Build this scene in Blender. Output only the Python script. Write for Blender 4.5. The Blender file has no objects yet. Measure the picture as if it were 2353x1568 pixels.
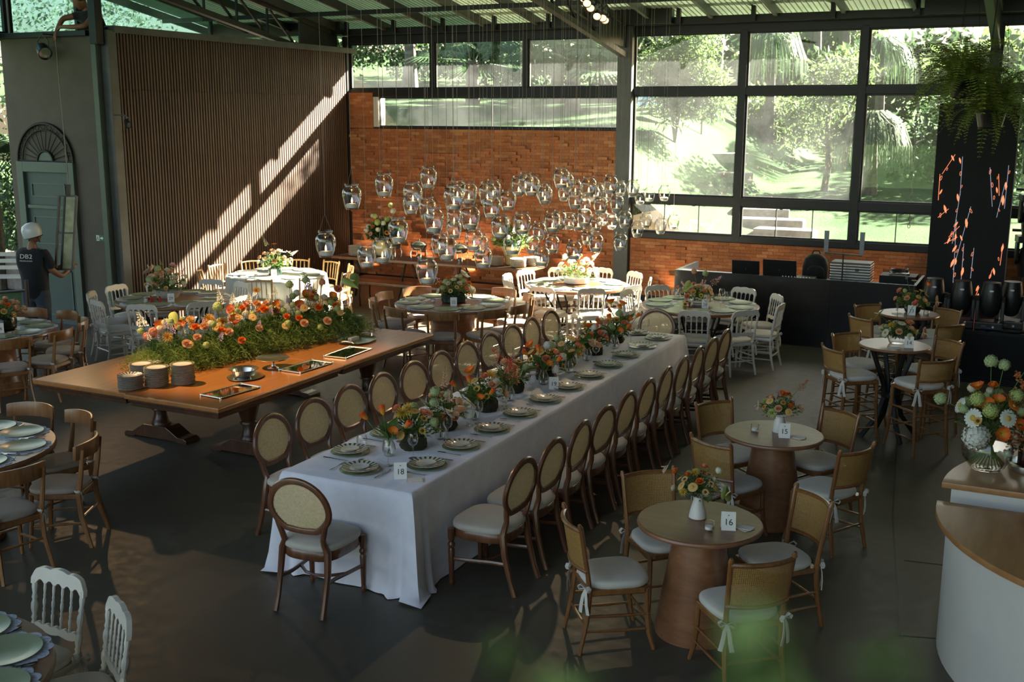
import bpy, bmesh, math, random
import numpy as np
from mathutils import Vector, Matrix, Euler

S = bpy.context.scene
C = S.collection
PI = math.pi
RAD = math.radians
rnd = random.Random(7)

# ------------------------------------------------------------------ camera
CAM_F, CAM_YAW, CAM_PITCH, CAM_ROLL, CAM_H = 2511.2, .455868, .204069, -.0033235, 3.3
def _cam_axes():
    c, s = math.cos, math.sin
    fwd = Vector((-s(CAM_YAW)*c(CAM_PITCH), c(CAM_YAW)*c(CAM_PITCH), -s(CAM_PITCH)))
    right = Vector((c(CAM_YAW), s(CAM_YAW), 0))
    down = fwd.cross(right)
    r2 = right*c(CAM_ROLL) + down*s(CAM_ROLL)
    d2 = -right*s(CAM_ROLL) + down*c(CAM_ROLL)
    return r2, d2, fwd
cam_data = bpy.data.cameras.new('camera')
cam = bpy.data.objects.new('camera', cam_data)
C.objects.link(cam)
_r, _d, _f = _cam_axes()
cam.matrix_world = Matrix(((_r.x, -_d.x, -_f.x, 0), (_r.y, -_d.y, -_f.y, 0), (_r.z, -_d.z, -_f.z, CAM_H), (0, 0, 0, 1)))
cam_data.sensor_width = 36
cam_data.lens = CAM_F*36/2353
cam_data.clip_start = .05
cam_data.clip_end = 400
cam_data.dof.use_dof = True
cam_data.dof.focus_distance = 8.5
cam_data.dof.aperture_fstop = 4.0
S.camera = cam

# ------------------------------------------------------------------ sky, sun, exposure
SUN_TRAVEL = Vector((-.62, -1.0, -.66)).normalized()
world = bpy.data.worlds.new('world')
S.world = world
world.use_nodes = True
wn = world.node_tree
wn.nodes.clear()
sky = wn.nodes.new('ShaderNodeTexSky')
sky.sky_type = 'NISHITA'
sky.sun_disc = False
sky.sun_elevation = math.asin(-SUN_TRAVEL.z)
sky.sun_rotation = math.atan2(-SUN_TRAVEL.x, -SUN_TRAVEL.y)
sky.air_density = 1.0
sky.dust_density = 3.0
sky.ozone_density = 1.0
bg = wn.nodes.new('ShaderNodeBackground')
bg.inputs['Strength'].default_value = .34
wo = wn.nodes.new('ShaderNodeOutputWorld')
tint = wn.nodes.new('ShaderNodeMixRGB'); tint.blend_type = 'MULTIPLY'; tint.inputs[0].default_value = 1; tint.inputs[2].default_value = (1.0, .90, .77, 1)   # warm tint in place of a white balance
wn.links.new(sky.outputs[0], tint.inputs[1])
wn.links.new(tint.outputs[0], bg.inputs[0])
wn.links.new(bg.outputs[0], wo.inputs[0])

sun_data = bpy.data.lights.new('sun', 'SUN')
sun_data.energy = 48
sun_data.color = (1.0, .93, .82)
sun_data.angle = RAD(.7)
sun = bpy.data.objects.new('sun', sun_data)
C.objects.link(sun)
sun.location = (12, 30, 20)
sun.rotation_euler = SUN_TRAVEL.to_track_quat('-Z', 'Y').to_euler()

S.view_settings.view_transform = 'Standard'
S.view_settings.look = 'None'
S.view_settings.gamma = 1
S.view_settings.use_curve_mapping = False
S.view_settings.exposure = 1.15
S.cycles.max_bounces = 6
S.cycles.transparent_max_bounces = 14
S.cycles.diffuse_bounces = 3
S.cycles.glossy_bounces = 2
S.cycles.transmission_bounces = 4
S.cycles.adaptive_threshold = .03
S.cycles.caustics_reflective = False
S.cycles.caustics_refractive = False
S.cycles.sample_clamp_indirect = 6.0

# ------------------------------------------------------------------ mesh helpers
def vadd(a, b): return (a[0]+b[0], a[1]+b[1], a[2]+b[2])

class MB:
    """collects faces, then links them as ONE mesh object"""
    def __init__(s):
        s.v = []; s.f = []
    def add(s, vs, fs):
        o = len(s.v)
        s.v += [tuple(v) for v in vs]
        s.f += [tuple(i+o for i in f) for f in fs]
        return s
    def box(s, c, d, M=None):
        x, y, z = d[0]/2, d[1]/2, d[2]/2
        vs = [Vector((i*x, j*y, k*z)) for i in (-1, 1) for j in (-1, 1) for k in (-1, 1)]
        if M is not None: vs = [M @ v for v in vs]
        vs = [v+Vector(c) for v in vs]
        return s.add(vs, [(0, 1, 3, 2), (4, 6, 7, 5), (0, 4, 5, 1), (2, 3, 7, 6), (0, 2, 6, 4), (1, 5, 7, 3)])
    def bar(s, p, q, w, h, up=(0, 0, 1)):
        p, q = Vector(p), Vector(q)
        t = (q-p).normalized(); u = Vector(up)
        a = t.cross(u)
        if a.length < 1e-4: a = t.cross(Vector((1, 0, 0)))
        a.normalize(); b = a.cross(t).normalized()
        vs = []
        for e in (p, q):
            for i, j in ((-1, -1), (1, -1), (1, 1), (-1, 1)):
                vs.append(e+a*(i*w/2)+b*(j*h/2))
        return s.add(vs, [(3, 2, 1, 0), (4, 5, 6, 7), (0, 1, 5, 4), (1, 2, 6, 5), (2, 3, 7, 6), (3, 0, 4, 7)])
    def tube(s, pts, r, n=8, closed=False, sx=1.0, sy=1.0, up=None):
        pts = [Vector(p) for p in pts]
        m = len(pts)
        rs = r if isinstance(r, (list, tuple)) else [r]*m
        vs = []; fs = []
        prev = None
        for i, p in enumerate(pts):
            if closed: t = pts[(i+1) % m]-pts[i-1]
            else: t = pts[min(i+1, m-1)]-pts[max(i-1, 0)]
            if t.length < 1e-9: t = Vector((0, 0, 1))
            t.normalize()
            if up is not None:
                a = t.cross(Vector(up))
                if a.length < 1e-4: a = t.cross(Vector((1, 0, .1)))
                a.normalize()
            else:
                if prev is None:
                    a = t.cross(Vector((0, 0, 1)) if abs(t.z) < .9 else Vector((0, 1, 0))).normalized()
                else:
                    a = (prev-t*prev.dot(t)).normalized()
                prev = a
            b = t.cross(a).normalized()
            for k in range(n):
                w = 2*PI*k/n
                vs.append(p+a*(math.cos(w)*rs[i]*sx)+b*(math.sin(w)*rs[i]*sy))
        for i in range(m if closed else m-1):
            j = (i+1) % m
            for k in range(n):
                l = (k+1) % n
                fs.append((i*n+k, i*n+l, j*n+l, j*n+k))
        if not closed:
            fs.append(tuple(range(n))[::-1]); fs.append(tuple((m-1)*n+k for k in range(n)))
        return s.add(vs, fs)
    def lathe(s, prof, n=16, o=(0, 0, 0), M=None, caps=True):
        vs = []; fs = []
        for r, z in prof:
            for k in range(n):
                w = 2*PI*k/n
                v = Vector((r*math.cos(w), r*math.sin(w), z))
                if M is not None: v = M @ v
                vs.append(v+Vector(o))
        for i in range(len(prof)-1):
            for k in range(n):
                l = (k+1) % n
                fs.append((i*n+k, i*n+l, (i+1)*n+l, (i+1)*n+k))
        if caps:
            if prof[0][0] > 1e-5: fs.append(tuple(range(n))[::-1])
            if prof[-1][0] > 1e-5: fs.append(tuple((len(prof)-1)*n+k for k in range(n)))
        return s.add(vs, fs)
    def loft(s, rings, cap=True, closed=True):
        n = len(rings[0]); vs = [p for r in rings for p in r]; fs = []
        for i in range(len(rings)-1):
            for k in range(n if closed else n-1):
                l = (k+1) % n
                fs.append((i*n+k, i*n+l, (i+1)*n+l, (i+1)*n+k))
        if cap:
            fs.append(tuple(range(n))[::-1]); fs.append(tuple((len(rings)-1)*n+k for k in range(n)))
        return s.add(vs, fs)
    def prism(s, outline, fn, t0, t1):
        n = len(outline)
        vs = [fn(a, b, t0) for a, b in outline]+[fn(a, b, t1) for a, b in outline]
        fs = [tuple(range(n))[::-1], tuple(range(n, 2*n))]
        for k in range(n):
            l = (k+1) % n
            fs.append((k, l, n+l, n+k))
        return s.add(vs, fs)
    def mesh(s, name, mat, smooth=True, angle=38, bevel=0):
        me = bpy.data.meshes.new(name)
        me.from_pydata(s.v, [], s.f)
        bm = bmesh.new(); bm.from_mesh(me)
        bmesh.ops.recalc_face_normals(bm, faces=bm.faces)
        if bevel:
            bmesh.ops.bevel(bm, geom=[e for e in bm.edges if len(e.link_faces) == 2 and e.calc_face_angle(0) > .7], offset=bevel, segments=2, affect='EDGES', profile=.6, clamp_overlap=True)
        bm.to_mesh(me); bm.free()
        if smooth:
            me.polygons.foreach_set('use_smooth', [True]*len(me.polygons))
            me.set_sharp_from_angle(angle=RAD(angle))
        if mat is not None: me.materials.append(mat)
        return me
    def build(s, name, mat, parent=None, smooth=True, angle=38, bevel=0):
        return link(name, s.mesh(name, mat, smooth, angle, bevel), parent)

def link(name, me, parent=None):
    o = bpy.data.objects.new(name, me); C.objects.link(o)
    if parent is not None: o.parent = parent
    return o

def quads(name, V, mat):
    """V: (N,4,3) array -> one mesh of N quads"""
    V = np.asarray(V, dtype=np.float32); N = len(V)
    me = bpy.data.meshes.new(name)
    me.vertices.add(N*4); me.vertices.foreach_set('co', V.reshape(-1))
    me.loops.add(N*4); me.loops.foreach_set('vertex_index', np.arange(N*4, dtype=np.int32))
    me.polygons.add(N); me.polygons.foreach_set('loop_start', np.arange(0, N*4, 4, dtype=np.int32))
    me.update(calc_edges=True)
    me.materials.append(mat)
    return me

def leaf_cloud(rs, centers, size, aspect=.45, droop=0.0, dirs=None):
    """folded diamond leaves around centres (N,3) -> quads (N,4,3)"""
    N = len(centers)
    d = rs.normal(size=(N, 3)) if dirs is None else dirs+rs.normal(size=(N, 3))*.35
    d[:, 2] -= droop
    d /= np.linalg.norm(d, axis=1)[:, None]+1e-9
    q = rs.normal(size=(N, 3)); sd = np.cross(d, q); sd /= np.linalg.norm(sd, axis=1)[:, None]+1e-9
    L = size*(.6+.8*rs.random(N))[:, None]
    up = np.cross(sd, d)*L*.08
    a = centers; b = centers+d*L*.5+sd*L*aspect*.5+up; c = centers+d*L; e = centers+d*L*.5-sd*L*aspect*.5+up
    return np.stack([a, b, c, e], 1)

def tag(o, label=None, cat=None, group=None, kind=None):
    if label: o['label'] = label
    if cat: o['category'] = cat
    if group: o['group'] = group
    if kind: o['kind'] = kind
    return o
def thing(name, label, cat, loc=(0, 0, 0), rz=0, group=None):
    o = bpy.data.objects.new(name, None); C.objects.link(o)
    o.empty_display_size = .1
    o.location = loc; o.rotation_euler = (0, 0, rz)
    return tag(o, label, cat, group)
def struct(name, mb, mat, parent=None, **k):
    o = mb.build(name, mat, parent, **k)
    if parent is None: o['kind'] = 'structure'
    return o
def copy_tree(o, parent=None):
    c = o.copy(); C.objects.link(c); c.parent = parent
    for ch in list(o.children): copy_tree(ch, c)
    return c
def part(name, me, parent, loc=None, rot=None, scale=None):
    o = link(name, me, parent)
    if loc is not None: o.location = loc
    if rot is not None: o.rotation_euler = rot
    if scale is not None: o.scale = (scale,)*3 if isinstance(scale, (int, float)) else scale
    return o
ORD = ['first', 'second', 'third', 'fourth', 'fifth', 'sixth', 'seventh', 'eighth', 'ninth', 'tenth', 'eleventh', 'twelfth', 'thirteenth', 'fourteenth', 'fifteenth',
       'sixteenth', 'seventeenth', 'eighteenth', 'nineteenth', 'twentieth']
def ordinal(i):
    if i < 20: return ORD[i]
    n = i+1; suf = 'th' if 10 < n % 100 < 14 else {1: 'st', 2: 'nd', 3: 'rd'}.get(n % 10, 'th')
    return '%d%s' % (n, suf)
def text_mesh(body, size, mat, depth=.0006):
    cu = bpy.data.curves.new('lettering', 'FONT'); cu.body = body; cu.size = size; cu.extrude = depth
    cu.align_x = 'CENTER'; cu.align_y = 'CENTER'; cu.resolution_u = 3
    o = bpy.data.objects.new('lettering', cu)
    me = bpy.data.meshes.new_from_object(o)
    bpy.data.objects.remove(o); bpy.data.curves.remove(cu)
    me.materials.clear(); me.materials.append(mat)
    return me

# ------------------------------------------------------------------ materials
def _new(name):
    m = bpy.data.materials.new(name); m.use_nodes = True
    nt = m.node_tree; b = nt.nodes['Principled BSDF']
    return m, nt, b
def _coords(nt, scale=(1, 1, 1), kind='Object'):
    tc = nt.nodes.new('ShaderNodeTexCoord'); mp = nt.nodes.new('ShaderNodeMapping')
    mp.inputs['Scale'].default_value = scale
    nt.links.new(tc.outputs[kind], mp.inputs[0])
    return mp.outputs[0]
def _noise(nt, vec, scale, detail=4, rough=.55):
    n = nt.nodes.new('ShaderNodeTexNoise'); n.inputs['Scale'].default_value = scale
    n.inputs['Detail'].default_value = detail; n.inputs['Roughness'].default_value = rough
    nt.links.new(vec, n.inputs['Vector']); return n.outputs['Fac']
def _ramp(nt, fac, stops):
    r = nt.nodes.new('ShaderNodeValToRGB'); el = r.color_ramp.elements
    while len(el) > 1: el.remove(el[-1])
    el[0].position = stops[0][0]; el[0].color = (*stops[0][1], 1)
    for p, c in stops[1:]:
        e = el.new(p); e.color = (*c, 1)
    nt.links.new(fac, r.inputs[0]); return r.outputs[0]
def _bump(nt, b, fac, strength, dist=.01):
    bp = nt.nodes.new('ShaderNodeBump'); bp.inputs['Strength'].default_value = strength; bp.inputs['Distance'].default_value = dist
    nt.links.new(fac, bp.inputs['Height']); nt.links.new(bp.outputs[0], b.inputs['Normal'])
def srgb(r, g, b):
    f = lambda c: (c/255/12.92 if c/255 <= .04045 else ((c/255+.055)/1.055)**2.4)
    return (f(r), f(g), f(b))
def plain(name, col, rough=.5, metal=0, var=.12, vs=12, bump=0, spec=.5, coat=0, rand=0, sheen=0):
    m, nt, b = _new(name)
    vec = _coords(nt)
    f = _noise(nt, vec, vs)
    c0 = tuple(c*(1-var) for c in col); c1 = tuple(min(1, c*(1+var)) for c in col)
    out = _ramp(nt, f, [(.3, c0), (.7, c1)])
    if rand:
        oi = nt.nodes.new('ShaderNodeObjectInfo'); hs = nt.nodes.new('ShaderNodeHueSaturation')
        mr = nt.nodes.new('ShaderNodeMapRange'); mr.inputs[3].default_value = 1-rand; mr.inputs[4].default_value = 1+rand
        nt.links.new(oi.outputs['Random'], mr.inputs[0]); nt.links.new(mr.outputs[0], hs.inputs['Value'])
        nt.links.new(out, hs.inputs['Color']); out = hs.outputs[0]
    nt.links.new(out, b.inputs['Base Color'])
    b.inputs['Roughness'].default_value = rough; b.inputs['Metallic'].default_value = metal
    b.inputs['Specular IOR Level'].default_value = spec
    if coat: b.inputs['Coat Weight'].default_value = coat; b.inputs['Coat Roughness'].default_value = .15
    if sheen: b.inputs['Sheen Weight'].default_value = sheen
    if bump: _bump(nt, b, f, bump, .004)
    return m
def wood(name, c0, c1, scale=(28, 28, 2.5), rough=.38, coat=.25, rand=.1):
    m, nt, b = _new(name)
    f = _noise(nt, _coords(nt, scale), 1.0, 6, .62)
    mid = tuple((a*.55+c*.45) for a, c in zip(c0, c1))
    out = _ramp(nt, f, [(.25, c0), (.5, mid), (.75, c1)])
    if rand:
        oi = nt.nodes.new('ShaderNodeObjectInfo'); hs = nt.nodes.new('ShaderNodeHueSaturation')
        mr = nt.nodes.new('ShaderNodeMapRange'); mr.inputs[3].default_value = 1-rand; mr.inputs[4].default_value = 1+rand
        nt.links.new(oi.outputs['Random'], mr.inputs[0]); nt.links.new(mr.outputs[0], hs.inputs['Value'])
        nt.links.new(out, hs.inputs['Color']); out = hs.outputs[0]
    nt.links.new(out, b.inputs['Base Color'])
    b.inputs['Roughness'].default_value = rough
    b.inputs['Coat Weight'].default_value = coat; b.inputs['Coat Roughness'].default_value = .2
    _bump(nt, b, f, .12, .003)
    return m
def fabric(name, col, weave=420, rough=.9, sheen=.2, var=.06):
    m, nt, b = _new(name)
    vec = _coords(nt)
    f = _noise(nt, vec, weave, 2); g = _noise(nt, vec, 9, 3)
    out = _ramp(nt, g, [(.3, tuple(c*(1-var) for c in col)), (.7, tuple(min(1, c*(1+var)) for c in col))])
    nt.links.new(out, b.inputs['Base Color'])
    b.inputs['Roughness'].default_value = rough; b.inputs['Sheen Weight'].default_value = sheen
    _bump(nt, b, f, .25, .002)
    return m
def petal(name, c0, c1, trans=.3):
    """c0 at the heart, c1 at the rim; thin petals let light through"""
    m, nt, b = _new(name)
    tc = nt.nodes.new('ShaderNodeTexCoord'); ln = nt.nodes.new('ShaderNodeVectorMath'); ln.operation = 'LENGTH'
    nt.links.new(tc.outputs['Object'], ln.inputs[0])
    out = _ramp(nt, ln.outputs['Value'], [(.25, c0), (.9, c1)])
    nt.links.new(out, b.inputs['Base Color']); b.inputs['Roughness'].default_value = .7
    tr = nt.nodes.new('ShaderNodeBsdfTranslucent'); nt.links.new(out, tr.inputs[0])
    mx = nt.nodes.new('ShaderNodeMixShader'); mx.inputs[0].default_value = trans
    nt.links.new(b.outputs[0], mx.inputs[1]); nt.links.new(tr.outputs[0], mx.inputs[2])
    nt.links.new(mx.outputs[0], nt.nodes['Material Output'].inputs[0])
    return m
def leafy(name, c0, c1, trans=.35, scale=6, rough=.6):
    m, nt, b = _new(name)
    f = _noise(nt, _coords(nt), scale, 3)
    out = _ramp(nt, f, [(.3, c0), (.7, c1)])
    nt.links.new(out, b.inputs['Base Color']); b.inputs['Roughness'].default_value = rough; b.inputs['Specular IOR Level'].default_value = .2
    tr = nt.nodes.new('ShaderNodeBsdfTranslucent'); nt.links.new(out, tr.inputs[0])
    mx = nt.nodes.new('ShaderNodeMixShader'); mx.inputs[0].default_value = trans
    nt.links.new(b.outputs[0], mx.inputs[1]); nt.links.new(tr.outputs[0], mx.inputs[2])
    nt.links.new(mx.outputs[0], nt.nodes['Material Output'].inputs[0])
    return m
def thin_glass(name, tint=(1, 1, 1), edge=.75, rough=0.0, dust=0.0, power=2.5, base=.04):
    """thin clear glass: see-through, reflecting more towards grazing"""
    m = bpy.data.materials.new(name); m.use_nodes = True; nt = m.node_tree; nt.nodes.clear()
    out = nt.nodes.new('ShaderNodeOutputMaterial')
    tr = nt.nodes.new('ShaderNodeBsdfTransparent'); tr.inputs[0].default_value = (*tint, 1)
    gl = nt.nodes.new('ShaderNodeBsdfGlossy'); gl.inputs['Roughness'].default_value = rough
    lw = nt.nodes.new('ShaderNodeLayerWeight'); lw.inputs[0].default_value = .5
    pw = nt.nodes.new('ShaderNodeMath'); pw.operation = 'POWER'; pw.inputs[1].default_value = power
    nt.links.new(lw.outputs['Facing'], pw.inputs[0])
    mr = nt.nodes.new('ShaderNodeMapRange'); mr.inputs[3].default_value = base; mr.inputs[4].default_value = edge
    nt.links.new(pw.outputs[0], mr.inputs[0])
    mx = nt.nodes.new('ShaderNodeMixShader')
    nt.links.new(mr.outputs[0], mx.inputs[0]); nt.links.new(tr.outputs[0], mx.inputs[1]); nt.links.new(gl.outputs[0], mx.inputs[2])
    last = mx.outputs[0]
    if dust:
        tl = nt.nodes.new('ShaderNodeBsdfTranslucent'); tl.inputs[0].default_value = (.9, .92, .88, 1)
        f = _noise(nt, _coords(nt), 1.3, 5, .6)
        mr2 = nt.nodes.new('ShaderNodeMapRange'); mr2.inputs[1].default_value = .35; mr2.inputs[2].default_value = .75
        mr2.inputs[3].default_value = dust*.4; mr2.inputs[4].default_value = dust*1.6
        nt.links.new(f, mr2.inputs[0])
        m2 = nt.nodes.new('ShaderNodeMixShader'); nt.links.new(mr2.outputs[0], m2.inputs[0])
        nt.links.new(last, m2.inputs[1]); nt.links.new(tl.outputs[0], m2.inputs[2]); last = m2.outputs[0]
    nt.links.new(last, out.inputs[0])
    return m
def emit(name, col, strength):
    m = bpy.data.materials.new(name); m.use_nodes = True; nt = m.node_tree; nt.nodes.clear()
    out = nt.nodes.new('ShaderNodeOutputMaterial'); e = nt.nodes.new('ShaderNodeEmission')
    e.inputs[0].default_value = (*col, 1); e.inputs[1].default_value = strength
    nt.links.new(e.outputs[0], out.inputs[0]); m.cycles.emission_sampling = 'NONE'; return m
def cane(name, col, pitch=.0125, hole=.30):
    """woven cane sheet: rows of small open eyes between straw strands"""
    m, nt, b = _new(name)
    tc = nt.nodes.new('ShaderNodeTexCoord'); sp = nt.nodes.new('ShaderNodeSeparateXYZ')
    nt.links.new(tc.outputs['Object'], sp.inputs[0])
    comb = nt.nodes.new('ShaderNodeCombineXYZ')
    for i, ax in enumerate(('X', 'Z')):
        dv = nt.nodes.new('ShaderNodeMath'); dv.operation = 'DIVIDE'; dv.inputs[1].default_value = pitch
        nt.links.new(sp.outputs[ax], dv.inputs[0])
        fr = nt.nodes.new('ShaderNodeMath'); fr.operation = 'FRACT'; nt.links.new(dv.outputs[0], fr.inputs[0])
        sb = nt.nodes.new('ShaderNodeMath'); sb.operation = 'SUBTRACT'; sb.inputs[1].default_value = .5
        nt.links.new(fr.outputs[0], sb.inputs[0]); nt.links.new(sb.outputs[0], comb.inputs[i])
    ln = nt.nodes.new('ShaderNodeVectorMath'); ln.operation = 'LENGTH'; nt.links.new(comb.outputs[0], ln.inputs[0])
    lt = nt.nodes.new('ShaderNodeMath'); lt.operation = 'LESS_THAN'; lt.inputs[1].default_value = hole
    nt.links.new(ln.outputs['Value'], lt.inputs[0])
    f = _noise(nt, _coords(nt), 60, 3)
    out = _ramp(nt, f, [(.3, tuple(c*.85 for c in col)), (.7, tuple(min(1, c*1.1) for c in col))])
    nt.links.new(out, b.inputs['Base Color']); b.inputs['Roughness'].default_value = .55
    tl = nt.nodes.new('ShaderNodeBsdfTranslucent'); nt.links.new(out, tl.inputs[0])
    m1 = nt.nodes.new('ShaderNodeMixShader'); m1.inputs[0].default_value = .25
    nt.links.new(b.outputs[0], m1.inputs[1]); nt.links.new(tl.outputs[0], m1.inputs[2])
    tr = nt.nodes.new('ShaderNodeBsdfTransparent'); mx = nt.nodes.new('ShaderNodeMixShader')
    nt.links.new(lt.outputs[0], mx.inputs[0]); nt.links.new(m1.outputs[0], mx.inputs[1]); nt.links.new(tr.outputs[0], mx.inputs[2])
    nt.links.new(mx.outputs[0], nt.nodes['Material Output'].inputs[0])
    return m
# ------------------------------------------------------------------ material set
M = {}
M['steel'] = plain('black steel', (.014, .0135, .013), .45, .3, .2, 5)
M['steel_warm'] = plain('brown painted steel', (.045, .036, .03), .5, .2, .2, 5)
M['steel_grey'] = plain('grey painted steel', (.10, .10, .092), .5, .2, .15, 5)
M['white_paint'] = plain('ivory chair lacquer', (.62, .58, .50), .3, 0, .05, 8, coat=.3)
M['card'] = plain('white card', (.82, .79, .73), .8, 0, .02, 20)
M['ink'] = plain('black ink', (.02, .018, .016), .7)
M['linen'] = fabric('lilac white linen cloth', (.76, .74, .80), 300, .85)
M['sage_cloth'] = fabric('pale sage satin cloth', (.60, .62, .54), 260, .7)
M['seat_linen'] = fabric('oatmeal linen', (.50, .45, .37), 240)
M['cream'] = fabric('cream canvas', (.62, .57, .49), 260)
M['taupe'] = fabric('taupe canvas', (.36, .29, .235), 260)
M['rosewood'] = wood('rosewood', (.085, .030, .013), (.20, .078, .033), (30, 30, 4), .3, .45)
M['honey'] = wood('honey wood', (.17, .07, .022), (.33, .155, .055), (30, 30, 4), .36, .3)
M['cane_frame'] = wood('amber bentwood', (.15, .06, .018), (.29, .125, .04), (30, 30, 4), .33, .35)
M['gold_wood'] = wood('golden ash', (.33, .18, .06), (.52, .31, .13), (30, 30, 4), .36, .3)
M['table_wood'] = wood('walnut veneer', (.17, .07, .03), (.31, .14, .062), (3, 22, 22), .32, .3)
M['top_wood'] = wood('polished brown table top', (.19, .078, .036), (.31, .135, .062), (2.5, 20, 20), .38, .12, .05)
M['buffet_top'] = wood('cedar buffet top', (.30, .115, .03), (.46, .19, .055), (18, 1.6, 18), .3, .35, .04)
M['buffet_dark'] = wood('dark carved wood', (.045, .018, .008), (.12, .048, .02), (20, 4, 6), .35, .35, .05)
M['bar_wood'] = wood('oak bar top', (.30, .135, .045), (.45, .22, .085), (14, 2.0, 14), .4, .2, .05)
M['bar_white'] = plain('off-white bar front', (.58, .55, .49), .6, 0, .05, 3)
M['console_wood'] = wood('rough plank', (.10, .035, .014), (.22, .085, .03), (1.5, 16, 16), .5, .1)
M['cane_pale'] = cane('pale cane', (.76, .62, .36))
M['cane_gold'] = cane('golden cane', (.46, .27, .085), .0115, .28)
M['iron'] = plain('wrought iron', (.02, .018, .016), .5, .6)
M['charger'] = plain('sage green glazed plate', (.30, .34, .20), .22, 0, .04, 3, spec=.6)
M['china'] = plain('ivory china', (.72, .68, .58), .18, 0, .03, 5)
M['china_green'] = plain('olive china rim', (.075, .085, .03), .25, 0, .1, 9)
M['mat_white'] = fabric('white scalloped placemat', (.74, .74, .80), 200)
M['mat_lace'] = plain('blue and white lace placemat', (.60, .64, .72), .85, 0, .35, 60)
M['silver'] = plain('polished silver', (.86, .83, .76), .24, 1, .04, 6)
M['cutlery'] = plain('dark steel cutlery', (.5, .48, .45), .2, 1, .05, 9)
M['mirror'] = plain('mirror tray', (.55, .56, .5), .05, 1, .03, 3)
M['wax'] = plain('white wax', (.92, .89, .83), .5, 0, .02, 9)
M['flame'] = emit('candle flame', (1, .62, .22), 10)
M['glass'] = thin_glass('clear glass', (.995, .997, .995), .95, .0, 0, 1.9, .05)
M['wine_glass'] = thin_glass('wine glass', (.98, .985, .98), .95, .0, 0, 1.6, .07)
M['water'] = thin_glass('water', (.9, .95, .9), .5, .0, 0, 3, .03)
M['pane'] = thin_glass('dusty window glass', (.965, .985, .97), .35, .0, .007, 4, .04)
M['pane_dirty'] = thin_glass('stained window glass', (.50, .66, .66), .5, .02, .06, 4, .05)
M['string'] = plain('thin cord', (.42, .34, .24), .8)
M['rope'] = plain('hemp rope', (.30, .26, .19), .9, 0, .3, 120)
M['black_cloth'] = fabric('black drape', (.008, .008, .009), 150, .85, .1)
M['black_matt'] = plain('matt black', (.008, .008, .009), .6, 0, .1, 4, spec=.25)
M['black_gloss'] = plain('black lacquer', (.009, .009, .010), .22, 0, .1, 4)
M['black_plastic'] = plain('black plastic', (.014, .014, .014), .38)
M['stem'] = leafy('green stems', (.10, .17, .04), (.18, .27, .07), .2)
M['leaf_mid'] = leafy('fresh leaves', (.07, .14, .03), (.16, .25, .06), .35)
M['leaf_dark'] = leafy('dark leaves', (.03, .075, .018), (.08, .15, .035), .3)
M['fern_leaf'] = leafy('fern fronds', (.10, .17, .02), (.32, .36, .07), .35, 4)
M['moss'] = plain('dark moss', (.035, .03, .012), .95, 0, .5, 40, .6)
M['terracotta'] = plain('brown pot', (.05, .035, .025), .7)
M['yellow_pot'] = plain('yellow glazed pot', (.62, .47, .19), .35, 0, .06, 6)
M['white_pot'] = plain('white ceramic', (.66, .63, .57), .35, 0, .04, 6)
M['dark_pot'] = plain('dark green glass', (.02, .035, .025), .15, 0, .3, 30)
M['grey_pot'] = plain('grey ribbed ceramic', (.42, .40, .35), .55, 0, .1, 12)

def brick_mat():
    m, nt, b = _new('fired brick')
    at = nt.nodes.new('ShaderNodeAttribute'); at.attribute_name = 'tone'
    oi = nt.nodes.new('ShaderNodeObjectInfo')
    ad = nt.nodes.new('ShaderNodeMath'); ad.operation = 'ADD'
    nt.links.new(at.outputs['Fac'], ad.inputs[0]); nt.links.new(oi.outputs['Random'], ad.inputs[1])
    fr = nt.nodes.new('ShaderNodeMath'); fr.operation = 'FRACT'; nt.links.new(ad.outputs[0], fr.inputs[0])
    base = _ramp(nt, fr.outputs[0], [(0, (.38, .125, .044)), (.35, (.43, .145, .05)), (.8, (.50, .18, .066)), (1, (.58, .26, .11))])
    f = _noise(nt, _coords(nt), 30, 5)
    mx = nt.nodes.new('ShaderNodeMixRGB'); mx.blend_type = 'MULTIPLY'; mx.inputs[0].default_value = .6
    g = _ramp(nt, f, [(.3, (.55, .5, .45)), (.65, (1, 1, 1))])
    nt.links.new(base, mx.inputs[1]); nt.links.new(g, mx.inputs[2]); nt.links.new(mx.outputs[0], b.inputs['Base Color'])
    b.inputs['Roughness'].default_value = .85
    _bump(nt, b, f, .5, .008)
    return m
M['brick'] = brick_mat()
M['mortar'] = plain('mortar', (.26, .09, .036), .95, 0, .3, 20, .4)

def floor_mat():
    m, nt, b = _new('burnished concrete')
    v = _coords(nt)
    f = _noise(nt, v, .55, 6, .6); g = _noise(nt, v, 9, 6, .65); h = _noise(nt, v, 140, 3)
    c = _ramp(nt, f, [(.3, (.080, .070, .050)), (.55, (.104, .092, .068)), (.75, (.120, .108, .084))])
    c2 = _ramp(nt, g, [(.3, (.68, .66, .62)), (.7, (1.12, 1.1, 1.06))])
    mx = nt.nodes.new('ShaderNodeMixRGB'); mx.blend_type = 'MULTIPLY'; mx.inputs[0].default_value = .8
    nt.links.new(c, mx.inputs[1]); nt.links.new(c2, mx.inputs[2]); nt.links.new(mx.outputs[0], b.inputs['Base Color'])
    r = _ramp(nt, g, [(.3, (.42,)*3), (.7, (.62,)*3)]); nt.links.new(r, b.inputs['Roughness'])
    return m
M['floor'] = floor_mat()
M['grey_wall'] = plain('taupe render', (.11, .090, .066), .85, 0, .1, 3, .1)
M['slat'] = wood('slat wood', (.065, .036, .022), (.13, .075, .046), (30, 30, 2), .55, .05, .16)
M['slat_back'] = plain('black backing', (.012, .01, .009), .9)
M['door_green'] = plain('dark teal door paint', (.035, .060, .055), .5, 0, .06, 4)
M['door_frame'] = plain('grey green frame paint', (.09, .115, .085), .55, 0, .06, 4)

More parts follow.
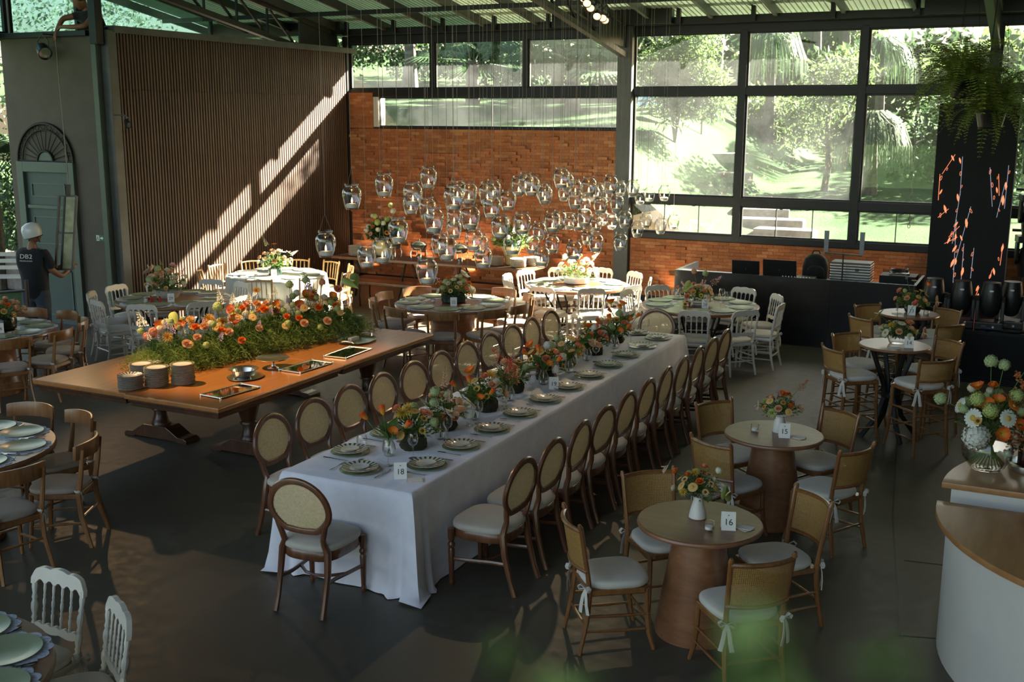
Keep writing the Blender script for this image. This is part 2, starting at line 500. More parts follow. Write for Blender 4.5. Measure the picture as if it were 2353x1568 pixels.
# ------------------------------------------------------------------ floor
XL, XR, YB = -12.75, 3.4, 18.6
mb = MB(); mb.box((-5.8, 7.8, -.06), (19.0, 22.0, .12))
struct('floor', mb, M['floor'], smooth=False)
# shallow saw-cut joints in the slab beside the bar
for p, q in (((-.95, 9.2), (-.62, 7.0)), ((-.62, 7.0), (-.1, 7.15)), ((-1.25, 11.9), (-.95, 9.2)), ((-.75, 8.3), (.6, 8.5))):
    mb = MB(); mb.bar((p[0], p[1], .001), (q[0], q[1], .001), .012, .003)
    struct('floor_joint', mb, M['steel'], bpy.data.objects['floor'], smooth=False)

# ------------------------------------------------------------------ brick back wall
def add_bricks(owner, regions, budget, seed):
    rs = random.Random(seed)
    bw, bh, g = .188, .054, .003
    big = MB(); tones = []
    proud = []
    for (x0, x1, z0, z1) in regions:
        row = 0; z = z0
        while z+bh <= z1+.01:
            x = x0-(row % 2)*(bw/2)
            while x < x1:
                a, b_ = max(x, x0), min(x+bw, x1)
                if b_-a > .03:
                    if b_-a > bw*.9 and rs.random() < .17 and len(proud) < budget: proud.append(((a+b_)/2, z+bh/2, rs.uniform(.038, .06)))
                    else:
                        t = rs.random(); dd = rs.uniform(0, .006)
                        big.box(((a+b_)/2, YB+.02-dd/2, z+bh/2), (b_-a, .04+dd, bh)); tones += [t]*6
                x += bw+g
            z += bh+g; row += 1
    o = big.build('brick_courses', M['brick'], owner, smooth=False)
    o['kind'] = 'stuff'
    at = o.data.attributes.new('tone', 'FLOAT', 'FACE'); at.data.foreach_set('value', tones)
    one = MB(); one.box((0, 0, 0), (bw, .09, bh)); me = one.mesh('brick', M['brick'], smooth=False, bevel=.003)
    for x, z, d in proud:
        b = link('brick', me, owner); b.location = (x, YB+.045-d, z)

mb = MB()
mb.box(((-12.75-7.04)/2, YB+.14, 1.52), (5.71, .2, 3.04)); mb.box((-12.48, YB+.14, 3.38), (.54, .2, .68))
wb = struct('wall_back', mb, M['mortar'], smooth=False)
add_bricks(wb, [(-12.75, -7.06, .12, 3.03), (-12.75, -12.2, 3.04, 3.74)], 215, 3)
mb = MB(); mb.box(((-6.75+3.4)/2, YB+.14, .575), (10.15, .2, 1.15))
wb2 = struct('wall_back_right', mb, M['mortar'], smooth=False)
add_bricks(wb2, [(-6.75, .6, .12, 1.14)], 85, 4)
mb = MB(); mb.box((-4.7, YB-.015, .06), (16.1, .03, .12)); struct('baseboard_back', mb, M['steel'], smooth=False)
# white plastered reveal at the far-left end of the slot window
mb = MB(); mb.box((-12.14, YB+.14, 3.36), (.12, .24, .60)); struct('trim_1', mb, M['white_pot'], smooth=False)

# ------------------------------------------------------------------ steel posts and rails of the glazing
TR = [1]
def trim(c, d, mat='steel'):
    TR[0] += 1
    mb = MB(); mb.box(c, d); return struct('trim_%d' % TR[0], mb, M[mat], smooth=False, bevel=.006)
YW = YB+.08
trim((-6.905, YW-.06, 2.5), (.27, .22, 5.0), 'steel_grey')        # big column
trim((-12.80, YW-.04, 2.4), (.10, .2, 4.8))                       # corner post
for x0, x1, z0, z1 in ((-12.75, -7.04, 4.66, 4.82), (-12.75, -7.04, 3.64, 3.79), (-6.77, 3.4, 4.67, 4.82), (-6.77, 3.4, 3.65, 3.77), (-6.77, 3.4, 1.78, 1.92), (-6.77, 3.4, 1.15, 1.26)):
    trim(((x0+x1)/2, YW, (z0+z1)/2), (x1-x0, .14, z1-z0))
trim(((-12.2-7.04)/2, YW, 3.045), (5.16, .14, .03))
for x in (-10.85, -8.88): trim((x, YW, 4.22), (.10, .13, .9))
for x in (-4.835, -2.89, -.95, .99, 2.93): trim((x, YW, 2.96), (.12, .15, 3.5))
trim((-12.14, YW, 3.34), (.04, .12, .6))

WN = [0]
def window(x0, x1, z0, z1, bars=(), mat='pane', y=None, barw=.014):
    WN[0] += 1; y = YW if y is None else y
    t = .028
    f = MB()
    f.box(((x0+x1)/2, y, z1-t/2), (x1-x0, .05, t)); f.box(((x0+x1)/2, y, z0+t/2), (x1-x0, .05, t))
    f.box((x0+t/2, y, (z0+z1)/2), (t, .05, z1-z0-2*t)); f.box((x1-t/2, y, (z0+z1)/2), (t, .05, z1-z0-2*t))
    w = struct('window_%d' % WN[0], f, M['steel'], smooth=False)
    xs = [x0+t]+list(bars)+[x1-t]
    for b in bars:
        q = MB(); q.box((b, y, (z0+z1)/2), (barw, .04, z1-z0-2*t)); q.build('glazing_bar', M['steel'], w, smooth=False)
    for a, b in zip(xs[:-1], xs[1:]):
        q = MB(); q.box(((a+b)/2, y, (z0+z1)/2), (b-a-.006, .006, z1-z0-2*t)); q.build('pane', M[mat], w, smooth=False)
    return w
for a, b in ((-12.74, -10.9), (-10.8, -8.93), (-8.83, -7.04)): window(a, b, 3.79, 4.66)
window(-12.1, -7.04, 3.06, 3.64, (-9.58,), barw=.006)
cols = [(-6.77, -4.895), (-4.775, -2.95), (-2.83, -1.01), (-.89, .93), (1.05, 2.87)]
for i, (a, b) in enumerate(cols):
    window(a, b, 3.77, 4.67); window(a, b, 1.92, 3.65)
    w = (b-a)/3
    win = window(a, b, 1.26, 1.78, (a+w, a+2*w))
    for k in (.38, .62):                                         # small black catches under the rail
        q = MB(); q.box((a+(b-a)*k, YW-.05, 1.765), (.05, .04, .035)); q.build('catch', M['steel'], win, smooth=False)

# ------------------------------------------------------------------ slatted wall
mb = MB(); mb.box((XL-.10, 15.53, 2.28), (.1, 6.2, 4.56)); wl = struct('wall_left', mb, M['slat_back'], smooth=False)
pitch = .064; y0 = 12.53
lo = MB(); lo.box((0, 0, 0), (.045, .036, 3.655)); lo = lo.mesh('slat', M['slat'], smooth=False, bevel=.003)
hi = MB(); hi.box((0, 0, 0), (.045, .036, .84)); hi = hi.mesh('slat', M['slat'], smooth=False, bevel=.003)
for k in range(94):
    y = y0+pitch*k
    o = link('slat', lo, wl); o.location = (XL-.03, y, 1.8275)
    o = link('slat', hi, wl); o.location = (XL-.03, y, 4.08)
trim((XL-.02, 15.62, 4.53), (.2, 6.35, .1), 'steel_grey')
trim((XL-.02, 12.41, 2.26), (.16, .17, 4.5), 'steel_grey')
trim((XL-.14, 12.27, 2.3), (.10, .10, 4.9), 'door_frame')
trim((XL-.05, 12.22, 4.75), (.14, .14, .9), 'steel')
trim((XL-.11, 18.52, 2.3), (.12, .1, 4.6), 'steel')

# ------------------------------------------------------------------ rendered wall with the arched door
GX0, GX1, GY = -14.93, -12.92, 12.30
mb = MB(); mb.box(((GX0+GX1)/2, GY+.11, 2.215), (GX1-GX0, .22, 4.43)); struct('wall_left_front', mb, M['grey_wall'], smooth=False)
trim((-14.0, GY+.05, 4.47), (1.95, .26, .08), 'steel')
d = MB()                                                         # door frame
dx0, dx1, dz = -14.74, -13.50, 2.56
d.box((dx0+.07, GY-.03, dz/2), (.14, .08, dz)); d.box((dx1-.07, GY-.03, dz/2), (.14, .08, dz)); d.box(((dx0+dx1)/2, GY-.03, dz-.08), (dx1-dx0-.28, .08, .16))
door = struct('door_1', d, M['door_frame'], smooth=False, bevel=.006)
q = MB(); q.box(((dx0+dx1)/2, GY-.004, 1.2), (dx1-dx0-.28, .02, 2.4)); leafd = q.build('door_leaf', M['door_green'], door, smooth=False)
for cx, w in ((-14.12, .72),):
    for z0, z1 in ((2.02, 2.22), (1.28, 1.70), (.14, .85)):
        q = MB()
        for (a, b) in (((cx-w/2, z0), (cx+w/2, z0)), ((cx-w/2, z1), (cx+w/2, z1)), ((cx-w/2, z0), (cx-w/2, z1)), ((cx+w/2, z0), (cx+w/2, z1))):
            q.bar((a[0], GY-.018, a[1]), (b[0], GY-.018, b[1]), .02, .02)
        q.build('door_panel', M['door_frame'], leafd, smooth=False)
q = MB(); q.box((-14.05, GY-.04, 1.86), (1.0, .05, .05)); q.build('door_rail', M['door_frame'], leafd, smooth=False)
q = MB(); q.box((-13.82, GY-.03, 1.1), (.03, .03, .12)); q.build('handle', M['silver'], leafd)
fl = MB()                                                        # wrought fanlight above the frame
cx, rz = (dx0+dx1)/2, dz
for r, w in ((.60, .022), (.50, .012), (.17, .02)):
    fl.tube([(cx+r*math.cos(a), GY-.03, rz+r*.98*math.sin(a)) for a in [PI*k/24 for k in range(25)]], w, 6)
for k in range(1, 13):
    a = PI*k/13
    fl.tube([(cx+.17*math.cos(a), GY-.03, rz+.17*math.sin(a)), (cx+.5*math.cos(a), GY-.03, rz+.49*math.sin(a))], .007, 5)
for k in range(13):
    a = PI*(k+.5)/13
    for s in (-1, 1):
        fl.tube([(cx+(.5+.1*t)*math.cos(a+s*.1*math.sin(PI*t)), GY-.03, rz+(.5+.1*t)*.98*math.sin(a+s*.1*math.sin(PI*t))) for t in (0, .25, .5, .75, 1)], .006, 5)
fl.tube([(cx-.6, GY-.03, rz+.01), (cx+.6, GY-.03, rz+.01)], .014, 6)
fl.build('fanlight', M['iron'], door)
q = MB(); q.prism([(cx+.16*math.cos(PI*k/12), rz+.16*math.sin(PI*k/12)) for k in range(13)], lambda a, b, t: (a, t, b), GY-.03, GY-.01); q.build('fanlight_hub', M['door_frame'], door, smooth=False)

# ------------------------------------------------------------------ roof
def roof_z(y): return 4.92+.17*(YB-y)
roof = bpy.data.objects.new('ceiling', None); C.objects.link(roof); roof['kind'] = 'structure'
def roof_mat(name, col, tl):
    m, nt, b = _new(name)
    f = _noise(nt, _coords(nt, (6, .6, 1)), 1.5, 4)
    out = _ramp(nt, f, [(.3, tuple(c*.75 for c in col)), (.7, col)])
    nt.links.new(out, b.inputs['Base Color']); b.inputs['Roughness'].default_value = .4
    t = nt.nodes.new('ShaderNodeBsdfTranslucent'); nt.links.new(out, t.inputs[0])
    mx = nt.nodes.new('ShaderNodeMixShader'); mx.inputs[0].default_value = tl
    nt.links.new(b.outputs[0], mx.inputs[1]); nt.links.new(t.outputs[0], mx.inputs[2])
    nt.links.new(mx.outputs[0], nt.nodes['Material Output'].inputs[0]); return m
M['roof_clear'] = roof_mat('milky green roof sheet', (.30, .37, .23), .07)
M['roof_green'] = roof_mat('shade-darkened green roof sheet', (.09, .16, .10), .045)  # darker colour stands in for tree shade on the left sheets
M['roof_metal'] = plain('dark roof sheet', (.06, .065, .06), .45, .4)
def sheet(x0, x1, ya, yb, mat):
    s = MB(); n = 12; w = (x1-x0)/n
    xs = []
    for k in range(n): xs += [(x0+k*w, 0), (x0+k*w+w*.62, 0), (x0+k*w+w*.72, .014), (x0+k*w+w*.9, .014)]
    xs.append((x1, 0))
    rows = [[(x, y, roof_z(y)+.09+h+dz) for x, h in xs] for y, dz in ((ya, 0), (yb, 0))]
    m = len(xs); vs = rows[0]+rows[1]; fs = [(k, k+1, m+k+1, m+k) for k in range(m-1)]
    s.add(vs, fs); s.build('roof_sheet', mat, roof, smooth=False)
xr = [-16.05+1.07*k for k in range(20)]
for k in range(19):
    x0, x1 = xr[k], xr[k+1]
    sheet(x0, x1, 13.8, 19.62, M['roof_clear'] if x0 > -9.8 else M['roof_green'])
    sheet(x0, x1, -4.0, 13.9, M['roof_metal'])
for x in xr:
    r_ = MB(); r_.bar((x, -4, roof_z(-4)), (x, 19.6, roof_z(19.6)), .06, .14); r_.build('rafter', M['steel_grey'] if x > -7 else M['steel_warm'], roof, smooth=False)
for y in (17.0, 15.3, 13.6, 11.9):
    r_ = MB(); r_.bar((-16, y, roof_z(y)-.11), (3.2, y, roof_z(y)-.11), .05, .08); r_.build('purlin', M['steel'], roof, smooth=False)
# eave girder: two rails with short struts between, solid box ends
for x0, x1 in ((-12.7, -8.2), (-6.0, -2.0)):
    for z, h in ((5.20, .09),):
        r_ = MB(); r_.bar((x0, YB-.25, z), (x1, YB-.25, z), .09, h); r_.build('girder_rail', M['steel'], roof, smooth=False)
    n = int((x1-x0)/1.05)
    for k in range(n+1):
        x = x0+.1+(x1-x0-.2)*k/n
        r_ = MB(); r_.box((x, YB-.25, 5.0), (.07, .07, .36)); r_.build('girder_strut', M['steel'], roof, smooth=False)
for x0, x1 in ((-8.2, -6.0), (-2.0, 3.2), (-16, -12.7)):
    r_ = MB(); r_.box(((x0+x1)/2, YB-.25, 5.03), (x1-x0, .16, .42)); r_.build('girder_box', M['steel'], roof, smooth=False)
r_ = MB(); r_.box((-4.8, YB-.12, 4.87), (16.2, .12, .12)); r_.build('wall_plate', M['steel'], roof, smooth=False)
def truss(x):
    t = thing('roof_truss', None, None); del_keys = None
    t['kind'] = 'structure'
    ya, yb = 18.4, 4.0
    zt = lambda y: roof_z(y)-.10; zb = lambda y: roof_z(y)-.62
    for f_, nm in ((zt, 'top_chord'), (zb, 'bottom_chord')):
        q = MB(); q.bar((x, ya, f_(ya)), (x, yb, f_(yb)), .11, .09); q.build(nm, M['steel_warm'], t, smooth=False)
    n = 16
    for k in range(n):
        a = ya-1.2+(yb-ya+1.2)*k/n; b = ya-1.2+(yb-ya+1.2)*(k+1)/n
        q = MB(); q.bar((x, a, zb(a)), (x, b, zt(b)), .035, .035); q.build('diagonal', M['steel'], t, smooth=False)
        q = MB(); q.bar((x, b, zb(b)), (x, b, zt(b)), .035, .035); q.build('web_post', M['steel'], t, smooth=False)
    q = MB(); q.add([(x, ya+.1, zt(ya)), (x, ya-1.1, zt(ya-1.1)), (x, ya-1.1, zb(ya-1.1)), (x, ya+.1, zb(ya)+.1)], [(0, 1, 2, 3)])
    q2 = MB(); q2.prism([(ya+.1, zt(ya)), (ya-1.1, zt(ya-1.1)), (ya-1.1, zb(ya-1.1)), (ya+.1, zb(ya)+.12)], lambda a, b, tt: (tt, a, b), x-.02, x+.02)
    q2.build('gusset', M['steel_warm'], t, smooth=False)
    return t
for x in (-12.95, -6.9, -.95): truss(x)

# glazed gable above the slatted wall and a plain side wall further forward
GW = -14.98
for a, b in ((12.55, 13.9), (13.98, 17.2)):
    WN[0] += 1
    za, zb_ = roof_z(a)-.05, roof_z(b)-.05
    f = MB(); f.bar((GW, a, 4.4), (GW, b, 4.4), .06, .06); f.bar((GW, a, 4.4), (GW, a, za), .06, .06, (0, 1, 0)); f.bar((GW, b, 4.4), (GW, b, zb_), .06, .06, (0, 1, 0))
    w = struct('window_%d' % WN[0], f, M['steel'], smooth=False)
    q = MB(); q.prism([(a, 4.42), (b, 4.42), (b, zb_), (a, za)], lambda u, v, t: (t, u, v), GW-.004, GW+.004); q.build('pane', M['pane_dirty'], w, smooth=False)
for a, b, bars in ((9.4, 12.45, True), (6.2, 9.3, False)):
    WN[0] += 1
    za, zb_ = roof_z(a)-.05, roof_z(b)-.05
    f = MB(); f.bar((GW, a, 4.48), (GW, b, 4.48), .1, .14); f.bar((GW, b, 4.48), (GW, b, zb_), .06, .06, (0, 1, 0)); f.bar((GW, b-.9, 4.5), (GW, a+.4, za), .07, .07)
    w = struct('window_%d' % WN[0], f, M['steel'], smooth=False)
    q = MB(); q.prism([(a, 4.5), (b, 4.5), (b, zb_), (a, za)], lambda u, v, t: (t, u, v), GW-.054, GW-.046); q.build('pane', M['pane_dirty'], w, smooth=False)
mb = MB(); mb.box((GW-.15, 16.0, 2.2), (.2, 5.4, 4.4)); struct('wall_left_outer', mb, M['grey_wall'], smooth=False)
mb = MB(); mb.box((GW-.1, 2.6, 2.2), (.2, 12.0, 4.4)); struct('wall_left_near', mb, M['grey_wall'], smooth=False)

mb = MB(); mb.prism([(-4, 0), (18.6, 0), (18.6, roof_z(18.6)+.08), (-4, roof_z(-4)+.08)], lambda a, b, t: (t, a, b), 3.4, 3.6); struct('wall_right', mb, M['grey_wall'], smooth=False)
# ------------------------------------------------------------------ chairs (each faces +Y, back at -Y, origin on the floor)
def cushion(w0, w1, d, z0, h, y=0, round_=.5, n=28):
    """seat pad: w0 wide at the front, w1 at the back"""
    out = []
    for k in range(n):
        a = 2*PI*k/n; c, s = math.cos(a), math.sin(a)
        e = .62
        x = abs(c)**e*(1 if c >= 0 else -1); yy = abs(s)**e*(1 if s >= 0 else -1)
        w = w1+(w0-w1)*(yy+1)/2
        out.append((x*w/2, y+yy*d/2))
    cy = y
    rings = []
    for sc, zz in ((.94, 0), (1.0, .22), (1.01, .5), (.99, .74), (.93, .9), (.75, .98), (.45, 1.02), (.1, 1.04)):
        rings.append([(x*sc, cy+(yy-cy)*sc, z0+h*zz) for x, yy in out])
    m = MB(); m.loft(rings); return m
def turned(p, q, r, beads, n=8):
    """turned spindle between two points; beads: (t, factor)"""
    p, q = Vector(p), Vector(q)
    pts = [p+(q-p)*t for t, f in beads]; m = MB(); m.tube(pts, [r*f for t, f in beads], n); return m
def bow(scale=1.0):
    m = MB()
    for s in (-1, 1):
        m.tube([(0, 0, 0), (s*.03, -.012, .022), (s*.05, -.014, .008), (s*.04, -.012, -.012), (0, 0, 0)], [.006, .009, .010, .009, .005], 5, sx=1.5, sy=.4)
        m.tube([(0, 0, 0), (s*.014, -.012, -.05), (s*.022, -.016, -.105), (s*.034, -.012, -.165)], [.006, .010, .011, .012], 5, sx=1.3, sy=.3)
    m.v = [(x*scale, y*scale, z*scale) for x, y, z in m.v]
    return m
BOW = bow().mesh('ribbon_bow', M['cream'])
BOW_T = bow(.55).mesh('cushion_tie', M['taupe'])

def medallion_chair():
    t = thing('medallion_chair', None, None)
    def lean(z): return -.205-.13*max(0, z-.45)-.10*max(0, z-.7)**2
    N = 40; ring = []
    for k in range(N):
        a = 2*PI*k/N; c, s = math.cos(a), math.sin(a)
        w = .226 if s > 0 else .226-.045*s*s
        x = w*c; z = .735+(.203*s if s > 0 else .188*s)
        if s < -.55: z += .05*max(0, 1-(x/.12)**2)*.6
        ring.append((x, lean(z), z))
    f = MB(); f.tube(ring, .025, 8, closed=True, sx=1.0, sy=.72, up=(0, 1, 0)); f.build('back_frame', M['rosewood'], t)
    f = MB(); inner = [(x*.93, y-.003, .735+(z-.735)*.94) for x, y, z in ring]
    inner2 = [(x, y+.006, z) for x, y, z in inner]
    f.loft([inner, inner2]); f.build('cane_panel', M['cane_pale'], t, smooth=False)
    for s in (-1, 1):
        pts = [(s*.198, lean(.66), .665), (s*.178, lean(.6), .60), (s*.158, lean(.53), .53), (s*.155, -.20, .485), (s*.178, -.195, .43), (s*.185, -.215, .28), (s*.183, -.26, .10), (s*.186, -.295, .0)]
        m = MB(); m.tube(pts, [.018, .021, .021, .022, .027, .024, .020, .022], 8, sx=.95, sy=1.0); m.build('rear_leg', M['rosewood'], t)
        prof = [(.014, 0), (.019, .015), (.022, .035), (.016, .05), (.018, .06), (.024, .27), (.018, .285), (.027, .30), (.027, .315), (.018, .33), (.023, .345), (.026, .36), (.026, .43)]
        m = MB(); m.lathe(prof, 10, (s*.212, .20, 0)); m.build('front_leg', M['rosewood'], t)
        m = MB(); m.tube([(s*.21, .20, .20), (s*.192, .05, .205), (s*.175, -.1, .215), (s*.184, -.23, .225)], .014, 6, sx=.7, sy=1.1, up=(0, 0, 1)); m.build('stretcher', M['rosewood'], t)
    m = MB(); m.tube([(-.182, .02, .205), (-.09, -.06, .205), (0, -.085, .205), (.09, -.06, .205), (.182, .02, .205)], .013, 6, sx=1.0, sy=.8, up=(0, 0, 1)); m.build('stretcher', M['rosewood'], t)
    m = MB(); out = []
    for k in range(32):
        a = 2*PI*k/32; c, s = math.cos(a), math.sin(a); e = .6
        x = abs(c)**e*(1 if c >= 0 else -1); yy = abs(s)**e*(1 if s >= 0 else -1)
        out.append((x*(.205+.035*(yy+1)/2), yy*.225))
    m.loft([[(x*k, y*k, z) for x, y in out] for k, z in ((.97, .365), (1, .375), (1, .425), (.97, .435))]); m.build('seat_rail', M['rosewood'], t)
    cushion(.50, .425, .465, .43, .062).build('seat', M['seat_linen'], t)
    return t

def napoleon_chair():
    t = thing('napoleon_chair', None, None); W = M['white_paint']
    def lean(z): return -.18-.16*max(0, z-.42)
    beads = [(0, 1.0), (.06, 1.0), (.09, 1.35), (.13, 1.0), (.2, 1.5), (.28, 1.55), (.34, .9), (.38, 1.35), (.43, .9), (.52, 1.5), (.6, 1.5), (.66, .9), (.7, 1.3), (.76, .9), (.86, 1.3), (1, 1.2)]
    for s in (-1, 1):
        turned((s*.172, lean(.45), .45), (s*.190, lean(.80), .795), .0125, beads).build('back_post', W, t)
        m = MB(); m.tube([(s*.172, -.18, .46), (s*.175, -.18, .36), (s*.182, -.20, .18), (s*.192, -.245, 0)], [.017, .018, .016, .013], 8); m.build('rear_leg', W, t)
        m = MB(); m.tube([(s*.185, .185, .42), (s*.185, .187, .36), (s*.188, .195, .30), (s*.195, .205, .1), (s*.198, .21, 0)], [.020, .023, .018, .016, .012], 8); m.build('front_leg', W, t)
        for z in (.14, .24):
            m = MB(); m.tube([(s*.192, .20, z), (s*.187, 0, z), (s*.185, -.20, z)], [.008, .011, .008], 6); m.build('stretcher', W, t)
    for y, z in ((.20, .19), (-.205, .19), (.20, .27)):
        m = MB(); m.tube([(-.19, y, z), (0, y, z), (.19, y, z)], [.008, .011, .008], 6); m.build('stretcher', W, t)
    for x in (-.105, -.035, .035, .105):
        turned((x*.98, lean(.56), .555), (x, lean(.785), .785), .0062, beads, 6).build('spindle', W, t)
    top = []
    n = 36
    for k in range(n+1):
        u = -1+2*k/n; x = .207*u
        z = .835+.030*(1-abs(u)**3)+.010*abs(math.sin(PI*1.5*(u+1)))-.035*max(0, abs(u)-.86)/.14
        top.append((x, z))
    bot = []
    for k in range(n+1):
        u = 1-2*k/n; x = .207*u
        ph = (u*.207+.175)/.07
        z = .772+.028*abs(math.sin(PI*ph)) if abs(x) < .175 else .768
        bot.append((x, z))
    m = MB(); m.prism(top+bot, lambda a, b, tt: (a, lean(b)-.012*(1-(a/.21)**2)+tt, b), -.013, .013); m.build('top_rail', W, t, angle=50)
    lr = [(-.172, .535)]+[(-.172+.344*k/24, .555+.012*abs(math.sin(PI*(k/24*5)))) for k in range(25)]+[(.172, .535)]+[(.172-.344*k/12, .528-.012*abs(math.cos(PI*(k/12*2.5)))) for k in range(1, 12)]
    m = MB(); m.prism(lr, lambda a, b, tt: (a, lean(b)+tt, b), -.009, .009); m.build('lower_rail', W, t, angle=50)
    m = MB(); m.loft([[(x*k, y*k, z) for x, y in [(-.19, -.19), (.19, -.19), (.205, .19), (.12, .215), (-.12, .215), (-.205, .19)]] for k, z in ((.97, .385), (1, .395), (1, .42), (.98, .428))]); m.build('seat_frame', W, t, angle=30)
    cushion(.43, .39, .42, .428, .045, .01).build('cushion', M['cream'], t)
    for s in (-1, 1): part('ribbon_bow', BOW, t, (s*.178, -.205, .425))
    return t

def bistro_chair():
    t = thing('bistro_chair', None, None); W = M['honey']
    def lean(z): return -.185-.20*max(0, z-.42)
    for s in (-1, 1):
        m = MB(); m.tube([(s*.185, lean(.80)+.012, .79), (s*.178, lean(.6), .6), (s*.172, -.185, .42), (s*.175, -.20, .24), (s*.192, -.265, 0)], [.013, .017, .021, .019, .014], 8, sx=.9, sy=1.2); m.build('rear_leg', W, t)
        m = MB(); m.tube([(s*.178, .175, .42), (s*.182, .18, .25), (s*.198, .205, 0)], [.020, .019, .013], 8); m.build('front_leg', W, t)
        m = MB(); m.tube([(s*.188, .19, .17), (s*.183, -.20, .20)], .010, 6); m.build('stretcher', W, t)
        part('cushion_tie', BOW_T, t, (s*.176, -.212, .44), None, .8)
        m = MB(); m.tube([(s*.172+.024*math.cos(a), -.186+.026*math.sin(a), .455) for a in [2*PI*k/10 for k in range(10)]], .006, 5, closed=True, sx=.5, sy=1.6, up=(0, 0, 1)); m.build('cushion_strap', M['cream'], t)
    m = MB(); m.tube([(-.19, .19, .22), (.19, .19, .22)], .010, 6); m.build('stretcher', W, t)
    m = MB(); m.tube([(-.18, -.2, .24), (.18, -.2, .24)], .010, 6); m.build('stretcher', W, t)
    r = MB(); rings = []
    for k in range(17):
        u = -1+2*k/16; x = .225*u; yb = .075*u*u
        zt = .835-.012*abs(u)**3; zb = .712
        rings.append([(x, lean(.78)+yb-.024, zb), (x, lean(.78)+yb-.034, zt), (x, lean(.78)+yb-.010, zt), (x, lean(.78)+yb+.0, zb)])
    r.loft(rings); r.build('top_rail', W, t, angle=40, bevel=.003)
    m = MB(); m.loft([[(x*k, y*k, z) for x, y in [(-.185, -.195), (.185, -.195), (.20, .12), (.15, .205), (-.15, .205), (-.20, .12)]] for k, z in ((.96, .385), (1, .395), (1, .425), (.98, .43))]); m.build('seat_frame', W, t, angle=30)
    cushion(.42, .375, .42, .43, .052, .01).build('cushion', M['taupe'], t)
    return t

def cane_chair(h=0.0, name='cane_chair'):
    """low chair (h=0) or counter stool (legs longer by h)"""
    t = thing(name, None, None); W = M['cane_frame']; z0 = .42+h
    def lean(z): return -.185-.17*max(0, z-z0)
    for s in (-1, 1):
        zt = z0+.445-(.11 if h else 0)
        m = MB(); m.tube([(s*.198, lean(zt)-.008, zt), (s*.198, lean(zt), zt-.025), (s*.196, lean(zt-.04), zt-.04), (s*.182, lean(z0+.1), z0+.1), (s*.178, -.187, z0-.02), (s*.182, -.205, z0*.5), (s*.192, -.25, 0)], [.010, .018, .015, .016, .019, .017, .013], 8); m.build('rear_leg', W, t)
        m = MB(); m.tube([(s*.18, .18, z0-.01), (s*.182, .185, z0*.6), (s*.19, .20, z0*.25), (s*.205, .23, 0)], [.018, .018, .016, .013], 8); m.build('front_leg', W, t)
        for z in ((.14, .24) if not h else (.16, .30, .44)):
            m = MB(); m.tube([(s*.192, .20, z), (s*.186, 0, z), (s*.186, -.21, z+.01)], [.008, .0105, .008], 6); m.build('stretcher', W, t)
        part('ribbon_bow', BOW, t, (s*.182, -.215, z0+.02), (0, 0, s*.5))
    for y, z in (((.20, .19), (-.215, .19)) if not h else ((.20, .22), (-.215, .22), (.20, .40), (-.21, .40))):
        m = MB(); m.tube([(-.19, y, z), (0, y, z), (.19, y, z)], [.008, .0105, .008], 6); m.build('stretcher', W, t)
    zb, zt = z0+.13-(.03 if h else 0), z0+.40-(.10 if h else 0)
    curve = lambda x: -.055*(1-(x/.2)**2)
    for z, r in ((zt, .015), (zb, .014)):
        m = MB(); m.tube([(.195*u, lean(z)+curve(.195*u), z) for u in [-1+2*k/10 for k in range(11)]], r, 7); m.build('back_rail', W, t)
    g = MB(); rings = []
    for k in range(15):
        x = -.186+.372*k/14; y = lambda z: lean(z)+curve(x)
        rings.append([(x, y(zb)-.002, zb), (x, y(zt)-.002, zt), (x, y(zt)+.002, zt), (x, y(zb)+.002, zb)])
    g.loft(rings); g.build('cane_panel', M['cane_gold'], t, smooth=True, angle=50)
    m = MB(); m.loft([[(x*k, y*k, z) for x, y in [(-.19, -.2), (.19, -.2), (.205, .16), (.16, .21), (-.16, .21), (-.205, .16)]] for k, z in ((.96, z0-.04), (1, z0-.03), (1, z0-.005), (.98, z0))]); m.build('seat_frame', W, t, angle=30)
    cushion(.43, .385, .42, z0, .058, .01).build('cushion', M['cream'], t)
    return t

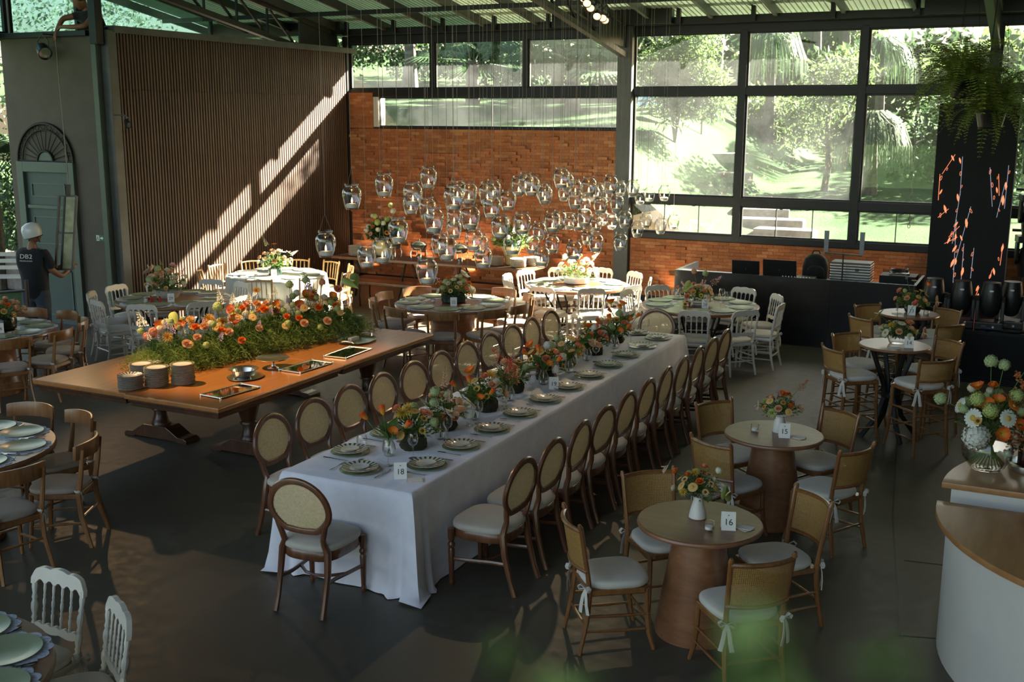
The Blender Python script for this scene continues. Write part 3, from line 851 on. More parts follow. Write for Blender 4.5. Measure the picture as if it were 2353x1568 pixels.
def chiavari_chair():
    t = thing('chiavari_chair', None, None); W = M['gold_wood']
    def lean(z): return -.18-.16*max(0, z-.42)
    for s in (-1, 1):
        m = MB(); m.tube([(s*.19, lean(.865), .865), (s*.19, lean(.84), .84), (s*.176, lean(.5), .5), (s*.175, -.185, .4), (s*.182, -.2, .2), (s*.19, -.24, 0)], [.010, .016, .015, .018, .016, .012], 8); m.build('rear_leg', W, t)
        m = MB(); m.tube([(s*.18, .18, .42), (s*.186, .19, .2), (s*.195, .205, 0)], [.018, .016, .012], 8); m.build('front_leg', W, t)
        for z in (.14, .24):
            m = MB(); m.tube([(s*.19, .20, z), (s*.184, -.205, z)], .009, 6); m.build('stretcher', W, t)
        part('ribbon_bow', BOW, t, (s*.178, -.205, .43))
    for y, z in ((.195, .19), (-.2, .19)):
        m = MB(); m.tube([(-.188, y, z), (.188, y, z)], .009, 6); m.build('stretcher', W, t)
    for z in (.825, .545):
        m = MB(); m.tube([(.188*u, lean(z)-.03*(1-u*u), z+.012*(1-u*u)) for u in [-1+2*k/8 for k in range(9)]], .012, 6); m.build('back_rail', W, t)
    for x in (-.105, -.035, .035, .105):
        u = x/.188
        m = MB(); m.tube([(x*.95, lean(.545)-.03*(1-u*u), .55), (x, lean(.68)-.03*(1-u*u), .69), (x, lean(.825)-.03*(1-u*u), .83)], [.007, .010, .007], 6); m.build('spindle', W, t)
    m = MB(); m.loft([[(x*k, y*k, z) for x, y in [(-.185, -.19), (.185, -.19), (.2, .16), (.15, .205), (-.15, .205), (-.2, .16)]] for k, z in ((.96, .385), (1, .395), (1, .42), (.98, .426))]); m.build('seat_frame', W, t, angle=30)
    cushion(.42, .385, .41, .426, .05, .01).build('cushion', M['cream'], t)
    return t

PROTO = {}
def place(kind, fn, loc, rz, label, cat, group):
    if kind not in PROTO:
        o = fn(); PROTO[kind] = o
    else: o = copy_tree(PROTO[kind])
    o.location = loc; o.rotation_euler = (0, 0, rz)
    tag(o, label, cat, group); return o

# ------------------------------------------------------------------ round tables
def disc_top(r, z, th, mat, parent, n=56, name='tabletop'):
    m = MB(); m.lathe([(0, z-th), (r-.02, z-th), (r-.004, z-th+.006), (r, z-th*.5), (r-.004, z-.005), (r-.012, z), (0, z)], n); return m.build(name, mat, parent, angle=30)
def drum_table(name, label, loc, r, kind):
    t = thing(name, label, 'table', loc)
    if kind == 'drum':
        disc_top(r, .76, .045, M['table_wood'], t)
        m = MB(); m.lathe([(.36, 0), (.37, .02), (.36, .12), (.31, .36), (.30, .5), (.315, .62), (.35, .715)], 32); m.build('pedestal', M['table_wood'], t)
    elif kind == 'cone':
        disc_top(r, .76, .035, M['top_wood'], t)
        m = MB(); m.lathe([(.265, 0), (.268, .02), (.155, .725)], 36); m.build('pedestal', M['table_wood'], t)
    elif kind == 'iron':
        disc_top(r, .76, .045, M['table_wood'], t)
        for k in range(6):
            a = 2*PI*k/6+.3
            pts = [(rr*math.cos(a), rr*math.sin(a), z) for rr, z in ((.52, .715), (.46, .55), (.34, .36), (.36, .18), (.46, 0))]
            m = MB(); m.tube(pts, .016, 7); m.build('leg', M['iron'], t)
        m = MB(); m.tube([(.34*math.cos(2*PI*k/20), .34*math.sin(2*PI*k/20), .36) for k in range(20)], .010, 6, closed=True); m.build('ring', M['iron'], t)
    elif kind == 'bistro':
        disc_top(r, .985, .03, M['top_wood'], t)
        for k in range(4):
            a = 2*PI*k/4+.55
            pts = [(rr*math.cos(a), rr*math.sin(a), z) for rr, z in ((.24, .955), (.17, .78), (.085, .56), (.075, .42), (.13, .22), (.30, 0))]
            m = MB(); m.tube(pts, .021, 8, sx=1.2, sy=.8); m.build('leg', M['iron'], t)
        m = MB(); m.lathe([(.10, .43), (.10, .47)], 16); m.build('collar', M['iron'], t)
    return t
def cloth_round(r, z, mat, seed, flare=.10, folds=13):
    rs = random.Random(seed); n = folds*10; rings = []
    ph = [rs.uniform(0, 2*PI) for _ in range(6)]
    for j, (rr, zz, amp) in enumerate(((.0, z, 0), (r*.6, z, 0), (r-.01, z, 0), (r, z-.008, 0), (r+.008, z-.05, .004), (r+.02, z-.2, .014), (r+.035, z-.42, .028), (r+.05, z-.62, .04), (r+.06, .012, .05))):
        ring = []
        for k in range(n):
            a = 2*PI*k/n
            w = amp*(math.sin(folds*a+ph[0])+.5*math.sin((folds*2+1)*a+ph[1])+.3*math.sin(5*a+ph[2]))
            ring.append(((rr+w)*math.cos(a), (rr+w)*math.sin(a), zz))
        rings.append(ring)
    m = MB(); m.loft(rings[1:], cap=False); m.f.append(tuple(range(n))[::-1]); return m

WORDN = {'13': 'thirteen', '14': 'fourteen', '15': 'fifteen', '16': 'sixteen', '20': 'twenty', '22': 'twenty-two', '26': 'twenty-six', '28': 'twenty-eight', '29': 'twenty-nine'}
TABLES = {
 '29': dict(c=(-10.94, 11.51), r=.8, kind='iron', chair='napoleon', ang=[-148, -107, 178, 144, -68, 104, 74, 3, 32, -28], label='round wooden table with iron legs beside the slatted wall, numbered twenty-nine', ref='its card', card=-52),
 '28': dict(c=(-11.13, 14.05), r=.8, kind='cloth', chair='chiavari', ang=[-146, -178, 148, 110, 80, 47, 12, -65, -27], label='round table under a pale sage floor-length cloth', ref='its card', card=-55),
 '22': dict(c=(-7.29, 13.0), r=.8, kind='drum', chair='bistro', ang=[-176, -147, 149, 74, 40, -2, -105, -68, -32], label='round wooden drum table numbered twenty-two behind the long table', ref='its card', card=-55),
 '21': dict(c=(-6.42, 15.34), r=.8, kind='iron', chair='napoleon', ang=[-170, -133, 160, 127, 92, 58, 23, -20, -94, -56], label='sunlit round table with the white bouquet near the brick wall', ref='the wine glass', card=-30),
 '20': dict(c=(-4.19, 14.41), r=.8, kind='iron', chair='napoleon', ang=[141, 108, 73, 37, -5, -43, -77, 175, -148], label='round table numbered twenty set with wine glasses before the black booth', ref='its card', card=-60),
 '26': dict(c=(-11.3, 8.75), r=.8, kind='drum', chair='bistro', ang=[112, 79, 45, 9, -24], label='round wooden drum table numbered twenty-six beyond the buffet corner', ref='its card', card=-10),
 'near': dict(c=(-7.5, 5.35), r=.8, kind='drum', chair='bistro', ang=[105, 72, 30, -12], label='round wooden table in front of the buffet, cut off by the picture edge', ref='the buffet side', card=120),
 'corner': dict(c=(-4.62, 2.78), r=.8, kind='iron', chair='napoleon', ang=[92, 58], label='round wooden table in the bottom corner nearest the long table chairs', ref='the buffet side', card=120),
}
CH = dict(napoleon=(napoleon_chair, .87, 'white carved spindle-back chair', 'white spindle-back chairs'), bistro=(bistro_chair, .86, 'wide-rail brown chair', 'wide-rail wooden chairs'),
          chiavari=(chiavari_chair, .97, 'golden wooden spindle-back chair', 'golden spindle-back chairs'))
def clockwise(angs, start):
    order = sorted(range(len(angs)), key=lambda i: (start-angs[i]) % 360)
    return {i: k for k, i in enumerate(order)}
for key, T in TABLES.items():
    c = T['c']; fn, rr, desc, grp = CH[T['chair']]
    if T['kind'] == 'cloth':
        t = thing('round_table', 'round table frame hidden under the pale sage cloth', 'table', (*c, 0))
        disc_top(.78, .75, .03, M['table_wood'], t)
        m = MB(); m.lathe([(.25, 0), (.06, .05), (.06, .72)], 16); m.build('pedestal', M['iron'], t)
        o = cloth_round(.8, .76, M['sage_cloth'], 5).build('tablecloth', M['sage_cloth'], angle=60); o.location = (*c, 0)
        tag(o, 'pale sage floor-length cloth draped over the round table', 'tablecloth')
    else: drum_table('round_table', T['label'], (*c, 0), T['r'], T['kind'])
    rank = clockwise(T['ang'], T['card'])
    for i, a in enumerate(T['ang']):
        a_ = RAD(a); jit = rnd.uniform(-.08, .08)
        where = {'21': 'at the sunlit white-bouquet table', 'near': 'at the cut-off table', 'corner': 'at the bottom-corner table'}.get(key, 'at table %s' % WORDN.get(key, key))
        end = 'from %s' % T['ref'] if key in ('near', 'corner') else 'clockwise from %s' % T['ref']
        lab = '%s %s, %s %s' % (desc, where, ORD[rank[i]], end)
        place(T['chair'], fn, (c[0]+rr*math.cos(a_), c[1]+rr*math.sin(a_), 0), a_+PI/2+jit, lab, 'chair', grp+' '+where)

# small cane chairs and counter stools
SMALL = {
 '16': ((-1.83, 6.47), .4, 'cone', [(-144, .58), (134, .52), (43, .57), (-48, .57)], 'small round wooden table numbered sixteen on a cone pedestal'),
 '15': ((-1.86, 8.66), .4, 'cone', [(144, .52), (-115, .52), (57, .51), (-29, .56)], 'small round wooden table numbered fifteen on a cone pedestal'),
 '14': ((-1.32, 11.69), .355, 'bistro', [(141, .47), (-142, .46), (48, .49), (-49, .47)], 'tall small round table numbered fourteen on curved iron legs'),
 '13': ((-1.41, 13.70), .35, 'bistro', [(141, .47), (-133, .47), (55, .45), (-45, .47)], 'tall small round table numbered thirteen on curved iron legs'),
}
SIDE = {'16': ['on the long-table side nearest the room edge', 'on the long-table side away from the room edge', 'on the bar side farther back', 'in the very front'],
        '15': ['back on the long-table side', 'front on the long-table side', 'back on the bar side', 'front on the bar side'],
        '14': ['back on the long-table side', 'front on the long-table side', 'back on the stage side', 'front on the stage side'],
        '13': ['back on the long-table side', 'front on the long-table side', 'back on the stage side', 'front on the stage side']}
SIDE['16'] = ['front on the long-table side', 'back on the long-table side', 'back on the bar side', 'front on the bar side']
for key, (c, r, kind, chs, lab) in SMALL.items():
    drum_table('small_table' if kind == 'cone' else 'tall_table', lab, (*c, 0), r, kind)
    for i, (a, rr) in enumerate(chs):
        a_ = RAD(a); stool = kind == 'bistro'
        L = 'cane-back %s with cream cushion at table %s, %s' % ('counter stool' if stool else 'low chair', WORDN[key], SIDE[key][i])
        place('stool' if stool else 'cane', (lambda: cane_chair(.24, 'cane_stool')) if stool else cane_chair, (c[0]+rr*math.cos(a_), c[1]+rr*math.sin(a_), 0), a_+PI/2+rnd.uniform(-.06, .06), L, 'stool' if stool else 'chair',
              'cane stools at the tall tables' if stool else 'low cane chairs at the small tables')

# ------------------------------------------------------------------ long table
LX0, LX1, LY0, LY1, LZ = -4.84, -3.74, 6.08, 12.26, .76
t = thing('long_table', 'long banquet table frame hidden under the white cloth', 'table', ((LX0+LX1)/2, (LY0+LY1)/2, 0))
m = MB(); m.box((0, 0, .735), (LX1-LX0-.02, LY1-LY0-.02, .03)); m.build('tabletop', M['table_wood'], t, smooth=False)
for sx in (-1, 1):
    for sy in (-1, 0, 1):
        m = MB(); m.box((sx*.42, sy*2.8, .36), (.06, .06, .72)); m.build('leg', M['table_wood'], t, smooth=False)
def long_cloth():
    rs = random.Random(11)
    per = []                                                    # perimeter points with outward normals, denser at corners
    def edge(p, q, n):
        for k in range(n): per.append((p[0]+(q[0]-p[0])*k/n, p[1]+(q[1]-p[1])*k/n))
    edge((LX0, LY0), (LX1, LY0), 40); edge((LX1, LY0), (LX1, LY1), 150); edge((LX1, LY1), (LX0, LY1), 40); edge((LX0, LY1), (LX0, LY0), 150)
    n = len(per); cx, cy = (LX0+LX1)/2, (LY0+LY1)/2
    hw, hh = (LX1-LX0)/2, (LY1-LY0)/2
    arc = [0]
    for i in range(1, n): arc.append(arc[-1]+math.dist(per[i], per[i-1]))
    rings = []
    ph = [rs.uniform(0, 6.28) for _ in range(6)]
    for z, out, amp, cor in ((.762, -.012, 0, 0), (.757, 0, 0, 0), (.72, .006, .002, .01), (.55, .018, .006, .03), (.35, .026, .010, .045), (.15, .032, .014, .065), (.03, .04, .018, .085), (.008, .05, .028, .10)):
        ring = []
        for i, (x, y) in enumerate(per):
            ex = abs(abs(x-cx)-hw) < 1e-6; ey = abs(abs(y-cy)-hh) < 1e-6
            nx = (1 if x > cx else -1) if ex else 0; ny = (1 if y > cy else -1) if ey else 0
            dcor = min(abs(abs(x-cx)-hw)+abs(abs(y-cy)-hh), 9)
            k = math.exp(-(dcor/.16)**2)
            s = arc[i]
            w = amp*(math.sin(s*5.1+ph[0])+.6*math.sin(s*9.7+ph[1])+.4*math.sin(s*17+ph[2]))*.6+cor*k*(1+.9*math.cos(dcor*42))*.62
            o = out+w
            if not (ex and ey): px, py = x+nx*o, y+ny*o
            else: px, py = x+nx*o*.8, y+ny*o*.8
            zz = z+(.02*k*math.sin(dcor*40) if z < .02 else 0)
            ring.append((px, py, max(.006, zz)))
        rings.append(ring)
    m = MB(); m.loft(rings, cap=False); m.f.append(tuple(range(n))[::-1])
    return m
o = long_cloth().build('tablecloth', M['linen'], angle=70)
tag(o, 'white floor-length cloth draped over the long banquet table', 'tablecloth')
LEFT_Y = [6.71+.534*k for k in range(11)]; RIGHT_Y = [6.59+.526*k for k in range(11)]
for i, y in enumerate(LEFT_Y):
    place('medallion', medallion_chair, (-5.17+.004*i, y, 0), -PI/2+rnd.uniform(-.05, .05), 'oval cane-back chair on the buffet side of the long table, %s from near end' % ORD[i], 'chair', 'oval cane-back chairs, buffet side')
for i, y in enumerate(RIGHT_Y):
    place('medallion', medallion_chair, (-3.40, y, 0), PI/2+rnd.uniform(-.05, .05), 'oval cane-back chair on the open side of the long table, %s from near end' % ORD[i], 'chair', 'oval cane-back chairs, open side')
place('medallion', medallion_chair, (-4.30, 5.79, 0), .06, 'oval cane-back chair alone at the near end of the long table', 'chair', 'oval cane-back chairs at the table ends')
place('medallion', medallion_chair, (-4.25, 12.46, 0), PI-.05, 'oval cane-back chair alone at the far end of the long table', 'chair', 'oval cane-back chairs at the table ends')

# ------------------------------------------------------------------ buffet of four joined tables
BX0, BX1, BY0, BY1, BZ = -8.69, -6.36, 7.18, 10.90, .78
xs, ys = [BX0, -7.475, BX1], [BY0, 9.06, BY1]
for i in range(2):
    for j in range(2):
        x0, x1, y0_, y1_ = xs[i], xs[i+1]-(.004 if i == 0 else 0), ys[j], ys[j+1]-(.004 if j == 0 else 0)
        if i == 1: y0_ -= .03*(j == 0)
        cx, cy = (x0+x1)/2, (y0_+y1_)/2
        w, h = x1-x0, y1_-y0_
        lab = 'carved pedestal buffet table, %s of the four joined' % ['near corner', 'far corner towards table twenty-nine', 'near corner with the plate stacks', 'far corner towards table twenty-two'][i*2+j]
        if i == 0 and j == 0: lab = 'carved pedestal buffet table, near corner towards table twenty-six, of the four joined'
        t = thing('buffet_table', lab, 'table', (cx, cy, 0), 0, 'four joined buffet tables')
        m = MB(); m.box((0, 0, BZ-.0225), (w, h, .045)); m.build('tabletop', M['buffet_top'], t, smooth=False, bevel=.012)
        m = MB(); m.box((0, 0, BZ-.06), (w-.05, h-.05, .03)); m.build('moulding', M['buffet_dark'], t, smooth=False, bevel=.008)
        m = MB(); m.box((0, 0, BZ-.095), (w-.09, h-.09, .04)); m.build('apron', M['buffet_dark'], t, smooth=False, bevel=.004)
        for py in ((.1,) if j == 0 else (.33,)):
            prof = [(.10, .15), (.10, .17), (.085, .19), (.065, .26), (.065, .30), (.09, .31), (.09, .33), (.075, .35), (.095, .42), (.115, .50), (.12, .56), (.10, .62), (.075, .655), (.11, .67), (.11, .67)]
            m = MB(); m.lathe(prof, 20, (0, py, 0)); ped = m.build('pedestal', M['buffet_dark'], t)
            side = [(-.42, 0), (-.42, .035), (-.38, .055), (-.30, .06), (-.22, .11), (-.15, .15), (.15, .15), (.22, .11), (.30, .06), (.38, .055), (.42, .035), (.42, 0), (.30, 0), (.27, .015), (-.27, .015), (-.30, 0)]
            m = MB(); m.prism(side, lambda a, b, tt: (a, py+tt, b), -.10, .10); m.build('sled_foot', M['buffet_dark'], ped, smooth=False, bevel=.006)

# ------------------------------------------------------------------ round bar in two halves
t = thing('bar_counter', 'white curved bar front with an oak top, nearest of the two halves', 'bar counter', (.95, 7.15, 0))
def half_disc(r, z0, z1, a0, a1, y):
    pts = [(r*math.cos(a), r*math.sin(a)+y) for a in [a0+(a1-a0)*k/40 for k in range(41)]]
    m = MB(); m.prism(pts, lambda a, b, tt: (a, b, tt), z0, z1); return m
half_disc(1.36, 0, .86, PI, 2*PI, 0).build('body', M['bar_white'], t, angle=30)
half_disc(1.43, .86, .90, PI, 2*PI, 0).build('bar_top', M['bar_wood'], t, angle=30, bevel=.006)
t = thing('bar_counter', 'white bar half with an oak top carrying the glass bowl of flowers', 'bar counter', (.95, 7.32, 0))
half_disc(1.36, 0, .93, 0, PI, 0).build('body', M['bar_white'], t, angle=30)
half_disc(1.42, .93, .97, 0, PI, 0).build('bar_top', M['bar_wood'], t, angle=30, bevel=.006)

# ------------------------------------------------------------------ console in front of the bricks
t = thing('console_table', 'long rough plank console on iron legs before the brick wall', 'console', (-9.6, 16.5, 0))
m = MB(); m.box((0, 0, .775), (3.95, .62, .05)); m.build('plank_top', M['console_wood'], t, smooth=False, bevel=.008)
for x in (-1.75, -.55, .55, 1.75):
    for s in (-1, 1):
        m = MB(); m.tube([(x-s*.10, s*.25, .75), (x+.02, s*.22, .5), (x-.02, s*.20, .3), (x-.1, s*.24, .0)], .018, 6); m.build('leg', M['iron'], t)
m = MB(); m.box((0, 0, .40), (3.2, .4, .03)); m.build('shelf', M['console_wood'], t, smooth=False)
t = thing('bench', 'dark low bench under the plank console', 'bench', (-9.9, 15.95, 0))
m = MB(); m.box((0, 0, .42), (1.9, .36, .045)); m.build('seat', M['buffet_dark'], t, smooth=False, bevel=.005)
for x in (-.8, .8):
    m = MB(); m.tube([(x, -.15, .4), (x-.02, -.16, .2), (x, -.17, 0)], .014, 6); m.build('leg', M['iron'], t)
    m = MB(); m.tube([(x, .15, .4), (x-.02, .16, .2), (x, .17, 0)], .014, 6); m.build('leg', M['iron'], t)
# ------------------------------------------------------------------ garden behind the glass
def sstep(a, b, x):
    t = min(1, max(0, (x-a)/(b-a))); return t*t*(3-2*t)
def ground_z(x, y):
    left = 2.96+.065*(y-18.9)+.05*max(0, -x-12)
    right = 1.02+.115*(y-18.9)-.10*(x+4.8)
    s = sstep(-8.0, -5.6, x)
    z = left*(1-s)+right*s
    return max(z, .1)
def grass_mat():
    m, nt, b = _new('mown grass')
    v = _coords(nt)
    f = _noise(nt, v, .5, 5); g = _noise(nt, v, 22, 5, .7)
    c = _ramp(nt, f, [(.3, (.045, .088, .042)), (.6, (.070, .122, .056)), (.8, (.10, .132, .070))])
    c2 = _ramp(nt, g, [(.3, (.6, .65, .55)), (.7, (1.25, 1.2, 1.1))])
    mx = nt.nodes.new('ShaderNodeMixRGB'); mx.blend_type = 'MULTIPLY'; mx.inputs[0].default_value = 1
    nt.links.new(c, mx.inputs[1]); nt.links.new(c2, mx.inputs[2]); nt.links.new(mx.outputs[0], b.inputs['Base Color'])
    b.inputs['Roughness'].default_value = 1.0; b.inputs['Specular IOR Level'].default_value = .05
    _bump(nt, b, g, .8, .08)
    return m
M['grass'] = grass_mat()
M['earth'] = plain('bare earth', (.09, .065, .045), .95, 0, .3, 6, .5)
M['stone'] = plain('rough stone', (.19, .165, .145), .9, 0, .25, 8, .5)
M['bark'] = plain('grey bark', (.10, .08, .06), .9, 0, .35, 14, .6)
M['leaf_pale'] = leafy('paler green leaves', (.055, .105, .03), (.13, .18, .065), .45, 2)  # paler green for shrubs and some trees
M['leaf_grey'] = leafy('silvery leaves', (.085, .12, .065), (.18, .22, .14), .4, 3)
M['leaf_wood'] = leafy('dark green wood leaves', (.022, .05, .018), (.058, .10, .036), .35, 1)  # darker green for hedges and most wood trees
M['leaf_palm'] = leafy('palm leaves', (.05, .095, .045), (.11, .17, .085), .3, 3)
nx, ny = 70, 60
V = []; F_ = []
for j in range(ny+1):
    for i in range(nx+1):
        x = -42+62*i/nx; y = 18.86+44*(j/ny)**1.4
        V.append((x, y, ground_z(x, y)+.03*math.sin(x*1.7)*math.sin(y*1.3)))
for j in range(ny):
    for i in range(nx):
        a = j*(nx+1)+i; F_.append((a, a+1, a+nx+2, a+nx+1))
mb = MB(); mb.add(V, F_); struct('lawn', mb, M['grass'], angle=60)
mb = MB(); mb.box((-10, -40, -.33), (140, 117.7, .6)); struct('ground', mb, M['grass'], smooth=False)
mb = MB(); mb.box((-41, 42, -.33), (52, 47, .6)); struct('ground_side', mb, M['grass'], smooth=False)
# stone steps climbing the lawn
for i, (x, y, w) in enumerate(((-4.35, 20.3, 1.1), (-4.75, 20.95, 1.2), (-5.15, 21.7, 1.1), (-5.7, 22.5, 1.2), (-6.3, 23.2, 1.1), (-6.6, 24.1, 1.0))):
    m = MB(); m.box((0, 0, 0), (w, .45, .22)); o = m.build('stone_step', M['stone'], smooth=False, bevel=.03)
    o.location = (x, y, ground_z(x, y)+.02); o.rotation_euler = (0, 0, .1*i)
    tag(o, 'rough stone step in the lawn, %s going up the slope' % ORD[i], 'step', 'stone steps in the lawn')

def crown_pts(rs, blobs, n):
    vol = np.array([b[3]*b[4]*b[5] for b in blobs]); vol = vol/vol.sum()
    idx = rs.choice(len(blobs), size=n, p=vol); B = np.array(blobs)[idx]
    d = rs.normal(size=(n, 3)); d /= np.linalg.norm(d, axis=1)[:, None]
    r = rs.random(n)**.45
    return B[:, :3]+d*r[:, None]*B[:, 3:6]
def tree(name, label, cat, loc, blobs, n, leaf, mat, trunks, seed, aspect=.45, droop=0.0, group=None):
    rs = np.random.default_rng(seed)
    t = thing(name, label, cat, loc, 0, group)
    P = crown_pts(rs, blobs, n)
    o = link('foliage', quads('foliage', leaf_cloud(rs, P, leaf, aspect, droop), M[mat]), t); o['kind'] = 'stuff'
    m = MB()
    for pts, r in trunks: m.tube(pts, r, 7)
    m.build('trunk', M['bark'], t)
    return t
def gz(x, y): return (x, y, ground_z(x, y)-.05)
# wood along the crest
rs0 = random.Random(21)
WOOD = [(-29, 40, 7.5), (-25.5, 37, 6), (-22.5, 39, 7), (-19.5, 36.5, 6.5), (-17.0, 35.0, 5), (-15.2, 38, 7.5), (-13.2, 33.5, 5.5), (-11.6, 37, 6.5), (-10.2, 33, 3.2), (-7.6, 37, 2.4), (-5.6, 35, 2.6), (-2.6, 36, 3.4), (-.5, 33, 4.0), (2.5, 34, 6), (5.5, 32, 6)]
for i, (x, y, h) in enumerate(WOOD):
    blobs = [(rs0.uniform(-1.3, 1.3), rs0.uniform(-.8, .8), h*rs0.uniform(.35, .85), rs0.uniform(1.1, 1.8), rs0.uniform(.9, 1.4), rs0.uniform(.9, 1.6)*h/6) for _ in range(7)]+[(0, 0, h*.2, 1.9, 1.2, h*.2)]
    tree('wood_tree', 'dense green tree in the wood above the lawn, %s from the slatted wall side' % ORD[i], 'tree', gz(x, y), blobs, 2100, .34, 'leaf_wood' if i % 3 else 'leaf_pale',
         [([(0, 0, 0), (.1, 0, h*.4), (-.1, .1, h*.8)], [.16, .12, .05])], 100+i, .5, .2, 'trees of the wood above the lawn')
# low hedge where the grass ends
for i, (x0, y0_, x1, y1_) in enumerate(((-28, 36.5, -22, 35.2), (-22, 35.2, -17.5, 33.6), (-17.5, 33.6, -13.2, 31.4))):
    n = 9
    blobs = [((x1-x0)*k/n, (y1_-y0_)*k/n, .55+rs0.uniform(0, .3), .6, .5, .65) for k in range(n+1)]
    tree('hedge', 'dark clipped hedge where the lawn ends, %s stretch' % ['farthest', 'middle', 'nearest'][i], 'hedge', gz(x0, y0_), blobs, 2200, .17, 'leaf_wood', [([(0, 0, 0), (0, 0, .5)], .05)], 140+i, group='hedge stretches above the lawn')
# bare trunks standing at the crest
for i, (x, y, h) in enumerate(((-18.3, 30, 6.5), (-11.6, 30, 6), (-7.9, 33.5, 7), (-6.7, 34, 7), (-6.2, 36, 7.5))):
    t = thing('tall_tree', 'tall bare tree trunk at the edge of the lawn, %s from the slatted wall side' % ORD[i], 'tree', gz(x, y), 0, 'tall trunks at the lawn edge')
    m = MB(); m.tube([(0, 0, 0), (.05, 0, 1.0), (-.05, .05, h*.5), (.15, 0, h)], [.30, .18, .15, .10], 9); tr = m.build('trunk', M['bark'], t)
    m = MB(); m.tube([(0, 0, h*.45), (.5, .1, h*.65), (.9, 0, h*.85)], [.08, .06, .03], 6); m.build('branch', M['bark'], tr)
    rs = np.random.default_rng(180+i)
    P = crown_pts(rs, [(.3, 0, h+.4, 1.5, 1.2, 1.0), (-.6, .2, h*.86, .9, .8, .6), (.9, 0, h*.88, .8, .7, .5)], 1200)
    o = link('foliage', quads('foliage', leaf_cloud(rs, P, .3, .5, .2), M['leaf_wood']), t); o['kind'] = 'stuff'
# fan palms close behind the upper windows
def fan_leaf(rs, R_=1.0, n=26):
    m = MB()
    for k in range(n):
        a = -1.9+3.8*k/(n-1); L = R_*(.75+.25*math.cos(a*.7)); d = .30*L
        c, s = math.sin(a), math.cos(a)
        w = .035*R_
        pts = [(0, 0, 0), (c*L*.5-s*w, s*L*.5+c*w, .03), (c*L, s*L, -d*.55), (c*L*.5+s*w, s*L*.5-c*w, .03)]
        m.add(pts, [(0, 1, 2, 3)])
    m.tube([(0, -1.0*R_, -.12), (0, -.5*R_, .0), (0, 0, 0)], [.014, .012, .01], 5)
    return m
FAN = fan_leaf(None).mesh('palm_leaf', M['leaf_palm'])
for i, (x, y, n, hh, sc) in enumerate(((-14.2, 26.5, 17, 1.2, 1.35), (-10.9, 25.6, 18, 1.2, 1.5), (-12.6, 28.5, 12, 1.6, 1.2))):
    t = thing('fan_palm', 'fan palm with wide folded leaves behind the upper windows, %s from the slatted wall side' % ORD[i], 'palm', gz(x, y), 0, 'fan palms behind the glass')
    m = MB(); m.tube([(0, 0, 0), (0, 0, hh)], [.2, .16], 9); m.build('trunk', M['bark'], t)
    r2 = random.Random(60+i)
    for k in range(n):
        az = 2*PI*k/n+r2.uniform(-.2, .2); el = r2.uniform(-.35, 1.0); L = r2.uniform(.75, 1.2)*sc
        d = Vector((math.cos(az)*math.cos(el), math.sin(az)*math.cos(el), math.sin(el)))
        q = d.to_track_quat('Y', 'Z')
        o = link('palm_leaf', FAN, t); o.location = Vector((0, 0, hh))+d*L*.95; o.rotation_euler = q.to_euler(); o.scale = (sc*.8, sc*.8, sc*.8)
# planting in front of the tall windows
tree('feathery_tree', 'pale feathery tree behind the tall windows beside the steel column', 'tree', gz(-8.3, 25), [(0, 0, 2.6, 1.2, .9, .9), (.5, 0, 1.9, 1.0, .8, .8), (-.4, .2, 3.3, .8, .7, .8), (.3, 0, 3.9, .6, .6, .6)], 3600, .26, 'leaf_grey', [([(0, 0, 0), (.1, 0, 1.5), (0, 0, 3)], [.09, .07, .04])], 201, .16)
tree('willowy_shrub', 'many-stemmed willowy shrub just behind the tall windows', 'shrub', gz(-7.2, 22.4), [(.1, 0, 1.75, .75, .6, .55), (.5, -.1, 1.3, .65, .5, .5), (-.35, 0, 1.4, .6, .5, .6), (.7, 0, .85, .6, .45, .45), (0, -.2, .9, .6, .4, .6), (.2, 0, 2.3, .6, .5, .4)], 5200, .2, 'leaf_pale',
     [([(0, 0, 0), (.03*k, .02*k, .7), (.07*k, .04*k, 1.5)], [.028, .022, .008]) for k in (-3, -2, -1, 0, 1, 2, 3)], 202, .16, .1)
tree('dark_tree', 'dark leafy tree with hanging foliage behind the feathery tree', 'tree', gz(-8.5, 30), [(0, 0, 3.1, 1.5, 1, 1.1), (1.1, 0, 3.6, 1.0, .9, .9), (.2, 0, 4.6, 1.6, 1, .9), (1.5, 0, 2.2, .5, .5, 1.2)], 3000, .3, 'leaf_wood', [([(0, 0, 0), (.1, 0, 3)], [.12, .08])], 203, .45, .5)
tree('slender_tree', 'slender light-barked tree standing alone on the lawn', 'tree', gz(-4.55, 25), [(-.1, 0, 2.0, .9, .7, .7), (.3, 0, 2.6, .8, .7, .5), (-.6, 0, 1.4, .6, .5, .5), (.1, 0, 1.2, .9, .6, .35)], 2600, .16, 'leaf_pale', [([(0, 0, 0), (.06, 0, .6), (-.02, 0, 1.4), (.08, 0, 2.4)], [.085, .07, .05, .03]), ([(0, 0, 1.2), (.5, 0, 1.9), (.7, 0, 2.5)], [.04, .03, .015])], 204, .3)
tree('lawn_bush', 'rounded green bush on the lawn left of the slender tree', 'shrub', gz(-6.3, 28.5), [(0, 0, .7, 1.2, .8, .7), (-.9, .3, .9, .9, .7, .8), (.9, 0, .5, .8, .6, .5)], 2600, .18, 'leaf_pale', [([(0, 0, 0), (0, 0, .7)], .06)], 205, .45)
tree('flower_hedge', 'tall dense hedge at the far side of the lawn', 'hedge', gz(-2.6, 27.5), [(0, 0, .5, 1.0, .7, .9), (1.0, 0, .6, 1.0, .7, 1.0), (2.1, 0, .9, 1.1, .7, 1.2), (.6, 0, 1.5, 1.2, .7, .7), (2, 0, 2.0, 1.2, .8, .9)], 4200, .17, 'leaf_wood', [([(0, 0, 0), (0, 0, .7)], .06)], 206, .45)
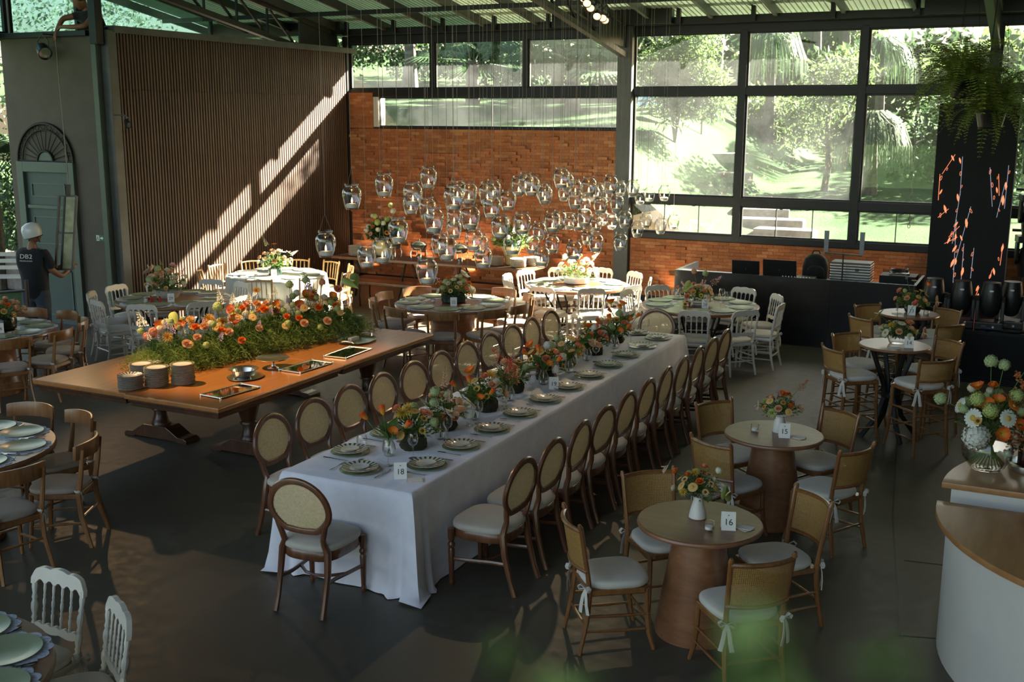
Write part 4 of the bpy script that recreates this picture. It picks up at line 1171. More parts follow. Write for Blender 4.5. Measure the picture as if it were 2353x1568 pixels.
tree('back_screen', 'loose green thicket filling the view between the trunks', 'shrub', gz(-6.8, 33.5), [(k*.9-3.0, 0, .7+.25*(k % 3), .8, .6, .75) for k in range(8)], 3600, .22, 'leaf_pale', [([(0, 0, 0), (0, 0, .7)], .06)], 207, .4)
def weeping(name, label, loc, h, n, L, seed, mat='leaf_palm'):
    t = thing(name, label, 'palm', loc)
    m = MB(); m.tube([(0, 0, 0), (.05, 0, h*.4), (.02, 0, h)], [.22, .12, .10], 9); m.build('trunk', M['bark'], t)
    r2 = random.Random(seed); m = MB()
    for k in range(n):
        az = r2.uniform(0, 2*PI); l = L*r2.uniform(.6, 1.1); up = r2.uniform(.1, .5)
        c, s = math.cos(az), math.sin(az); w = .02
        pts = []
        for tt in (0, .2, .45, .7, 1.0):
            rr = l*.55*math.sin(min(1, tt*1.2)*PI/2); z = h+up*math.sin(PI*min(1, tt*1.6))*.6-l*.9*max(0, tt-.25)**1.3
            pts.append((c*rr, s*rr, z))
        vs = []; fs = []
        for j, p in enumerate(pts):
            ww = w*(1-j/5)
            vs += [(p[0]-s*ww, p[1]+c*ww, p[2]), (p[0]+s*ww, p[1]-c*ww, p[2])]
        for j in range(4): fs.append((2*j, 2*j+1, 2*j+3, 2*j+2))
        m.add(vs, fs)
    o = m.build('strap_leaves', M[mat], t, smooth=False); o['kind'] = 'stuff'
    return t
weeping('ponytail_palm', 'ponytail palm with long drooping strap leaves beside the lawn', gz(-3.65, 25.2), 1.6, 420, 1.5, 5, 'leaf_grey')
weeping('ponytail_palm', 'taller ponytail palm high in the window next to the fern', gz(-4.1, 29), 2.9, 340, 1.6, 6)
weeping('ponytail_palm', 'drooping palm in the middle of the upper tall windows', gz(-6.6, 28), 2.5, 300, 1.6, 8)
tree('shade_tree', 'unseen broad tree placed outside beyond the stage end to block sun', 'tree', (3.6, 25.0, .4), [(0, 0, 7.6, 2.3, 2.0, 2.6), (-.8, .5, 5.2, 1.7, 1.6, 1.8), (1.6, 0, 5.0, 2.0, 1.8, 2.0), (2.4, 0, 8.6, 2.2, 1.6, 2.2), (3.6, -1, 6.5, 2.2, 2, 2.4), (.6, 0, 10, 2, 1.8, 1.6)], 11000, .46, 'leaf_wood', [([(0, 0, 0), (.1, 0, 3), (0, 0, 8)], [.3, .22, .1])], 210, .6, .2)  # out-of-view tree placed to keep direct sun off the stage side
# blue and white striped cloth standing in for reflections in the window glass
def stripe_mat():
    m, nt, b = _new('blue and white awning stripes')
    tc = nt.nodes.new('ShaderNodeTexCoord'); sp = nt.nodes.new('ShaderNodeSeparateXYZ'); nt.links.new(tc.outputs['Object'], sp.inputs[0])
    mu = nt.nodes.new('ShaderNodeMath'); mu.operation = 'MULTIPLY'; mu.inputs[1].default_value = 4.2; nt.links.new(sp.outputs['X'], mu.inputs[0])
    fr = nt.nodes.new('ShaderNodeMath'); fr.operation = 'FRACT'; nt.links.new(mu.outputs[0], fr.inputs[0])
    out = _ramp(nt, fr.outputs[0], [(0, (.75, .8, .82)), (.49, (.75, .8, .82)), (.51, (.25, .52, .62)), (1, (.25, .52, .62))])
    nt.links.new(out, b.inputs['Base Color']); b.inputs['Roughness'].default_value = .9; return m
t = thing('striped_reflection', 'blue and white striped cloth standing in for reflections in the glass', 'reflection', (-7.9, 24.2, 0))
m = MB(); m.prism([(-.7, 4.0), (.7, 4.16), (.75, 3.62), (-.7, 3.50)], lambda a, b, tt: (a, tt+(4.1-b)*-.5, b), -.01, .01); m.build('cloth', stripe_mat(), t, smooth=False)
for x in (-.7, .72):
    m = MB(); m.tube([(x, .05, 1.6), (x, .05, 4.1)], .02, 6); m.build('pole', M['steel_grey'], t)
# chain hanging outside the glass
t = thing('rain_chain', 'metal rain chain hanging outside the tall window', 'chain', (-2.1, 19.35, 1.5)); lk = MB(); lk.tube([(.02*math.cos(a), 0, .035*math.sin(a)) for a in [2*PI*k/12 for k in range(12)]], .006, 5, closed=True); lk = lk.mesh('chain_link', M['steel_grey'])
for k in range(46):
    o = link('chain_link', lk, t); o.location = (.01*math.sin(k), 0, .06*k); o.rotation_euler = (0, 0, (k % 2)*PI/2)
# things seen past the end of the rendered wall
tree('side_hedge', 'dense green hedge outside past the door wall', 'hedge', (-18.1, 15.4, 0), [(0, 0, .6, 1.0, .8, .8), (0, 0, 1.7, 1.0, .8, .9), (.2, 0, 2.6, .9, .8, .8), (-1.2, 1, 1.5, 1, .8, 1.6)], 6500, .10, 'leaf_wood', [([(0, 0, 0), (0, 0, 2)], .07)], 301)
t = thing('fan_palm', 'bright green palm frond outside above the hedge by the door wall', 'palm', (-17.9, 14.3, 0))
m = MB(); m.tube([(0, 0, 0), (0, 0, 2.2)], [.12, .1], 8); m.build('trunk', M['bark'], t)
for k in range(9):
    az = 2*PI*k/9; d = Vector((math.cos(az)*.8, math.sin(az)*.8, .5)).normalized()
    o = link('palm_leaf', FAN, t); o.location = Vector((0, 0, 2.2))+d*.8; o.rotation_euler = d.to_track_quat('Y', 'Z').to_euler(); o.scale = (.8,)*3
t = thing('garden_bench', 'white slatted garden bench outside past the door wall', 'bench', (-16.35, 13.5, 0), .5)
for k in range(4):
    m = MB(); m.box((0, -.15+.1*k, .45), (1.2, .07, .025)); m.build('slat', M['white_paint'], t, smooth=False)
for k in range(3):
    m = MB(); m.box((0, .24, .58+.12*k), (1.2, .02, .07)); m.build('slat', M['white_paint'], t, smooth=False)
for s in (-1, 1):
    m = MB(); m.bar((s*.55, -.18, 0), (s*.55, -.18, .45), .05, .05, (0, 1, 0)); m.bar((s*.55, .22, 0), (s*.55, .26, .9), .05, .05, (0, 1, 0)); m.build('leg', M['white_paint'], t, smooth=False)
m = MB(); m.box((0, 0, .35), (2.5, .35, .7)); o = m.build('stone_kerb', M['stone'], smooth=False, bevel=.03); o.location = (-17.6, 14.5, 0); tag(o, 'low stone wall outside behind the white bench', 'wall')
# planted slope seen through the stained gable glass
tree('gable_thicket', 'blue-flowered thicket behind the stained gable windows', 'shrub', (-18.5, 14.5, 3.0), [(0, y_, .9+.3*((y_*7) % 3), 1.0, 1.0, 1.1) for y_ in (-6, -4.6, -3.2, -1.8, -.4, 1, 2.4, 3.8, 5.2)]+[(-1, y_, 2.6, 1.1, 1.3, 1.2) for y_ in (-5, -3, -1, 1, 3, 5)], 11000, .11, 'leaf_grey', [([(0, 0, -3), (0, 0, 1)], .1)], 401)
# ------------------------------------------------------------------ plates, mats, cutlery, glasses
WORD = {'13': 'thirteen', '14': 'fourteen', '15': 'fifteen', '16': 'sixteen', '18': 'eighteen', '19': 'nineteen', '20': 'twenty', '21': 'twenty-one', '22': 'twenty-two', '26': 'twenty-six', '28': 'twenty-eight', '29': 'twenty-nine'}
def lathe_mesh(name, prof, mat, n=32, angle=40):
    m = MB(); m.lathe(prof, n); return m.mesh(name, mat, True, angle)
CHARGER = lathe_mesh('charger', [(0, 0), (.10, 0), (.118, .004), (.165, .012), (.166, .015), (.118, .008), (.10, .005), (0, .004)], M['charger'], 36)
CHARGER_SMALL = lathe_mesh('charger', [(0, 0), (.095, 0), (.11, .004), (.15, .011), (.151, .014), (.11, .008), (.09, .005), (0, .004)], M['charger'], 36)
def scallop(r, lobes, th, mat, name):
    n = lobes*8; pts = []
    for k in range(n):
        a = 2*PI*k/n; pts.append(((r*(.90+.10*abs(math.sin(lobes*a/2)))*math.cos(a)), (r*(.90+.10*abs(math.sin(lobes*a/2)))*math.sin(a))))
    m = MB(); m.prism(pts, lambda a, b, t: (a, b, t), 0, th); return m.mesh(name, mat, False)
MAT_PLAIN = scallop(.205, 12, .003, M['mat_white'], 'placemat')
MAT_LACE = scallop(.215, 14, .003, M['mat_lace'], 'placemat')
def striped_plate():
    t = bpy.data.objects.new('tmp', None)
    body = lathe_mesh('plate', [(0, 0), (.075, 0), (.085, .006), (.132, .017), (.133, .020), (.085, .010), (.075, .006), (0, .005)], M['china'], 40)
    m = MB()                                                     # painted olive rays round the rim, a hair above the glaze
    for k in range(20):
        a = 2*PI*k/20
        rows = []
        for r, z, w in ((.078, .0085, .055), (.086, .0112, .058), (.110, .0160, .066), (.1315, .0206, .074)):
            rows.append([(r*math.cos(a-w), r*math.sin(a-w), z), (r*math.cos(a+w), r*math.sin(a+w), z)])
        m.add([p for rr in rows for p in rr], [(0, 1, 3, 2), (2, 3, 5, 4), (4, 5, 7, 6)])
    rays = m.mesh('rim_rays', M['china_green'], False)
    return body, rays
PL_BODY, PL_RAYS = striped_plate()
SALAD = lathe_mesh('salad_plate', [(0, 0), (.04, 0), (.045, .004), (.066, .014), (.067, .016), (.045, .008), (0, .005)], M['china'], 32)
def fork_mesh():
    m = MB(); m.tube([(0, -.1, .006), (0, -.03, .005), (0, .03, .008)], [.006, .0035, .004], 5, sx=1, sy=.5)
    m.box((0, .045, .008), (.022, .03, .0025))
    for x in (-.0085, -.003, .003, .0085): m.box((x, .078, .008), (.0028, .04, .0022))
    return m.mesh('fork', M['cutlery'])
def knife_mesh():
    m = MB(); m.tube([(0, -.11, .006), (0, -.02, .006)], [.0065, .005], 5, sx=1, sy=.6)
    m.prism([(-.006, -.02), (.008, -.02), (.009, .07), (.003, .105), (-.006, .11)], lambda a, b, t: (a, b, t), .004, .0065)
    return m.mesh('knife', M['cutlery'])
FORK, KNIFE = fork_mesh(), knife_mesh()
def glass_mesh():
    m = MB(); m.lathe([(.034, 0), (.034, .002), (.006, .006), (.004, .02), (.004, .085), (.008, .095), (.030, .112), (.040, .14), (.038, .175), (.032, .20)], 20, caps=True)
    m.f.pop()                                                    # open bowl
    return m.mesh('wine_glass', M['wine_glass'])
GLASS = glass_mesh()
TUMBLER = MB(); TUMBLER.lathe([(0, .006), (.028, .004), (.032, .0), (.034, .06), (.031, .06), (.029, .012), (0, .01)], 18); TUMBLER = TUMBLER.mesh('tealight_glass', M['glass'])
def one(name, me, loc, rz, label, cat, group=None):
    o = link(name, me); o.location = loc; o.rotation_euler = (0, 0, rz); return tag(o, label, cat, group)

def number_card(num, loc, rz, shown, where):
    t = thing('table_number_card', 'white tent card reading %s %s' % (shown, where), 'number card', loc, rz)
    m = MB()
    for s in (1, -1): m.add([(-.045, -.028*s, 0), (.045, -.028*s, 0), (.045, 0, .115), (-.045, 0, .115)], [(0, 1, 2, 3)])
    m2 = MB()
    for s in (1, -1): m2.prism([(-.045, 0), (.045, 0), (.045, 1), (-.045, 1)], lambda a, b, tt, s=s: (a, (-.028*s)*(1-b)+tt, .115*b), -.0006, .0006)
    m2.build('card', M['card'], t, smooth=False)
    tilt = math.atan2(.115, .028)
    o = part('numeral', text_mesh(num, .056, M['ink']), t, (0, -.0172, .05), (tilt, 0, 0))
    o = part('emblem', text_mesh('w', .016, M['ink']), t, (0, -.0078, .094), (tilt, 0, 0))
    return t
def face_cam(x, y): return math.atan2(-x, y)*-1 if False else math.atan2(x, -(-y))*-1
def toward_camera(x, y): return math.atan2(y, x)-PI/2          # rotation that turns a -Y face towards the camera side

def setting(c, ang, z, key, k, lace, small=False, glass=False, cutlery=True):
    a = RAD(ang); r = .585; x, y = c[0]+r*math.cos(a), c[1]+r*math.sin(a)
    tname = {'21': 'the sunlit white-bouquet table', 'near': 'the cut-off table before the buffet', 'corner': 'the bottom-corner table'}.get(key, 'table '+WORD.get(key, key))
    ref = 'the wine glass' if key == '21' else ('the buffet side' if key in ('near', 'corner') else 'its card')
    tail = '%s place %s' % (ORD[k], ('from '+ref) if key in ('near', 'corner') else ('clockwise from '+ref))
    one('placemat', MAT_LACE if lace else MAT_PLAIN, (x, y, z), a, '%s placemat on %s, %s' % ('lacy blue-white' if lace else 'white scalloped', tname, tail), 'placemat', 'placemats on '+tname)
    one('charger_plate', CHARGER, (x, y, z+.003), a, 'sage green charger plate on %s, %s' % (tname, tail), 'plate', 'green chargers on '+tname)
    if cutlery:
        for s, me, nm in ((-1, FORK, 'fork'), (1, KNIFE, 'knife')):
            px, py = x-s*.195*math.sin(a)*-1, y+s*.195*math.cos(a)*-1
            one(nm, me, (px, py, z+.004), a+PI/2, 'steel %s on %s, %s' % (nm, tname, tail), nm, nm+'s on '+tname if nm == 'fork' else 'knives on '+tname)
    if glass:
        gx, gy = c[0]+.36*math.cos(a+.28), c[1]+.36*math.sin(a+.28)
        one('wine_glass', GLASS, (gx, gy, z), 0, 'clear stemmed wine glass on %s, %s' % (tname, tail), 'wine glass', 'wine glasses on '+tname)
for key, T in TABLES.items():
    z = .7605 if T['kind'] != 'cloth' else .764
    ang = list(T['ang'])
    if key in ('26', 'near', 'corner'): ang += [ang[-1]-35]
    if key == 'corner': ang += [ang[-1]-34]
    rank = clockwise(ang, T['card'])
    for i, a in enumerate(ang): setting(T['c'], a, z, key, rank[i], key in ('22', '26', '20', '21', 'near', 'corner'), False, key == '20', key != '29')
one('wine_glass', GLASS, (-5.98, 15.1, .7605), 0, 'single stemmed wine glass on the sunlit white-bouquet table', 'wine glass')

# cards, envelopes, tealights
M['envelope'] = plain('cream paper', (.70, .62, .48), .85, 0, .04, 9)
ENV = MB(); ENV.box((0, 0, .0015), (.12, .085, .003)); ENV = ENV.mesh('envelope', M['envelope'], False)
ENV2 = MB(); ENV2.box((0, 0, .001), (.10, .07, .002)); ENV2 = ENV2.mesh('note', M['card'], False)
def dress(key, c, z, card, env, tea, where):
    number_card(key, (c[0]+card[0], c[1]+card[1], z), toward_camera(c[0]+card[0], c[1]+card[1])+card[2], WORD[key], where)
    if env:
        t = thing('envelope', 'cream paper envelope beside number card %s' % WORD[key], 'envelope', (c[0]+env[0], c[1]+env[1], z), env[2]); part('paper', ENV, t); part('note', ENV2, t, (.01, .01, .003), (0, 0, .4))
    if tea:
        t = thing('tealight', 'glass tealight holder near number card %s' % WORD[key], 'candle', (c[0]+tea[0], c[1]+tea[1], z)); part('holder', TUMBLER, t)
        m = MB(); m.lathe([(0, .012), (.026, .012), (.026, .030), (0, .031)], 14); m.build('wax', M['wax'], t)
dress('16', (-1.83, 6.47), .7605, (.20, -.06, .1), (.28, .0, -.5), (.10, -.14), 'on a small round table')
dress('15', (-1.86, 8.66), .7605, (.10, -.08, .1), (.20, -.05, -.4), (-.15, -.03), 'on a small round table')
dress('14', (-1.32, 11.69), .9855, (.15, -.1, .1), (.02, -.2, .3), None, 'on a tall small table')
dress('13', (-1.41, 13.70), .9855, (.04, -.12, 0), (-.12, -.12, .2), (.2, -.05), 'on a tall small table')
dress('29', (-10.94, 11.51), .7605, (.17, -.23, 0), (.33, -.14, .4), (-.16, -.36), 'before the slatted wall')
dress('28', (-11.13, 14.05), .764, (.12, -.22, 0), None, (-.2, -.28), 'on the sage cloth')
dress('22', (-7.29, 13.0), .7605, (.14, -.22, 0), (.26, -.1, .2), (-.24, -.12), 'before the mossy bowl')
dress('20', (-4.19, 14.41), .7605, (.14, -.25, 0), (.28, -.15, .3), (-.1, -.22), 'among wine glasses')
dress('26', (-11.3, 8.75), .7605, (.30, -.05, 0), (.42, .05, .2), None, 'beside the black bowl')
number_card('18', (-3.98, 6.32, .764), toward_camera(-3.98, 6.32), 'eighteen', 'at the near end of the long table')
number_card('19', (-4.06, 9.18, .764), toward_camera(-4.06, 9.18), 'nineteen', 'midway along the long table')
t = thing('envelope', 'cream paper envelope beside card eighteen on the long table', 'envelope', (-3.86, 6.32, .764), .5); part('paper', ENV, t); part('note', ENV2, t, (.0, .005, .003), (0, 0, .12))

# toy cameras
def toy_camera(loc, rz, label):
    t = thing('toy_camera', label, 'camera', loc, rz)
    m = MB(); m.box((0, 0, .03), (.11, .035, .06)); m.build('body', plain('yellow card', (.75, .45, .03), .6), t, smooth=False, bevel=.006)
    m = MB(); m.box((.042, -.001, .03), (.03, .038, .062)); m.build('grip', plain('red card', (.5, .03, .02), .6), t, smooth=False, bevel=.004)
    m = MB(); m.lathe([(.016, 0), (.016, .012), (.010, .014)], 14, (-.01, -.0175, .03), Matrix.Rotation(PI/2, 3, 'X')); m.build('lens', M['black_plastic'], t)
    m = MB(); m.box((.005, 0, .066), (.03, .02, .012)); m.build('viewfinder', M['black_plastic'], t, smooth=False)
toy_camera((-11.05, 11.19, .7605), -.7, 'yellow toy camera on table twenty-nine, the one beside the tealight')
toy_camera((-10.92, 11.22, .7605), -.7, 'yellow toy camera on table twenty-nine, the one beside the number card')
toy_camera((-4.32, 14.2, .7605), -.3, 'yellow toy camera on table twenty near its tealight')

# long table settings
def long_setting(x, y, rz, lab):
    one('charger_plate', CHARGER_SMALL, (x, y, .764), rz, 'sage green charger plate on the long table, %s' % lab, 'plate', 'green chargers on the long table')
    t = thing('dinner_plate', 'ivory plate with olive rays on the long table, %s' % lab, 'plate', (x, y, .7775), rz, 'rayed plates on the long table'); part('plate', PL_BODY, t); part('rim_rays', PL_RAYS, t)
    one('salad_plate', SALAD, (x, y, .785), rz, 'small ivory plate topping the setting on the long table, %s' % lab, 'plate', 'small plates on the long table')
    c, s = math.cos(rz), math.sin(rz)
    for sx, me, nm in ((-.195, FORK, 'fork'), (.195, KNIFE, 'knife')):
        one(nm, me, (x+c*sx, y+s*sx, .764), rz, 'steel %s on the long table, %s' % (nm, lab), nm, 'cutlery on the long table')
    gx, gy = .12, .19
    one('wine_glass', GLASS, (x+c*gx-s*gy, y+s*gx+c*gy, .764), 0, 'clear stemmed wine glass on the long table, %s' % lab, 'wine glass', 'wine glasses on the long table')
for i in range(11):
    long_setting(-3.945, 6.63+.526*i, PI/2, 'open side, %s from near end' % ORD[i])
    long_setting(-4.64, 6.66+.534*i, -PI/2, 'buffet side, %s from near end' % ORD[i])
long_setting(-4.33, 6.33, 0, 'at the near end')
long_setting(-4.27, 12.08, PI, 'at the far end')

# stacks of plates
M['plate_rim'] = plain('olive rim', (.14, .14, .07), .25, 0, .1, 9)
RIMPLATE = MB(); RIMPLATE.lathe([(0, 0), (.06, 0), (.07, .004), (.112, .012), (.113, .0145), (.07, .0075), (0, .006)], 28); RIMPLATE = RIMPLATE.mesh('plate', M['china'])
RIMBAND = MB(); RIMBAND.lathe([(.088, .0112), (.1105, .0143), (.1105, .0149), (.088, .0119)], 28, caps=False); RIMBAND = RIMBAND.mesh('rim_band', M['plate_rim'])
CONSOLEPLATE = MB(); CONSOLEPLATE.lathe([(0, 0), (.08, 0), (.09, .005), (.135, .016), (.136, .019), (.09, .009), (0, .007)], 28); CONSOLEPLATE = CONSOLEPLATE.mesh('plate', M['china'])
def stack(x, y, z, n, where, kind):
    step = .0122 if kind != 'console' else .016
    for k in range(n):
        lab = 'white plate in the stack %s, %s from the top' % (where, ORD[n-1-k])
        dx, dy = rnd.uniform(-.003, .003), rnd.uniform(-.003, .003)
        if kind == 'console': one('plate', CONSOLEPLATE, (x+dx, y+dy, z+step*k), 0, lab, 'plate', 'stacked plates '+where)
        else:
            t = thing('plate', lab.replace('white plate', 'olive-rimmed plate' if kind == 'rim' else 'rayed plate' if kind == 'ray' else 'ivory plate'), 'plate', (x+dx, y+dy, z+step*k), rnd.uniform(0, 6), 'stacked plates '+where)
            if kind == 'ray': part('plate', PL_BODY, t, None, None, (.86, .86, .8)); part('rim_rays', PL_RAYS, t, None, None, (.86, .86, .8))
            else: part('plate', RIMPLATE, t); part('rim_band', RIMBAND, t)
stack(-7.56, 7.33, BZ+.001, 11, 'at the buffet corner', 'ray')
stack(-7.43, 7.53, BZ+.001, 15, 'second along the buffet', 'rim')
stack(-7.27, 7.71, BZ+.001, 16, 'beside the buffet greenery', 'rim')
stack(-7.70, 7.62, BZ+.001, 14, 'behind the buffet corner stack', 'rim')
stack(-7.86, 7.92, BZ+.001, 9, 'half hidden by the buffet greenery', 'rim')
stack(-7.28, 10.62, BZ+.001, 15, 'at the far end of the buffet', 'rim')
CZ = .801
stack(-11.2, 16.42, CZ, 11, 'by the yellow pot', 'console'); stack(-10.92, 16.45, CZ, 8, 'right of the yellow pot', 'console')
stack(-8.36, 16.42, CZ, 9, 'left of the pale vase on the console', 'console'); stack(-7.92, 16.38, CZ, 9, 'at the end of the console', 'console'); stack(-7.80, 16.66, CZ, 9, 'behind the end of the console', 'console')

# silver on the buffet
def tray(loc, w, d, rz, label):
    t = thing('mirror_tray', label, 'tray', loc, rz, 'mirror trays on the buffet')
    m = MB(); m.box((0, 0, .010), (w-.01, d-.01, .004)); m.build('mirror', M['mirror'], t, smooth=False)
    for p, q in (((-1, -1), (1, -1)), ((1, -1), (1, 1)), ((1, 1), (-1, 1)), ((-1, 1), (-1, -1))):
        m = MB(); m.tube([(p[0]*w/2, p[1]*d/2, .012), (q[0]*w/2, q[1]*d/2, .012)], .006, 6); m.build('rim', M['silver'], t)
    for a in (-1, 1):
        for b in (-1, 1):
            m = MB(); m.lathe([(.009, 0), (.010, .008), (.008, .02), (.004, .024)], 8, (a*w/2, b*d/2, 0)); m.build('corner_ball', M['silver'], t)
tray((-6.65, 7.66, BZ), .25, .50, -.1, 'rectangular mirror tray nearest the buffet corner')
tray((-6.64, 8.80, BZ), .27, .52, -.05, 'rectangular mirror tray in the middle of the buffet')
tray((-6.65, 9.55, BZ), .27, .52, .05, 'rectangular dark mirror tray third along the buffet')
t = thing('cake_stand', 'round silver footed cake stand on the buffet', 'cake stand', (-6.93, 8.63, BZ))
m = MB(); m.lathe([(.06, 0), (.055, .008), (.025, .02), (.018, .05), (.03, .085), (.045, .092)], 24); m.build('foot', M['silver'], t)
m = MB(); m.lathe([(0, .092), (.16, .094), (.168, .100), (.170, .107), (.162, .103), (0, .100)], 40); m.build('plate', M['silver'], t)
t = thing('serving_platter', 'oval silver platter under the pierced bowl', 'platter', (-6.90, 8.17, BZ), .2)
m = MB(); m.lathe([(0, .004), (.13, .002), (.17, .012), (.172, .015), (.13, .007), (0, .008)], 40); o = m.build('plate', M['silver'], t); o.scale = (1.0, 1.15, 1)
t = thing('pierced_bowl', 'pierced silver basket bowl standing on a platter', 'bowl', (-6.92, 8.17, BZ+.011))
m = MB(); m.lathe([(.07, 0), (.075, .01), (.09, .015), (.105, .06), (.145, .075), (.148, .078), (.105, .066), (.085, .02), (0, .014)], 40); m.build('bowl', M['silver'], t)
ril = MB(); ril.bar((0, 0, 0), (0, 0, .045), .004, .004); ril = ril.mesh('rib', M['cutlery'], False)
for k in range(30):
    a = 2*PI*k/30; part('rib', ril, t, (.101*math.cos(a), .101*math.sin(a), .014), (0, .25, a))
t = thing('handled_tray', 'eight-sided silver tray with raised handle at the far buffet', 'tray', (-6.92, 10.12, BZ), .15)
pts = [(.20, .10), (.12, .24), (-.12, .24), (-.20, .10), (-.20, -.10), (-.12, -.24), (.12, -.24), (.20, -.10)]
m = MB(); m.loft([[(x*k, y*k, z) for x, y in pts] for k, z in ((.85, 0), (.88, .004), (1, .024), (.98, .026), (.86, .009))]); m.build('tray', M['silver'], t, smooth=False)
for s in (-1, 1):
    m = MB(); m.tube([(-.07, s*.235, .022), (-.06, s*.262, .042), (0, s*.27, .05), (.06, s*.262, .042), (.07, s*.235, .022)], .008, 7); m.build('handle', M['silver'], t)
m = MB(); m.box((-.08, .05, .018), (.05, .16, .03)); o = m.build('folded_napkin', M['cream'], None, smooth=False, bevel=.006); o.location = (-6.92, 10.12, BZ); tag(o, 'folded cream napkin lying on the handled tray', 'napkin')

# chafing dishes on the console
def chafing(x, y, label):
    t = thing('chafing_dish', label, 'chafing dish', (x, y, CZ), 0, 'chafing dishes on the console')
    m = MB(); m.lathe([(0, .16), (.10, .16), (.14, .19), (.15, .25), (.155, .255), (.15, .26), (.10, .30), (.03, .315), (0, .316)], 24); m.build('pan', M['silver'], t)
    m = MB(); m.lathe([(.012, .315), (.02, .33), (.012, .345), (0, .346)], 10); m.build('knob', M['silver'], t)
    for k in range(4):
        a = PI/4+k*PI/2; m = MB(); m.tube([(.12*math.cos(a), .12*math.sin(a), .2), (.15*math.cos(a), .15*math.sin(a), .1), (.14*math.cos(a), .14*math.sin(a), 0)], .009, 6); m.build('leg', M['silver'], t)
    m = MB(); m.lathe([(.05, 0), (.055, .05), (.03, .07)], 14); m.build('burner', M['silver'], t)
chafing(-10.45, 16.5, 'silver chafing dish on the console nearest the yellow pot'); chafing(-9.95, 16.55, 'silver chafing dish in the middle of the console'); chafing(-9.1, 16.5, 'silver chafing dish on the console nearest the pale vase')
# ------------------------------------------------------------------ flowers (unit-size blooms, scaled when placed)
PC = dict(
 orange=((.75, .16, .02), (.85, .24, .03)), tulip=((.80, .42, .04), (.78, .13, .015)), peach=((.80, .42, .20), (.82, .50, .30)), coral=((.75, .24, .12), (.80, .34, .20)), apricot=((.78, .45, .12), (.82, .56, .24)),
 pink=((.72, .30, .28), (.80, .50, .46)), blush=((.80, .55, .42), (.84, .64, .54)), red=((.60, .06, .04), (.68, .12, .08)), cream=((.78, .70, .46), (.82, .77, .62)), white=((.75, .75, .55), (.84, .83, .76)), yellow=((.60, .36, .02), (.78, .58, .10)),
 lilac=((.48, .34, .52), (.62, .50, .66)), green=((.30, .40, .10), (.52, .60, .30)), lime=((.38, .46, .08), (.55, .62, .22)), rust=((.36, .10, .03), (.50, .17, .05)), goldbrown=((.45, .20, .02), (.72, .42, .06)))
PM = {k: petal('petals '+k, *v) for k, v in PC.items()}
PM['heart_dark'] = plain('dark flower heart', (.10, .05, .015), .9, 0, .4, 20)
PM['heart_gold'] = plain('golden flower heart', (.55, .34, .05), .9, 0, .3, 20)
def two(mb1, mb2, name, m1, m2):
    n1 = len(mb1.f); mb1.add(mb2.v, mb2.f)
    me = bpy.data.meshes.new(name); me.from_pydata(mb1.v, [], mb1.f); me.materials.append(m1); me.materials.append(m2)
    me.polygons.foreach_set('material_index', [0]*n1+[1]*(len(mb1.f)-n1)); me.polygons.foreach_set('use_smooth', [True]*len(me.polygons))
    return me
def petal_grid(m, a0, da, R_, z0, h, curl, inner=.15, nu=3, nv=4, p=.8):
    vs = []; fs = []
    for j in range(nv+1):
        v = j/nv
        wid = da*(.35+.65*math.sin(PI*min(1, v*.62+.18)))
        rad = R_*(inner+(1-inner)*v**p)
        for i in range(nu+1):
            u = -1+2*i/nu
            a = a0+u*wid; z = z0+h*v-curl*v**3+.08*h*u*u
            vs.append((rad*math.cos(a), rad*math.sin(a), z))
    for j in range(nv):
        for i in range(nu):
            k = j*(nu+1)+i; fs.append((k, k+1, k+nu+2, k+nu+1))
    m.add(vs, fs)
BL = {}
